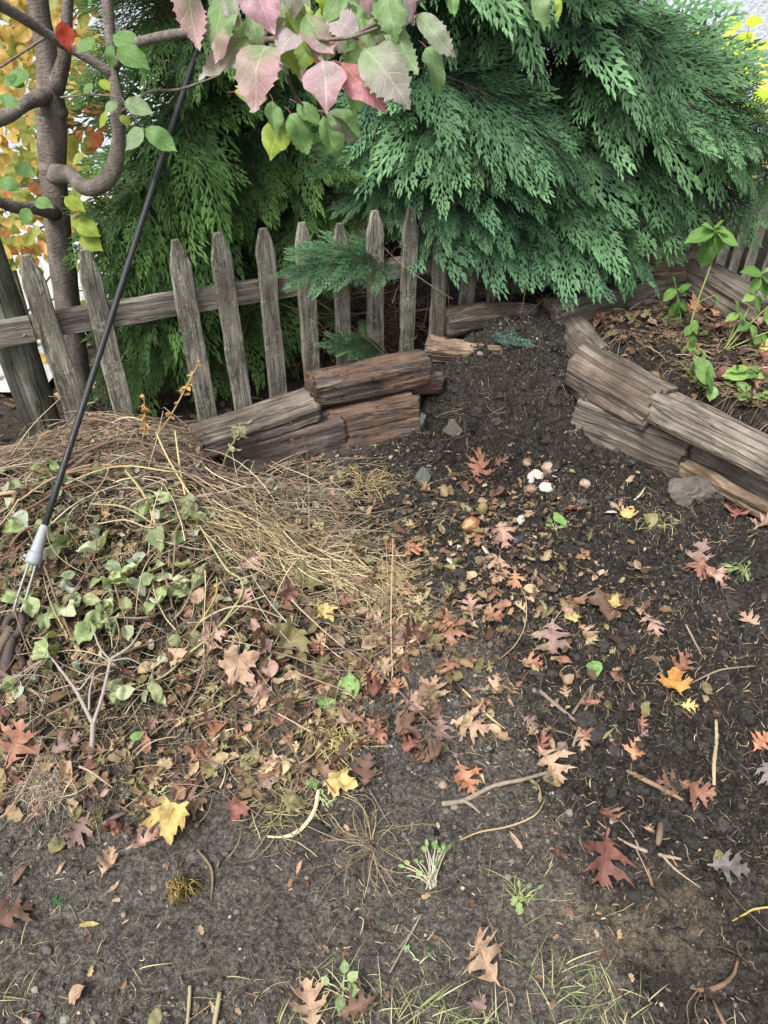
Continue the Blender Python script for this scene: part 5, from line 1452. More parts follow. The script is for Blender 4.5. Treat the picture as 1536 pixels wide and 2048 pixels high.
# ------------------------------------------------------------------ sticks, stems and other single pieces
def sp(lst):                                          # (u, v, height above the ground) -> points
    return [ground_px(u, v, h) for (u, v, h) in lst]
def rod(name, label, cat, branches, col, mat='twig', group=None, ns=9, wob=0.22):
    """branches: list of (list of (u, v, h), radii); one thing, one mesh"""
    b = Bag(); org = None
    for k, (pts, r) in enumerate(branches):
        P = sp(pts)
        if org is None: org = P[0].copy()
        tube(b, P, r, None, ns, rgb(*col) * 0.9, wob=wob, seed=k)
    o = b.build(name, M[mat], origin=tuple(org))
    return tag(o, label, cat, group)
rod('forked_stick', 'pale grey forked stick lying on the trodden soil by a tan leaf', 'stick', [([(884, 1608, .006), (930, 1600, .008), (985, 1573, .010), (1040, 1560, .010), (1092, 1546, .012), (1140, 1530, .015)], [0.00585, 0.00585, 0.004836, 0.00468, 0.0039, 0.00234]), ([(925, 1600, .008), (945, 1612, .006), (960, 1626, .003)], [0.00468, 0.00351, 0.00234])], (142, 130, 116), group='loose sticks on the ground')
rod('stick', 'straight pale stick standing out on the dark soil at the right, ochre toward one end', 'stick', [([(1432, 1440, .014), (1433, 1480, .020), (1428, 1530, .020), (1428, 1570, .014)], [0.00336, 0.0044, 0.00464, 0.0036])], (178, 158, 130), group='loose sticks on the ground')
rod('stick', 'tan stick with a torn end ending under a red brown curled leaf', 'stick', [([(1254, 1542, .008), (1290, 1560, .010), (1330, 1580, .012), (1365, 1600, .008)], [0.00374, 0.00544, 0.00544, 0.0034])], (140, 116, 94), group='loose sticks on the ground')
rod('stick', 'mauve grey straight stick with a freshly broken white end', 'stick', [([(1080, 1382, .012), (1115, 1412, .012), (1150, 1441, .008)], [0.00496, 0.0048, 0.0044])], (134, 120, 110), group='loose sticks on the ground')
rod('stick', 'long thin grey stick leaning across the soil beside the broken ended one', 'stick', [([(1186, 1370, .010), (1168, 1430, .012), (1146, 1492, .008)], [0.0028, 0.00384, 0.0036])], (146, 130, 112), group='loose sticks on the ground')
rod('stick', 'short grey stick above the mauve stick, sloping the other way', 'stick', [([(1182, 1374, .020), (1160, 1405, .016), (1145, 1428, .012)], [0.0032, 0.0036, 0.0036])], (128, 112, 98), group='loose sticks on the ground')
rod('dry_twig', 'spindly branching dry twig below the red brown oak leaf', 'twig', [([(1195, 1642, .006), (1235, 1675, .008), (1280, 1698, .010), (1330, 1712, .010), (1362, 1718, .008)], [.0012, .0022, .0042, .004, .003]), ([(1325, 1711, .010), (1350, 1738, .008), (1400, 1775, .004)], [.003, .0026, .001]), ([(1280, 1698, .010), (1262, 1665, .012), (1240, 1640, .010)], [.002, .0014, .0008]), ([(1270, 1694, .01), (1290, 1735, .008), (1300, 1760, .004)], [.002, .0013, .0008])], (158, 142, 124))
rod('stick', 'reddish brown splinter lying near the end of the dry twig', 'stick', [([(1296, 1738, .006), (1303, 1768, .006), (1313, 1800, .005)], [0.0024, 0.00336, 0.0024])], (152, 116, 92), group='loose sticks on the ground')
rod('wood_chip', 'blunt brown wood chip between the red oak leaf and the pale stick', 'wood chip', [([(1322, 1645, .010), (1320, 1668, .010), (1316, 1690, .008)], [0.0064, 0.0072, 0.0048])], (120, 102, 86))
rod('dry_stalk', 'bone white curved dry stem by the front edge of the heap', 'stem', [([(637, 1580, .02), (630, 1618, .012), (612, 1648, .010), (588, 1668, .008), (560, 1674, .008), (535, 1673, .006)], [.004, .0048, .005, .0052, .003, .0022])], (214, 196, 160), 'straw')
rod('dry_stalk', 'thin wavy tan stem on the open soil between forked stick and dandelion', 'stem', [([(1090, 1600, .006), (1070, 1630, .008), (1020, 1652, .010), (960, 1664, .008), (920, 1680, .004)], [.0012, .002, .0022, .002, .001])], (172, 152, 118), 'straw')
rod('stick', 'thin dark stick under the brown three lobed leaf at the edge of the heap', 'stick', [([(738, 1578, .010), (758, 1612, .008), (780, 1652, .004)], [0.0024, 0.0024, 0.0016])], (112, 98, 88), group='loose sticks on the ground')
rod('dry_stalk', 'straight thin grey stem lying by the front grass', 'stem', [([(842, 1830, .006), (815, 1880, .006), (780, 1945, .004)], [.0015, .0019, .0017])], (148, 134, 118), 'straw')
rod('dry_stalk', 'pale flat stem end at the bottom edge of the picture, left one', 'stem', [([(380, 1972, .008), (378, 2010, .008), (374, 2060, .004)], [0.0036, 0.0033, 0.003])], (162, 152, 122), 'straw')
rod('dry_stalk', 'wider pale flat stem at the bottom edge beside the other one', 'stem', [([(440, 1985, .008), (434, 2020, .008), (425, 2070, .004)], [0.00465, 0.0045, 0.00375])], (156, 148, 114), 'straw')
rod('woody_root', 'orange brown woody root with side rootlets in the loose soil, front right', 'root', [([(1475, 1922, .014), (1466, 1950, .014), (1440, 1972, .012), (1405, 1980, .010), (1380, 1975, .004)], [0.0024, 0.00336, 0.00448, 0.00448, 0.0016]), ([(1395, 1980, .008), (1375, 2010, .008), (1378, 2050, .004)], [0.0016, 0.00128, 0.0008]), ([(1402, 1982, .008), (1390, 2015, .01), (1400, 2046, .004)], [0.00144, 0.00112, 0.0008]), ([(1410, 1985, .008), (1412, 2020, .01), (1425, 2050, .004)], [0.0016, 0.00128, 0.0008])], (122, 98, 78))
rod('woody_root', 'short knobbly root stub near the bottom right corner', 'root', [([(1425, 2000, .010), (1440, 2030, .010), (1460, 2070, .008)], [0.0024, 0.004, 0.0044])], (120, 98, 80))
rod('dry_stalk', 'yellow curled bare stem at the right edge above the woody root', 'stem', [([(1560, 1812, .012), (1510, 1818, .014), (1490, 1828, .010), (1465, 1842, .004)], [.002, .0022, .002, .001])], (182, 160, 92), 'straw')
rod('dry_stalk', 'pale winding stem lying on the soil by the oak leaves in the middle', 'stem', [([(925, 1378, .012), (952, 1405, .010), (975, 1430, .008), (1010, 1458, .004)], [.0022, .003, .003, .001])], (196, 178, 128), 'straw')
rod('long_twig', 'long thin dark twig running across the fallen oak leaves', 'twig', [([(520, 1290, .05), (620, 1300, .05), (700, 1300, .045), (760, 1345, .04), (820, 1405, .03), (880, 1465, .02), (918, 1488, .012)], [.0018, .0024, .0026, .0026, .0024, .002, .001])], (120, 98, 92))
rod('dry_stalk', 'thin upright straw stalk crossing the end of the straw bundle', 'stalk', [([(786, 1070, .06), (784, 1150, .06), (782, 1240, .05), (783, 1300, .03), (786, 1352, .01)], [.0012, .0018, .002, .0018, .0014])], (192, 160, 118), 'straw')
rod('thin_root', 'long thin wavy root trailing from the food scraps toward the oak leaves', 'root', [([(1040, 1175, .01), (1052, 1200, .01), (1050, 1250, .01), (1030, 1290, .008), (1000, 1318, .004)], [.0008, .0013, .0014, .0012, .0008])], (172, 156, 126), 'straw')
rod('thin_root', 'pale straight rootlet sloping up past the dark mauve leaf', 'root', [([(1090, 1275, .008), (1120, 1225, .012), (1160, 1195, .012), (1215, 1168, .006)], [.0010, .0014, .0014, .0009])], (182, 168, 138), 'straw')
rod('stick', 'grey twig on dark soil beside the hole under the right wall', 'stick', [([(1372, 1250, .012), (1385, 1275, .014), (1402, 1308, .008)], [0.0028, 0.0032, 0.002])], (150, 134, 118), group='loose sticks on the ground')
rod('stick', 'curving grey root stick above the golden leaf', 'stick', [([(1375, 1370, .008), (1420, 1348, .014), (1450, 1338, .014), (1510, 1332, .006)], [0.0012, 0.0024, 0.00256, 0.00128])], (138, 124, 108), group='loose sticks on the ground')
rod('fish_bone_stem', 'short cream stem pointing at the rotten slab', 'stem', [([(1290, 975, .006), (1280, 990, .010), (1268, 1000, .006)], [.002, .004, .002])], (206, 190, 160), 'straw')
rod('stick', 'weathered grey stick at the front of the heap, cut at both ends', 'stick', [([(256, 1622, .010), (228, 1636, .012), (204, 1650, .008)], [0.004, 0.00496, 0.0048])], (118, 106, 96), group='loose sticks on the ground')
rod('stick', 'brown upright stick end below the heap beside a dusky leaf', 'stick', [([(388, 1590, .012), (390, 1612, .012), (388, 1640, .006)], [0.0036, 0.004, 0.0036])], (124, 104, 90), group='loose sticks on the ground')
rod('thin_root', 'brown root curling down from the big yellow leaf', 'root', [([(395, 1700, .006), (418, 1728, .010), (425, 1755, .008), (422, 1800, .004)], [.002, .0030, .003, .0014])], (122, 108, 84), 'straw')

# sticks and cut stems on the heap
GH = 'cut stems lying on the brush heap'
rod('thick_branch', 'thick brown branch stub reaching in from the left edge beside the anchor', 'branch', [([(-60, 1345, .04), (-10, 1310, .05), (22, 1255, .06)], [0.01152, 0.01152, 0.0108]), ([(-30, 1318, .05), (40, 1370, .03), (110, 1400, .02)], [0.00576, 0.00576, 0.0036])], (112, 96, 84))
rod('thick_branch', 'dark branch lying under the stub at the left edge', 'branch', [([(-40, 1230, .02), (30, 1290, .03), (50, 1345, .02)], [0.00936, 0.01008, 0.00864])], (74, 60, 54))
rod('cut_twig', 'pinkish tan broken twig at the left edge above the clamp', 'twig', [([(-20, 992, .04), (20, 985, .05), (36, 985, .05)], [0.00576, 0.00576, 0.00504]), ([(32, 985, .05), (26, 1005, .04), (22, 1020, .03)], [0.00432, 0.0036, 0.00216])], (176, 144, 122), group=GH)
def sweep(label, pts, r, col, name='long_branch', mat='twig'): rod(name, label, 'branch', [(pts, r)], col, mat, GH)
sweep('long purplish branch arching over the crown of the heap toward the straw', [(120, 940, .03), (170, 905, .05), (240, 880, .07), (300, 890, .08), (360, 935, .08), (420, 980, .07), (520, 1030, .05)], [.004, .0045, .005, .005, .0045, .004, .002], (112, 90, 84))
sweep('straight grey branch climbing toward the fence behind the guy wire', [(100, 985, .03), (160, 925, .05), (225, 875, .06)], [.006, .0062, .005], (122, 108, 100))
sweep('thin reddish branch across the top of the heap from the left edge', [(-20, 1000, .03), (60, 975, .05), (140, 945, .06), (210, 935, .06), (270, 925, .05)], [.003, .0035, .0035, .003, .002], (140, 106, 88))
sweep('brown branch running level under the thin reddish one', [(-20, 1045, .03), (60, 1015, .05), (130, 975, .05), (200, 960, .04)], [.0035, .004, .004, .002], (112, 88, 74))
sweep('pale tan branch end crossing beneath the guy wire', [(-10, 1030, .05), (40, 1000, .06), (100, 960, .07), (180, 930, .06), (260, 935, .05)], [.0022, .003, .003, .003, .002], (168, 142, 112))
sweep('dark bare branch lying between heap and reddish block', [(365, 905, .02), (390, 945, .04), (415, 965, .04), (440, 960, .03)], [.009, .0095, .008, .005], (92, 80, 74))
sweep('yellow green stem bending round the right side of the heap', [(400, 1052, .06), (425, 1095, .06), (455, 1140, .06), (482, 1160, .06), (480, 1195, .05), (430, 1262, .05), (380, 1305, .04), (330, 1350, .04), (268, 1378, .03)], [.0024, .0028, .003, .003, .003, .003, .003, .0024, .0014], (158, 160, 112), 'green_stalk', 'straw')
sweep('short olive stem beside the bent yellow green one', [(434, 1155, .06), (432, 1190, .06), (410, 1230, .05), (385, 1265, .04)], [.002, .0026, .0028, .002], (150, 150, 80), 'green_stalk', 'straw')
sweep('straw coloured stem standing up from the crown of the heap, left one', [(312, 864, .12), (330, 905, .10), (355, 950, .07), (382, 992, .05)], [.0026, .0028, .0028, .0026], (190, 178, 128), 'dry_stalk', 'straw')
sweep('straw coloured stem standing up from the crown of the heap, right one', [(350, 862, .12), (355, 900, .09), (362, 950, .06), (370, 990, .05)], [.0026, .0028, .0028, .0026], (196, 184, 132), 'dry_stalk', 'straw')
sweep('long yellow stem arching level over the straw on the heap', [(130, 968, .06), (200, 940, .08), (260, 932, .09), (330, 942, .09), (385, 950, .07), (440, 985, .05)], [.0016, .002, .0022, .0022, .002, .0012], (194, 178, 128), 'dry_stalk', 'straw')
sweep('olive stem slanting from the middle of the heap to the wilted leaves', [(182, 1008, .06), (240, 1012, .07), (280, 1030, .06), (315, 1055, .05)], [.002, .0026, .0028, .002], (166, 154, 112), 'dry_stalk', 'straw')
sweep('thick yellowish stem at the heart of the heap', [(250, 940, .06), (285, 985, .07), (308, 1040, .06), (316, 1060, .05)], [.0036, .004, .0042, .0036], (164, 150, 110), 'dry_stalk', 'straw')
sweep('pale stem crossing the yellow one at the heart of the heap', [(195, 1048, .06), (250, 1040, .08), (300, 1055, .07), (345, 1040, .06), (360, 1035, .05)], [.0016, .002, .0022, .0022, .0016], (180, 164, 122), 'dry_stalk', 'straw')

def dry_plant(label, base, pts, r, col, leafcol, n, seed, leafsize=0.02):
    rs = random.Random(seed)
    t = thing('dry_stalk', label, 'stalk', base)
    b = Bag(); P = tube(b, pts, r, 24, 6, rgb(*col) * 0.9, wob=0.08); b.build('stem', M['straw'], t, origin=tuple(base))
    b = Bag()
    for _ in range(n):
        p = P[rs.randrange(len(P) // 3, len(P))]; a = rs.uniform(0, 6.28)
        put_leaf(b, rs.choice([SCRAP[0], LANCE[0], OVATE[0]]), leafsize * rs.uniform(0.6, 1.4), p, (math.cos(a), math.sin(a), -0.6), (0, -.5, 1), rgb(*leafcol) * rs.uniform(0.6, 1.1), rs=rs, fold=0.5, bend=1.0, curl=1.2, ripple=0.15, seed=rs.random() * 30)
    b.build('dry_leaves', M['dry_leaf'], t, origin=tuple(base))
g0 = ground_px(305, 885, 0.04)
dry_plant('tan weed stalk leaning to the right before the fence with a withered tip', g0, [g0, on_y(345, 825, g0[1] + 0.01), on_y(385, 750, g0[1] + 0.03), on_y(400, 722, g0[1] + 0.03)], [.0028, .0028, .0024, .0014], (178, 158, 108), (180, 140, 92), 22, 1)
g0 = ground_px(282, 895, 0.03)
dry_plant('short straight weed stalk with shrivelled orange leaves before the fence', g0, [g0, on_y(290, 850, g0[1]), on_y(288, 790, g0[1] + 0.01)], [.002, .002, .0012], (186, 148, 98), (196, 150, 96), 18, 2)
g0 = ground_px(600, 950, 0.0)
dry_plant('thin dead stalk standing before the reddish block', g0, [g0, on_y(590, 900, g0[1]), on_y(583, 845, g0[1] + 0.01)], [.0016, .0015, .0009], (108, 92, 76), (120, 96, 76), 5, 3, 0.012)
g0 = ground_px(445, 935, 0.03)
dry_plant('withered grey green plant drooping in front of the pale grain log', g0, [g0, on_y(455, 905, g0[1]), on_y(476, 868, g0[1] + 0.01), on_y(480, 845, g0[1] + 0.01)], [.0035, .0032, .0028, .002], (148, 150, 110), (160, 164, 130), 16, 4, 0.045)

# straw bundle at the right of the heap
def bundle():
    rng = np.random.default_rng(9); b = Bag()
    a, c = ground_px(345, 968, 0.06), ground_px(815, 1190, 0.01)
    n = 300
    t0 = rng.uniform(-0.05, 0.80, n); ln = rng.uniform(0.12, 0.48, n)
    t = np.clip(t0[:, None] + np.linspace(0, 1, 12)[None] * ln[:, None], -0.05, 1.12)
    spread = np.interp(t, [0, 0.3, 0.6, 0.85, 1.1], [0.15, 0.13, 0.11, 0.10, 0.14])
    d = c - a; d = d / np.linalg.norm(d); s = np.array([-d[1], d[0], 0]) / np.hypot(d[0], d[1])
    w = rng.normal(0, 0.55, (n, 1)) + rng.normal(0, 0.9, (n, 1)) * (t - t0[:, None] - ln[:, None] / 2) * 3 + 0.25 * fbm2(t * 6 + rng.uniform(0, 90, (n, 1)), t * 0 + 3, 2, 4)
    P = a + t[..., None] * (c - a) + s * (w * spread)[..., None]
    P[..., 2] = H0(P[..., 0], P[..., 1]) + 0.006 + np.abs(rng.normal(0, 0.030, (n, 1))) * np.sin(np.clip(t, 0, 1) * math.pi * 0.9 + 0.25) + 0.02 * (1 - np.clip(t, 0, 1))
    cols = (np.array([rgb(216, 198, 150), rgb(200, 180, 134), rgb(176, 158, 122), rgb(222, 206, 164), rgb(140, 122, 96), rgb(164, 140, 112)]) * 0.85)[rng.integers(0, 6, n)] * np.exp(rng.normal(0, 0.2, (n, 1)))
    strands(b, P, np.clip(0.0010 * np.exp(rng.normal(0, 0.35, n)), 0.0006, 0.0022)[:, None] * np.linspace(1, 0.5, 12)[None], cols, 4)
    n = 70                                           # splayed ends
    e = ground_px(790, 1165, 0.02)
    an = rng.normal(-0.55, 1.0, n)
    L = rng.uniform(0.06, 0.19, n); tt = np.linspace(-0.3, 0.7, 6)
    P = e + rng.normal(0, 0.02, (n, 1, 3)) * np.array([1.4, 1.4, 0.2]) + (np.stack([np.cos(an), np.sin(an), 0 * an], -1) * L[:, None])[:, None] * tt[None, :, None]
    P[..., 2] = H0(P[..., 0], P[..., 1]) + 0.008 + rng.uniform(0, 0.03, (n, 1))
    strands(b, P, np.full((n, 6), 0.0007), (np.array([rgb(206, 188, 146), rgb(188, 168, 126)]) * 0.85)[rng.integers(0, 2, n)], 4)
    o = b.build('straw_bundle', M['straw'], origin=tuple(a))
    tag(o, 'pale yellow bundle of dry ornamental grass stems trailing off the heap', 'straw bundle')
bundle()
def tuft(name, label, cat, u, v, n, R, cols, seed, h=0.02, spread=1.0, L=(0.03, 0.09), mat='straw'):
    rng = np.random.default_rng(seed); p = ground_px(u, v); b = Bag()
    a = rng.uniform(0, 6.28, n); l = rng.uniform(*L, n); t = np.linspace(0, 1, 9)
    P0 = p + rng.normal(0, 0.012 * spread, (n, 3)) * [1, 1, 0.2]
    aa = a[:, None] + rng.normal(0, 0.9, (n, 1)) * t[None] + np.cumsum(rng.normal(0, 0.25, (n, 9)), 1) * 0.4
    X = P0[:, :1] + np.cumsum(np.cos(aa), 1) * l[:, None] / 9; Y_ = P0[:, 1:2] + np.cumsum(np.sin(aa), 1) * l[:, None] / 9
    Z = H0(X, Y_) + 0.006 + h * rng.uniform(0.1, 1.2, (n, 1)) * np.sin(t * math.pi * 0.85 + 0.2)[None]
    C = (np.array([rgb(*c) for c in cols]) * 0.88)[rng.integers(0, len(cols), n)] * np.exp(rng.normal(0, 0.2, (n, 1)))
    strands(b, np.stack([X, Y_, Z], -1), np.full((n, 9), R), C, 4)
    tag(b.build(name, M[mat], origin=tuple(p)), label, cat)
tuft('root_ball', 'fuzzy pale ball of matted roots at the left foot of the heap', 'root ball', 92, 1585, 420, 0.0005, [(186, 172, 152), (160, 146, 128), (200, 186, 166)], 1, 0.030, 1.9, (0.02, 0.055))
tuft('dry_grass_tuft', 'dead grass tuft with sprawling roots on the trodden soil', 'dry tuft', 745, 1690, 42, 0.0006, [(166, 148, 112), (140, 122, 92), (186, 168, 128)], 2, 0.03, 0.8, (0.05, 0.17))
tuft('dry_grass_tuft', 'yellow tangle of rotting stems at the right front of the heap', 'dry tuft', 668, 1488, 150, 0.0011, [(176, 160, 104), (150, 136, 88), (196, 180, 124)], 3, 0.022, 3.0, (0.02, 0.07))
tuft('dry_grass_tuft', 'flattened olive tuft below the yellow tangle, at the edge of the heap', 'dry tuft', 560, 1600, 120, 0.0010, [(150, 138, 98), (128, 116, 82), (168, 156, 114)], 4, 0.014, 3.2, (0.03, 0.10))
tuft('dry_grass_tuft', 'small straw wisp bent over on the soil right of the block stack', 'dry tuft', 735, 970, 40, 0.0009, [(196, 174, 116), (170, 150, 102)], 5, 0.05, 1.2, (0.06, 0.16))
tuft('dry_grass_tuft', 'thin pale wisps beside the rotten slab at the right', 'dry tuft', 1325, 1045, 45, 0.0008, [(176, 170, 128), (150, 150, 110)], 6, 0.03, 1.5, (0.04, 0.10))
tuft('seed_husk', 'shaggy yellow brown husk half sunk in the soil, lower left', 'seed husk', 368, 1782, 120, 0.0009, [(128, 112, 62), (96, 84, 52), (160, 140, 84)], 7, 0.03, 0.8, (0.015, 0.035))

# ------------------------------------------------------------------ cut branches with wilting leaves
LG = [rgb(168, 186, 138), rgb(150, 170, 118), rgb(186, 196, 164), rgb(158, 168, 126), rgb(176, 190, 172), rgb(140, 158, 120)]
def cut_branch(label, stems, leaves, col, seed, tone=1.0, group='cut leafy branches on the heap'):
    rs = random.Random(seed)
    org = ground_px(*stems[0][0][0])
    t = thing('cut_branch', label, 'cut branch', org, group)
    b = Bag(); pts = []
    for (p, r) in stems: pts += list(tube(b, sp(p), r, None, 8, rgb(*col) * 0.9, wob=0.08))
    pts = np.array(pts)
    lb = Bag()
    more = [(u + rs.uniform(-62, 62), v + rs.uniform(-48, 48), s * rs.uniform(0.55, 0.95)) for (u, v, s) in leaves if rs.random() < 0.65 and u > 15]
    for (u, v, s) in leaves + more:
        c = ground_px(u, v, rs.uniform(0.02, 0.075))
        size = s * px_of(c)[2] / FPX * 1.08
        i = int(np.argmin(np.linalg.norm(pts - c, axis=1))); q = pts[i]
        d = c - q; dist = np.linalg.norm(d)
        d = nrm(d * [1, 1, 0.3] + np.array([rs.uniform(-.4, .4), rs.uniform(-.5, .2), rs.uniform(-.35, .15)]) * max(dist, 0.05)) if dist > 0.01 else nrm(np.array([rs.uniform(-1, 1), rs.uniform(-1, .5), -0.2]))
        base = c - d * size * 0.5
        if dist > 0.02: tube(b, [q, (q + base) / 2 + [0, 0, 0.006], base], [0.0016, 0.0013, 0.001], 7, 5, rgb(*col) * 0.85, cap=False)
        cc = LG[rs.randrange(6)] * rs.uniform(0.78, 1.02) * tone
        put_leaf(lb, OVATE[rs.randrange(4)], size, base, d, (rs.uniform(-.7, .7), rs.uniform(-0.9, .3), 1.0), cc, cc * np.array([1.05, 0.9, 0.75]), rs.uniform(0.1, 0.6), 0.010, rs,
                 fold=rs.uniform(0.1, 0.9), bend=rs.uniform(-1.5, 0.8), curl=rs.uniform(-1.2, 1.7), ripple=0.20, twist=rs.uniform(-.9, .9), seed=rs.random() * 40, width=rs.uniform(0.85, 1.2))
    b.build('stem', M['twig'], t, origin=tuple(org))
    lb.build('foliage', M['green_leaf'], t, origin=tuple(org))
cut_branch('bleached forked sapling with a few green leaves, its cut foot toward the viewer', [([(181, 1524, .004), (184, 1490, .02), (186, 1448, .05)], [.0072, .0064, .0058]), ([(186, 1448, .05), (162, 1400, .07), (150, 1378, .075), (118, 1335, .08), (100, 1312, .07)], [.005, .0044, .004, .003, .0015]), ([(186, 1448, .05), (205, 1390, .07), (220, 1325, .08), (222, 1318, .08), (262, 1290, .08), (290, 1245, .07)], [.0048, .0042, .0038, .0038, .003, .0014]),
           ([(221, 1322, .08), (200, 1295, .09), (190, 1270, .09), (182, 1245, .08)], [.003, .0025, .002, .0012]), ([(150, 1378, .075), (162, 1376, .09), (185, 1345, .09), (200, 1330, .08)], [.0026, .0025, .002, .001]), ([(178, 1420, .06), (180, 1380, .08), (188, 1345, .09)], [.003, .0026, .0014]), ([(221, 1322, .08), (260, 1318, .07), (305, 1345, .04)], [.0024, .002, .001])],
           [(114, 1308, 52), (86, 1300, 50), (92, 1330, 46), (168, 1270, 52), (241, 1376, 52), (330, 1314, 32), (355, 1284, 42), (312, 1382, 42), (322, 1400, 44), (20, 1376, 44), (30, 1384, 34)], (158, 148, 140), 1)
cut_branch('leafy green cut branch at the left edge round the clamp of the guy wire', [([(150, 1290, .03), (120, 1220, .06), (95, 1150, .07), (70, 1090, .07), (45, 1040, .06)], [.004, .0038, .0032, .0026, .0015]), ([(120, 1220, .06), (150, 1180, .07), (185, 1120, .07), (195, 1080, .06)], [.003, .0026, .002, .001]), ([(120, 1220, .06), (60, 1205, .06), (30, 1180, .05)], [.003, .002, .001])],
           [(40, 1046, 52), (28, 1058, 44), (104, 1104, 46), (82, 1060, 40), (132, 1046, 34), (124, 1086, 36), (30, 1192, 52), (61, 1186, 42), (142, 1172, 50), (62, 1214, 40), (75, 1222, 36), (146, 1222, 48), (186, 1199, 36), (206, 1078, 54), (176, 1102, 46), (110, 1225, 40), (90, 1246, 40), (98, 1272, 34), (150, 1200, 38)], (118, 100, 84), 2)
cut_branch('wilting olive green branch across the middle of the heap', [([(345, 1160, .03), (350, 1090, .06), (352, 1060, .07), (378, 1020, .07), (390, 1000, .06)], [.003, .003, .0026, .002, .001]), ([(350, 1075, .06), (320, 1060, .06), (290, 1055, .06)], [.0024, .002, .001]), ([(350, 1100, .06), (385, 1078, .06), (410, 1080, .05)], [.002, .0016, .001])],
           [(366, 1017, 56), (379, 1040, 42), (312, 1075, 54), (304, 1018, 46), (385, 1066, 36), (405, 1052, 30), (318, 1024, 34), (420, 1022, 30), (352, 1078, 36)], (128, 112, 96), 3, 0.88)
cut_branch('pale green branch with broad leaves low in the heap, right of the clamp', [([(345, 1215, .03), (335, 1170, .06), (325, 1140, .07), (318, 1110, .06)], [.003, .0028, .0022, .0012]), ([(335, 1170, .06), (365, 1155, .07), (395, 1145, .06)], [.0022, .002, .001]), ([(345, 1215, .03), (290, 1235, .06), (230, 1235, .06), (190, 1245, .05)], [.003, .003, .002, .001]), ([(250, 1236, .06), (235, 1190, .07), (225, 1150, .06)], [.002, .0018, .001])],
           [(314, 1134, 50), (362, 1138, 50), (312, 1190, 46), (360, 1184, 58), (398, 1130, 38), (396, 1158, 32), (325, 1162, 44), (220, 1150, 48), (240, 1160, 40), (183, 1243, 46), (217, 1226, 42), (223, 1254, 38), (254, 1266, 30), (276, 1170, 44), (262, 1140, 40), (290, 1160, 38), (170, 1268, 46), (205, 1215, 34), (300, 1220, 36)], (132, 118, 104), 4)
cut_branch('small wilted branch with grey green leaves near the fence foot', [([(150, 1000, .03), (110, 960, .06), (90, 930, .06)], [.003, .0026, .0012]), ([(110, 960, .06), (60, 970, .06), (30, 975, .05)], [.002, .0018, .001])],
           [(100, 936, 44), (74, 940, 40), (82, 964, 34), (30, 974, 36), (112, 990, 28), (20, 1000, 30), (190, 945, 34), (176, 950, 26)], (128, 110, 94), 5, 0.85)

# ------------------------------------------------------------------ living plants
def plant(name, label, cat, base, stems, leaves, tpl, stemcol, leafcols, seed, group=None, width=1.0, sc=1.0):
    """stems: (points, radii); leaves: (base point, tip point)"""
    rs = random.Random(seed)
    t = thing(name, label, cat, base, group)
    b = Bag()
    for p, r in stems: tube(b, p, r, None, 7, rgb(*stemcol) * 0.85, wob=0.05)
    if stems: b.build('stem', M['straw'], t, origin=tuple(base))
    lb = Bag()
    for (p, q) in leaves:
        p, q = np.asarray(p), np.asarray(q); L = np.linalg.norm(q - p); c = rgb(*rs.choice(leafcols)) * rs.uniform(0.8, 1.0)
        put_leaf(lb, tpl[rs.randrange(len(tpl))], L * 1.05, p, q - p, (rs.uniform(-.3, .3), -0.45, 1), c, c * 0.9, 0.4, 0.004, rs, fold=rs.uniform(0.05, 0.35), bend=-rs.uniform(0.1, 0.8), curl=-rs.uniform(0, 0.6), ripple=0.05, seed=rs.random() * 40, width=width)
    lb.build('foliage', M['green_leaf'], t, origin=tuple(base))
GBZ = [(116, 156, 76), (98, 138, 66), (138, 172, 92), (86, 124, 60)]
def basil(label, ub, vb, stems, leaves, seed, dy=0.0):
    g = ground_px(ub, vb); y = g[1] + dy
    S = [([g if i == 0 and k == 0 else on_y(u, v, y) for i, (u, v) in enumerate(p)], r) for k, (p, r) in enumerate(stems)]
    plant('basil_plant', label, 'basil plant', g, S, [(on_y(a, b_, y), on_y(c, d, y - 0.02)) for (a, b_, c, d) in leaves], BASIL, (150, 166, 98), GBZ, seed, 'basil plants in the raised bed', 1.12)
basil('tallest basil plant in the bed, single stem with a tuft of bright leaves on top', 1374, 700, [([(1374, 700), (1384, 640), (1400, 590), (1424, 520), (1428, 468), (1430, 452)], [.004, .004, .0035, .003, .0026, .002]), ([(1395, 605), (1412, 597), (1430, 590)], [.0015, .0013, .001])],
      [(1428, 462, 1372, 476), (1428, 460, 1478, 492), (1430, 455, 1448, 440), (1428, 458, 1408, 446), (1430, 468, 1446, 510), (1424, 480, 1400, 540), (1430, 456, 1462, 462), (1426, 462, 1420, 494), (1430, 452, 1436, 476), (1386, 640, 1400, 668), (1384, 650, 1368, 672), (1380, 668, 1396, 690), (1430, 590, 1440, 604), (1390, 690, 1360, 722), (1392, 700, 1420, 730)], 1)
basil('low basil seedling with few drooping leaves near the hanging evergreen', 1362, 640, [([(1362, 640), (1358, 605), (1352, 578)], [.0025, .0022, .0016])],
      [(1352, 578, 1326, 600), (1354, 578, 1376, 590), (1352, 576, 1350, 552), (1354, 584, 1380, 566), (1358, 606, 1340, 640), (1358, 604, 1376, 622), (1362, 636, 1322, 640), (1362, 636, 1340, 656), (1356, 596, 1366, 640)], 2)
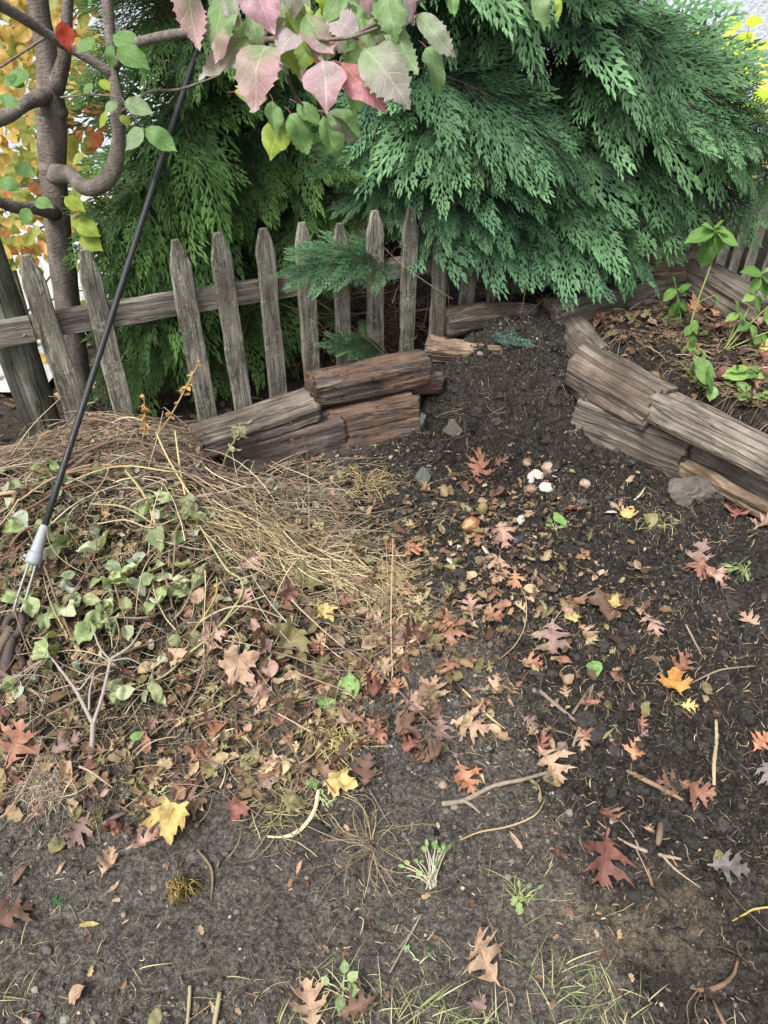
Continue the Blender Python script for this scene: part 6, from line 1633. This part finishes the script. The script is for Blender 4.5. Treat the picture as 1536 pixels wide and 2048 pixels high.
basil('bushy basil plant at the right edge of the bed with several stems', 1448, 700, [([(1448, 700), (1480, 650), (1510, 590), (1524, 545)], [.004, .0035, .003, .002]), ([(1452, 700), (1500, 648), (1550, 600)], [.003, .0028, .002]), ([(1450, 698), (1470, 650), (1476, 625)], [.0025, .002, .0014]), ([(1452, 700), (1520, 670), (1570, 655)], [.003, .0026, .0016])],
      [(1522, 548, 1490, 535), (1524, 546, 1545, 530), (1524, 550, 1556, 575), (1520, 556, 1500, 585), (1518, 565, 1540, 600), (1510, 590, 1486, 600), (1510, 592, 1528, 622), (1476, 628, 1452, 640), (1476, 626, 1496, 640), (1476, 626, 1480, 600), (1498, 650, 1520, 690), (1500, 646, 1475, 660), (1540, 610, 1536, 650), (1520, 672, 1500, 705), (1524, 668, 1545, 700), (1556, 600, 1570, 640)], 3)
g = ground_px(1432, 790)
plant('broadleaf_weed', 'broad round leaved weed just behind the wavy plank log', 'weed', g, [([g, on_y(1425, 760, g[1])], [.002, .0015])], [(on_y(1428, 775, g[1]), on_y(1416, 735, g[1] - .02)), (on_y(1426, 770, g[1]), on_y(1398, 765, g[1] - .02)), (on_y(1428, 772, g[1]), on_y(1420, 800, g[1] - .04)), (on_y(1424, 764, g[1]), on_y(1390, 715, g[1]))], OVATE, (140, 160, 90), [(112, 150, 84), (130, 168, 100)], 4, width=1.15)
g = ground_px(1490, 775)
plant('low_weeds', 'cluster of small green weeds round the reddish stone in the bed', 'weeds', g, [([g, on_y(1480, 740, g[1])], [.002, .001])], [(on_y(1480 + 18 * math.cos(a) + random.Random(int(a * 99)).uniform(-30, 40), 752 + 12 * math.sin(a), g[1]), on_y(1484 + 34 * math.cos(a), 752 + 24 * math.sin(a), g[1] - .02)) for a in np.linspace(0, 6.1, 13)], LANCE + BASIL, (140, 160, 90), [(134, 168, 92), (108, 146, 76), (160, 182, 110)], 5, width=1.2)
def rosette(name, label, u, v, n, L, seed, stemcol=(190, 190, 150), cols=((146, 172, 120), (128, 154, 102), (162, 182, 126)), tpl=None, rise=0.6, lean=(0, 0.6), frac=0.35, group=None):
    rs = random.Random(seed); g = ground_px(u, v)
    S, Lf = [], []
    for i in range(n):
        a = rs.uniform(0, 6.28); d = np.array([math.cos(a) * 0.8 + lean[0], math.sin(a) * 0.8 + lean[1], rise * rs.uniform(0.5, 1.3)]); l = L * rs.uniform(0.55, 1.15)
        p = g + np.array([rs.gauss(0, .006), rs.gauss(0, .006), 0]); m = p + nrm(d) * l * (1 - frac)
        S.append(([p, (p + m) / 2 + [0, 0, 0.15 * l], m], [.0014, .0013, .0010]))
        Lf.append((m, m + nrm(d + np.array([rs.uniform(-.4, .4), rs.uniform(-.4, .4), -0.5])) * l * frac * rs.uniform(0.9, 1.4)))
    plant(name, label, 'weed', g, S, Lf, tpl or (LANCE + SCRAP), stemcol, list(cols), seed, group, 1.3)
for k_, (u_, v_, n_, L_, lab_) in enumerate([(1500, 800, 16, 0.07, 'fine leaved weed clump behind the wavy plank log at the right edge'), (1375, 745, 12, 0.05, 'small weed clump at the foot of the tallest basil stem'), (1530, 760, 14, 0.08, 'grassy weed clump at the right edge of the bed'), (1300, 690, 8, 0.04, 'tiny weed in the dark mulch near the soil covered log'), (1420, 680, 10, 0.05, 'low weed between the two larger basil plants')]):
    rosette('weed_clump', lab_, u_, v_, n_, L_, 30 + k_, (140, 150, 100), cols=((116, 146, 82), (132, 160, 96), (98, 126, 70)), rise=0.8, lean=(0, 0.1), tpl=LANCE + BASIL, frac=0.5, group='weeds in the raised bed')
rosette('dandelion', 'pale stemmed dandelion clump on the open soil in the foreground', 862, 1772, 24, 0.085, 1, (200, 194, 170), rise=0.4, lean=(-0.25, 0.85), frac=0.20)
rosette('weed_sprig', 'small green sprig at the edge of the heap by the bone white stem', 652, 1612, 7, 0.035, 2, group=None)
rosette('weed_sprig', 'green ivy like sprig between heap and sapling foot', 322, 1590, 8, 0.038, 3)
rosette('weed_sprig', 'upright green seedling among grass at the bottom edge', 685, 1985, 6, 0.060, 4, rise=1.2, lean=(0, 0.2), frac=0.38, tpl=BASIL)
rosette('weed_sprig', 'small weed with curly leaves right of the dandelion', 1045, 1800, 9, 0.045, 5, (168, 176, 110), rise=0.4)
rosette('weed_sprig', 'narrow leaved green weed under the right log wall', 1110, 1062, 9, 0.045, 6, cols=((120, 160, 90), (140, 176, 110)))
rosette('weed_sprig', 'grassy green weed at the right edge below the set back log', 1488, 1150, 10, 0.070, 7, (150, 170, 100), rise=0.5, lean=(-0.1, 0.5), tpl=LANCE)
rosette('ivy_sprig', 'dark green ivy leaves in the soil below the food scraps', 1105, 1130, 5, 0.045, 8, (70, 90, 60), cols=((52, 84, 58), (66, 98, 66), (44, 74, 52)), tpl=IVY, rise=0.3, frac=0.8)
rosette('ivy_sprig', 'single bright ivy leaf beside the straw bundle end', 832, 1235, 2, 0.05, 9, (90, 110, 70), cols=((112, 150, 104),), tpl=IVY, rise=0.3, frac=0.8)
rosette('clover_sprig', 'tiny dark green clover leaves on the bare soil at lower left', 109, 1812, 4, 0.022, 10, (70, 96, 60), cols=((66, 112, 70), (80, 126, 84)), tpl=IVY, rise=0.3, frac=0.8)
rosette('weed_sprig', 'seedling with pale arrow leaves by the lower right grass', 842, 1925, 3, 0.035, 11, cols=((130, 160, 120),), tpl=IVY, rise=0.3)
# ------------------------------------------------------------------ kitchen scraps on the compost
def ball(name, label, cat, u, v, px, scale, col, seed, rough=0.08, h=0.5, c2=None, mat='scrap'):
    p = ground_px(u, v); s = 0.86 * px / 2 * px_of(p)[2] / FPX
    V, T = ICO3
    W = V * (1 + rough * fbm3(V[:, 0] * 1.5 + seed * 3, V[:, 1] * 1.5, V[:, 2] * 1.5, 3, seed))[:, None] * s * np.asarray(scale)
    a = seed * 1.9; W = np.column_stack([W[:, 0] * math.cos(a) - W[:, 1] * math.sin(a), W[:, 0] * math.sin(a) + W[:, 1] * math.cos(a), W[:, 2]])
    dull = lambda q: (lambda a: 0.62 * (0.78 * a + 0.22 * a.mean()))(rgb(*q))
    c = np.broadcast_to(dull(col), (len(V), 3))
    if c2 is not None:
        f = sst(-0.1, 0.5, fbm3(V[:, 0] * 1.2 + seed, V[:, 1] * 1.2, V[:, 2] * 1.2, 2, seed + 4))[:, None]; c = c * (1 - f) + dull(c2) * f
    b = Bag(); q = p + np.array([0, 0, s * scale[2] * h * 0.7]); b.add(W + q, T, None, c)
    return tag(b.build(name, M[mat], origin=tuple(q)), label, cat)
M['scrap'] = mat_col('scrap_skin', 0.55, 0.22, 70, 0.4, 0.35, 0.003)
ball('food_scrap', 'large pale round scrap topmost on the compost, beside broken eggshell', 'food scrap', 1095, 940, 34, (1, 0.85, 0.8), (214, 188, 158), 1, 0.14, c2=(170, 140, 110))
ball('food_scrap', 'smaller tan round scrap behind the large pale one', 'food scrap', 1054, 927, 24, (1, 0.9, 0.8), (206, 178, 146), 2, 0.14, c2=(160, 128, 100))
ball('food_scrap', 'cream round scrap lying alone toward the right log wall', 'food scrap', 1170, 970, 26, (1, 0.85, 0.75), (210, 180, 156), 3, 0.12, c2=(184, 150, 124))
ball('food_scrap', 'tan wrinkled scrap beside the white eggshell nearest the straw', 'food scrap', 960, 1124, 27, (1, 0.9, 0.9), (164, 142, 106), 4, 0.18, c2=(128, 106, 78))
ball('walnut_shell', 'light brown walnut half in the middle of the food scraps', 'walnut shell', 1060, 982, 34, (1, 0.8, 0.7), (190, 148, 110), 5, 0.2, c2=(150, 110, 80))
ball('gourd', 'small olive coloured gourd standing above the orange squash piece', 'gourd', 965, 1022, 28, (0.82, 0.82, 1.15), (170, 152, 86), 6, 0.05, 0.8, c2=(140, 126, 72))
ball('squash_piece', 'orange mottled squash piece next to the small olive gourd', 'squash piece', 942, 1052, 46, (1.0, 0.7, 0.75), (204, 118, 56), 7, 0.16, 0.45, c2=(226, 196, 120))
ball('food_scrap', 'black rotten fruit lump in the compost between the dry leaves', 'food scrap', 1035, 1078, 40, (0.7, 1.1, 0.6), (52, 46, 54), 8, 0.16, 0.4, c2=(92, 86, 96))
ball('food_scrap', 'dark brown lump by the green squash leaf scrap', 'food scrap', 1072, 1050, 40, (1, 0.8, 0.6), (50, 36, 34), 9, 0.3, 0.4, c2=(84, 60, 52))
ball('nut', 'reddish nut beside the walnut half', 'nut', 1030, 975, 17, (1, 0.8, 0.8), (150, 92, 62), 10, 0.06)
ball('corn_cob', 'tan cob lying to the right of the compost middle', 'corn cob', 1228, 1015, 26, (1.5, 0.6, 0.6), (186, 164, 126), 11, 0.16)
ball('food_scrap', 'yellow green peel beside the tan curled leaf at the left of the scraps', 'food scrap', 822, 1088, 24, (1.1, 0.7, 0.5), (176, 164, 92), 12, 0.15)
for (u, v, px, s_, lab) in ((1187, 962, 0, 0, None),):
    pass
for i, (u, v, px, col, lab) in enumerate([(330, 1732, 12, (150, 128, 112), 'small brown acorn left of the shaggy husk'), (248, 1830, 14, (168, 138, 122), 'pinkish acorn on the trodden soil at lower left'), (394, 1651, 13, (150, 144, 138), 'grey acorn right of the big yellow leaf'), (614, 1757, 13, (140, 126, 110), 'acorn cap near the dead grass tuft'),
                                       (253, 1672, 16, (146, 136, 128), 'pale pebble like acorn left of the big yellow leaf'), (255, 1652, 11, (150, 140, 132), 'smallest acorn behind the pale one'), (1255, 1588, 14, (96, 82, 70), 'dark acorn on the loose soil under the tan torn stick'), (335, 1783, 13, (158, 140, 122), 'round acorn touching the shaggy husk'), (1098, 1610, 10, (110, 96, 70), 'olive acorn near the tail of the wavy tan stem')]):
    ball('acorn', lab, 'acorn', u, v, px, (1, 0.9, 0.85), col, 20 + i, 0.06, 0.5)
def eggshell(label, u, v, px, seed, tilt=0.6, cut=0.1):
    rng = np.random.default_rng(seed); p = ground_px(u, v); s = px / 2 * px_of(p)[2] / FPX
    V, T = ICO3
    keep = V[:, 2] > 0.25 + cut + 0.30 * fbm3(V[:, 0] * 2 + seed, V[:, 1] * 2, V[:, 2] * 0, 2, seed)
    T2 = T[keep[T].all(1)]
    R = frame((math.cos(seed), math.sin(seed), tilt), (0.2, -0.4, 1))
    V = V * (1 + 0.22 * fbm3(V[:, 0] * 1.5 + seed, V[:, 1] * 1.5, V[:, 2] * 1.5, 2, seed))[:, None] * np.array([1.1, 0.8, 0.45])
    A = (V * s) @ R.T; B = (V * s * 0.92) @ R.T; n = len(V)
    off = p + np.array([0, 0, -A[np.unique(T2)][:, 2].min() + 0.002])
    b = Bag(); b.add(np.vstack([A, B]) + off, np.vstack([T2, T2[:, ::-1] + n]))
    tag(b.build('eggshell', M['shell'], origin=tuple(off)), label, 'eggshell', 'broken eggshells on the compost')
for k, (u, v, px, lab) in enumerate([(1072, 955, 34, 'broken white eggshell heap under the large pale round scrap'), (1060, 962, 24, 'small curved eggshell just left of the broken heap'), (968, 1108, 26, 'bright white eggshell beside the tan wrinkled scrap'), (1220, 1032, 26, 'flat white eggshell piece beside the cob at the right'), (868, 1014, 18, 'eggshell fleck on bare soil left of the orange squash'), (918, 1098, 14, 'eggshell bit between straw bundle and scraps'),
                                     (1090, 980, 30, 'buff eggshell cup right of the walnut half'), (1040, 1045, 24, 'cream shell curl above the black rotten lump'), (898, 1125, 20, 'tan shell sliver near the dark sticks'), (1105, 957, 16, 'tiny shell chip right of the large pale round scrap')]):
    eggshell(lab, u, v, px, k + 2, 0.3 + 0.2 * (k % 4), 0.05 + 0.1 * (k % 3))
gs = ground_px(1118, 1052)

# ------------------------------------------------------------------ fallen leaves, each a thing of its own
PAL = {'rust': ((164, 108, 78), (182, 128, 96)), 'tan': ((200, 164, 126), (184, 146, 108)), 'pinkish': ((198, 156, 136), (182, 132, 112)), 'mauve': ((158, 128, 116), (144, 108, 98)), 'dark red': ((128, 78, 62), (108, 66, 54)), 'orange': ((206, 142, 92), (190, 120, 80)),
       'brown': ((134, 98, 76), (112, 82, 66)), 'yellow': ((216, 196, 122), (198, 168, 98)), 'olive': ((156, 150, 88), (130, 118, 72)), 'green': ((146, 188, 108), (128, 170, 96)), 'grey': ((134, 124, 118), (116, 106, 100)), 'red': ((176, 108, 88), (152, 90, 76)), 'golden': ((206, 156, 72), (160, 106, 62))}
KIND = {'oak': OAK, 'maple': MAPLE, 'oval': OVATE, 'narrow': LANCE, 'scrap': SCRAP}
HAND = [  # u, v, length in pixels, direction of the tip, kind, colour, curl
(1300, 1258, 72, 165, 'oak', 'pinkish', .2), (1103, 1290, 92, 195, 'oak', 'mauve', .3), (1060, 1334, 50, 100, 'oak', 'orange', .5), (1168, 1272, 46, 150, 'oak', 'tan', 1.4), (1125, 1367, 46, 0, 'oval', 'tan', 1.3), (1190, 1341, 36, 170, 'oval', 'green', .2), (1345, 1368, 60, 30, 'maple', 'golden', 1.1), (1360, 1345, 62, 40, 'oak', 'rust', .9),
(1176, 1411, 44, 80, 'oak', 'brown', .8), (1236, 1374, 42, 70, 'oak', 'brown', 1.2), (1376, 1418, 36, 100, 'oak', 'yellow', .4), (1061, 1457, 50, 120, 'oak', 'mauve', .4), (1080, 1492, 52, 10, 'oak', 'red', .8), (1098, 1540, 96, 150, 'oak', 'tan', .25), (1126, 1504, 40, 60, 'oval', 'mauve', .8), (1266, 1506, 56, 30, 'oak', 'orange', .8), (1172, 1479, 42, 140, 'oak', 'red', .8),
(1340, 1578, 66, 280, 'oak', 'brown', 1.0), (1388, 1590, 78, 110, 'oak', 'rust', .8), (1212, 1645, 56, 160, 'oak', 'rust', .4), (1205, 1732, 112, 200, 'oak', 'dark red', .5), (1450, 1744, 78, 100, 'oak', 'grey', 1.2), (1518, 1492, 56, 60, 'oak', 'orange', .5), (1524, 1562, 60, 190, 'oak', 'grey', .5), (992, 1376, 50, 30, 'oak', 'tan', .9), (1014, 1382, 54, 200, 'oak', 'tan', .5), (990, 1472, 42, 120, 'oval', 'tan', 1.0),
(1118, 1714, 48, 160, 'oak', 'brown', 1.0), (1176, 1316, 28, 0, 'narrow', 'red', .5), (897, 1260, 92, 175, 'oak', 'rust', .4), (828, 1282, 92, 30, 'oak', 'dark red', .9), (899, 1342, 56, 200, 'oak', 'rust', .4), (756, 1272, 66, 160, 'oak', 'tan', .6), (864, 1388, 84, 20, 'oak', 'tan', .3), (938, 1458, 84, 110, 'oak', 'tan', .25), (881, 1464, 66, 190, 'oak', 'mauve', .5), (822, 1502, 64, 40, 'oak', 'red', .6),
(930, 1562, 80, 150, 'oak', 'orange', .4), (872, 1520, 60, 80, 'oak', 'brown', 1.2), (734, 1552, 74, 20, 'oak', 'brown', .7), (688, 1572, 72, 110, 'maple', 'yellow', .5), (758, 1472, 64, 170, 'oak', 'rust', .9), (700, 1446, 56, 60, 'oval', 'tan', .9), (748, 1394, 76, 50, 'oak', 'dark red', 1.0), (718, 1336, 66, 20, 'oak', 'red', .9), (654, 1356, 58, 80, 'maple', 'olive', .4), (699, 1380, 66, 5, 'oval', 'green', .15), (656, 1418, 66, 285, 'oval', 'green', .2),
(576, 1306, 78, 200, 'maple', 'olive', .3), (490, 1350, 80, 60, 'maple', 'tan', .4), (527, 1422, 58, 60, 'oak', 'pinkish', .5), (436, 1467, 66, 30, 'oak', 'orange', .7), (473, 1627, 48, 200, 'maple', 'red', .3), (505, 1524, 56, 50, 'oval', 'olive', .6), (553, 1546, 40, 70, 'oak', 'tan', .8), (604, 1546, 54, 20, 'oak', 'pinkish', .6), (597, 1612, 54, 70, 'maple', 'olive', .6), (626, 1572, 38, 150, 'oval', 'green', .4),
(42, 1508, 96, 15, 'oak', 'rust', .7), (136, 1508, 66, 60, 'oak', 'mauve', .8), (139, 1560, 50, 160, 'oval', 'tan', 1.0), (80, 1620, 48, 30, 'oak', 'red', .4), (160, 1666, 78, 200, 'oak', 'mauve', .4), (117, 1690, 44, 20, 'oval', 'olive', .4), (344, 1664, 86, 190, 'maple', 'yellow', .9), (292, 1690, 74, 60, 'oak', 'pinkish', .8), (219, 1732, 58, 20, 'oak', 'tan', .9), (365, 1588, 54, 340, 'maple', 'mauve', .4), (288, 1610, 38, 190, 'oak', 'rust', .5),
(408, 1520, 64, 60, 'oak', 'rust', .6), (368, 1378, 54, 150, 'oak', 'orange', .8), (365, 1338, 46, 70, 'oval', 'tan', .8), (430, 1296, 60, 70, 'oak', 'pinkish', .8), (226, 1592, 52, 40, 'narrow', 'pinkish', 1.0), (186, 1540, 44, 90, 'oval', 'dark red', .6), (44, 1752, 52, 30, 'narrow', 'brown', .9), (8, 1462, 58, 10, 'oak', 'dark red', .7), (106, 1360, 50, 60, 'oak', 'rust', .9), (284, 1484, 40, 80, 'oval', 'green', .5), (28, 1842, 96, 60, 'oak', 'brown', .7),
(163, 1992, 50, 70, 'oval', 'tan', 1.0), (622, 2012, 104, 340, 'oak', 'tan', .3), (714, 2024, 84, 80, 'oak', 'brown', .8), (312, 2038, 48, 10, 'oval', 'olive', .4), (182, 1850, 42, 80, 'narrow', 'yellow', .5), (964, 1920, 122, 315, 'oak', 'tan', 1.25), (952, 2008, 38, 330, 'maple', 'mauve', .4), (958, 945, 62, 40, 'oak', 'rust', .9), (954, 970, 38, 180, 'oak', 'red', .5), (998, 930, 44, 50, 'oak', 'brown', 1.2), (1000, 994, 46, 90, 'oval', 'brown', 1.0),
(1146, 1024, 44, 160, 'oak', 'red', .7), (1256, 1030, 38, 50, 'maple', 'yellow', .4), (1297, 1050, 42, 190, 'oval', 'olive', .5), (954, 1074, 48, 190, 'oak', 'rust', .8), (1003, 1080, 62, 170, 'oak', 'pinkish', .6), (826, 1106, 54, 60, 'oak', 'orange', .6), (808, 1138, 44, 80, 'oak', 'dark red', .8), (998, 1142, 56, 190, 'oak', 'pinkish', .7), (1028, 1172, 44, 190, 'oak', 'orange', .6), (982, 1243, 48, 110, 'oak', 'rust', .4), (1143, 1231, 40, 30, 'maple', 'yellow', .5),
(1213, 1228, 82, 200, 'maple', 'brown', .4), (1240, 1212, 42, 80, 'maple', 'yellow', .7), (1188, 1340, 38, 90, 'oval', 'green', .3), (1204, 1150, 30, 80, 'narrow', 'pinkish', 1.6), (1281, 1152, 48, 70, 'oval', 'tan', .9), (1118, 1054, 42, 130, 'oval', 'green', .3), (1472, 1030, 62, 40, 'oak', 'red', .4), (1526, 1054, 58, 70, 'oak', 'pinkish', .4), (1392, 1118, 66, 20, 'oak', 'mauve', .8), (1424, 1160, 66, 140, 'oak', 'pinkish', .9), (1396, 1150, 60, 220, 'oak', 'rust', .8), (1500, 1246, 50, 320, 'oak', 'tan', .4),
(504, 1146, 58, 60, 'oak', 'pinkish', .5), (578, 1212, 72, 150, 'oak', 'red', .3), (626, 1180, 66, 40, 'maple', 'olive', .4), (656, 1244, 46, 130, 'maple', 'yellow', .7), (690, 1218, 44, 60, 'oak', 'rust', .8), (490, 1214, 50, 120, 'oak', 'pinkish', .6), (105, 1168, 50, 40, 'oak', 'brown', .8), (402, 1220, 44, 40, 'oval', 'tan', .8), (1405, 628, 52, 70, 'maple', 'orange', .6), (1430, 625, 40, 30, 'oak', 'orange', .7), (1526, 706, 34, 60, 'maple', 'yellow', .5), (1512, 664, 46, 40, 'oak', 'pinkish', .5), (1440, 662, 36, 80, 'oak', 'red', .8),
(1460, 760, 44, 80, 'oak', 'rust', .8), (1196, 652, 38, 60, 'oak', 'rust', .9), (1190, 680, 34, 40, 'oak', 'red', .9), (395, 930, 34, 60, 'oval', 'tan', .8), (432, 905, 44, 120, 'oak', 'dark red', .8), (950, 555 + 480, 30, 60, 'narrow', 'brown', .8), (870, 1290, 44, 100, 'oval', 'olive', .7), (640, 1320, 40, 60, 'oak', 'brown', .9), (1290, 1215, 30, 60, 'scrap', 'brown', .6), (1030, 1682, 46, 320, 'narrow', 'tan', .6), (1298, 1662, 26, 100, 'oak', 'tan', .4), (1435, 1725, 40, 200, 'oval', 'olive', .6), (600, 1738, 34, 30, 'narrow', 'tan', .7), (230, 1775, 34, 40, 'narrow', 'tan', .5), (122, 1738, 30, 40, 'narrow', 'tan', .4)]
rl = random.Random(2024)
FILL = []
def fill(n, lo, hi, kinds, cols, size, ok=None):
    k = 0
    while k < n:
        u, v = rl.uniform(lo[0], hi[0]), rl.uniform(lo[1], hi[1])
        if ok and not ok(u, v): continue
        FILL.append((u, v, rl.uniform(*size), rl.uniform(0, 360), rl.choice(kinds), rl.choice(cols), rl.uniform(0.3, 1.4))); k += 1
fill(60, (330, 1200), (980, 1560), ['oak', 'oak', 'oak', 'oval', 'maple'], ['rust', 'tan', 'tan', 'pinkish', 'mauve', 'brown', 'brown', 'orange', 'dark red', 'olive'], (34, 66), lambda u, v: v > 1180 + (u - 330) * 0.06 and v < 1640 - (u - 330) * 0.22)
fill(26, (0, 1330), (380, 1680), ['oak', 'oak', 'oval', 'narrow'], ['rust', 'brown', 'mauve', 'tan', 'dark red', 'pinkish'], (28, 54))
fill(16, (800, 960), (1260, 1200), ['oak', 'oval', 'narrow', 'scrap'], ['tan', 'pinkish', 'brown', 'rust', 'orange', 'grey'], (20, 40))
fill(12, (960, 1210), (1320, 1520), ['oak', 'oak', 'oval', 'narrow'], ['tan', 'rust', 'brown', 'pinkish', 'mauve'], (24, 48))
fill(12, (1230, 620), (1536, 800), ['oak', 'oval'], ['brown', 'tan', 'rust', 'red', 'orange'], (24, 44), lambda u, v: wall_side(*ground_px(u, v)[:2]) > 0.12)
WORDS = {'oak': 'oak leaf', 'maple': 'maple leaf', 'oval': 'oval leaf', 'narrow': 'narrow leaf', 'scrap': 'torn leaf piece'}
leaf_objs = []
for i, (u, v, px, ang, kind, colr, cv) in enumerate(HAND + FILL):
    hand = i < len(HAND)
    c = ground_px(u, v)
    if not (-1.9 < c[0] < 2.1 and 0.2 < c[1] < 3.5): continue
    heapy = float(sst(1.05, 0.7, heap_q(c[0], c[1])))
    size = px * px_of(c)[2] / FPX * (0.98 if hand else 0.86)
    c1, c2 = rgb(*PAL[colr][0]) * 0.84, rgb(*PAL[colr][1]) * 0.84
    ds = 0.10 if colr in ('yellow', 'green', 'golden') else 0.27
    c1, c2 = c1 * (1 - ds) + ds * c1.mean(), c2 * (1 - ds) + ds * c2.mean()
    j = rl.uniform(0.85, 1.12); c1, c2 = c1 * j, c2 * j * rl.uniform(0.85, 1.1)
    tpl = KIND[kind][rl.randrange(len(KIND[kind]))]
    P, T, luv = blade(tpl, size, fold=rl.uniform(0.05, 0.3) + 0.25 * cv * rl.random(), bend=rl.uniform(-1.0, 1.1) * min(cv + 0.2, 1.3), curl=rl.uniform(-0.9, 1.9) * (cv + 0.15), ripple=0.07 + 0.14 * cv, twist=rl.uniform(-.8, .8) * (cv + 0.1), seed=rl.random() * 60, width={'oak': 1.12, 'maple': 0.95}.get(kind, 1.0))
    P = P - np.array([0, size * 0.5, 0])
    e = 0.05
    gn = nrm(np.array([-(H0(c[0] + e, c[1]) - H0(c[0] - e, c[1])) / (2 * e), -(H0(c[0], c[1] + e) - H0(c[0], c[1] - e)) / (2 * e), 1.0]))
    up = nrm(gn + np.array([rl.gauss(0, 0.16 + 0.2 * heapy), rl.gauss(-0.05, 0.16 + 0.2 * heapy), 0]))
    d = ground_dir(ang)
    Rm = frame(d - up * (d @ up), up)
    b = Bag()
    W = P @ Rm.T + c
    b.add(W, T, None, leaf_cols(tpl, c1, c2, rl.uniform(0.3, 0.9), rl), luv)
    if kind in ('oak', 'maple', 'oval'):
        q = np.array([[0, -size * 0.49, 0.001], [rl.uniform(-.1, .1) * size, -size * 0.7, rl.uniform(-0.02, 0.05) * size], [rl.uniform(-.2, .2) * size, -size * rl.uniform(0.8, 0.98), 0]]) @ Rm.T + c
        tube(b, q, size * 0.011, 5, 5, c1 * 0.75, cap=False)
        b.L[-1] = b.L[-1] * 0 + np.array([0.5, 0.5, -1.0])
    gap = (W[:, 2] - H(W[:, 0], W[:, 1])).min()
    lift = -gap + 0.0015 + heapy * rl.uniform(0.008, 0.035) + (0 if hand else -0.004 * heapy)
    if heapy > 0.3 and hand: lift += 0.012
    for k in range(len(b.V)): b.V[k] = b.V[k] + np.array([0, 0, lift])
    o = b.build('green_leaf' if colr == 'green' else 'fallen_leaf', M['green_leaf' if colr == 'green' else 'dry_leaf'], origin=tuple(c + [0, 0, lift]))
    leaf_objs.append((o, c, (colr, WORDS[kind]), u, v))

# a label for every leaf: its colour and kind, and the landmark it lies nearest to
LAND = [(1000, 1572, 'the pale forked stick'), (1430, 1505, 'the straight pale stick'), (1300, 1562, 'the tan torn stick'), (1112, 1410, 'the mauve grey stick'), (1300, 1702, 'the spindly dry twig'), (612, 1645, 'the bone white stem'), (862, 1750, 'the dandelion clump'), (745, 1690, 'the dead grass tuft'), (345, 1664, 'the shaggy husk'), (182, 1515, 'the foot of the bleached sapling'),
        (92, 1585, 'the fuzzy root ball'), (35, 1225, 'the iron anchor eye'), (75, 1090, 'the guy wire clamp'), (800, 1180, 'the tip of the straw bundle'), (668, 1488, 'the yellow stem tangle'), (945, 1045, 'the orange squash piece'), (1095, 940, 'the large pale round scrap'), (1170, 970, 'the lone cream scrap'), (1382, 985, 'the brownish stone'), (1440, 1975, 'the orange brown root'),
        (848, 958, 'the greenish slate shard'), (905, 862, 'the grey clay shard'), (560, 910, 'the smooth reddish block'), (1374, 690, 'the tallest basil stem'), (1448, 700, 'the bushy basil plant'), (1455, 757, 'the reddish stone'), (470, 1190, 'the bent yellow green stem'), (784, 1300, 'the upright straw stalk'), (1220, 1030, 'the cob among the scraps'), (1105, 1130, 'the dark green ivy'), (109, 1812, 'the tiny clover'),
        (685, 1985, 'the upright green seedling'), (1045, 1800, 'the curly leaved weed'), (1488, 1150, 'the grassy weed'), (330, 1732, 'the brown acorn'), (1150, 640, 'the soil covered log'), (652, 1612, 'the green sprig by the heap'), (1320, 1668, 'the blunt wood chip'), (758, 1612, 'the thin dark stick')]
LAND[8] = (368, 1782, 'the shaggy husk')
LP = [(ground_px(u, v), w) for u, v, w in LAND]
byclass = {}
for k, rec in enumerate(leaf_objs): byclass.setdefault(rec[2], []).append(k)
ORD = ['closest to', 'second closest to', 'third closest to', 'fourth closest to', 'fifth closest to']
for cls, ids in byclass.items():
    opts = []
    for li, (lp, w) in enumerate(LP):
        ds = sorted((np.linalg.norm((leaf_objs[k][1] - lp)[:2]), k) for k in ids)
        for r, (dd, k) in enumerate(ds[:5]): opts.append((dd * (1 + 0.8 * r) + 0.10 * r, r, li, k))
    done = {}
    for cost, r, li, k in sorted(opts):
        if k not in done: done[k] = (r, li)
    for k in ids:
        r, li = done[k]
        o = leaf_objs[k][0]
        word = cls[1] if cls[0] not in ('green',) else 'fresh ' + cls[1]
        lab = (cls[0] + ' ' + word if cls[0] != 'green' else 'fresh green ' + cls[1]) + ' lying ' + ORD[r] + ' ' + LP[li][1]
        if len(ids) == 1: lab = 'the only ' + (cls[0] + ' ' + cls[1]) + ', lying near ' + LP[li][1]
        tag(o, lab, 'leaf', 'leaves fallen on the ground and heap')
print("objects:", len(bpy.data.objects), "verts:", sum(len(m.vertices) for m in bpy.data.meshes))
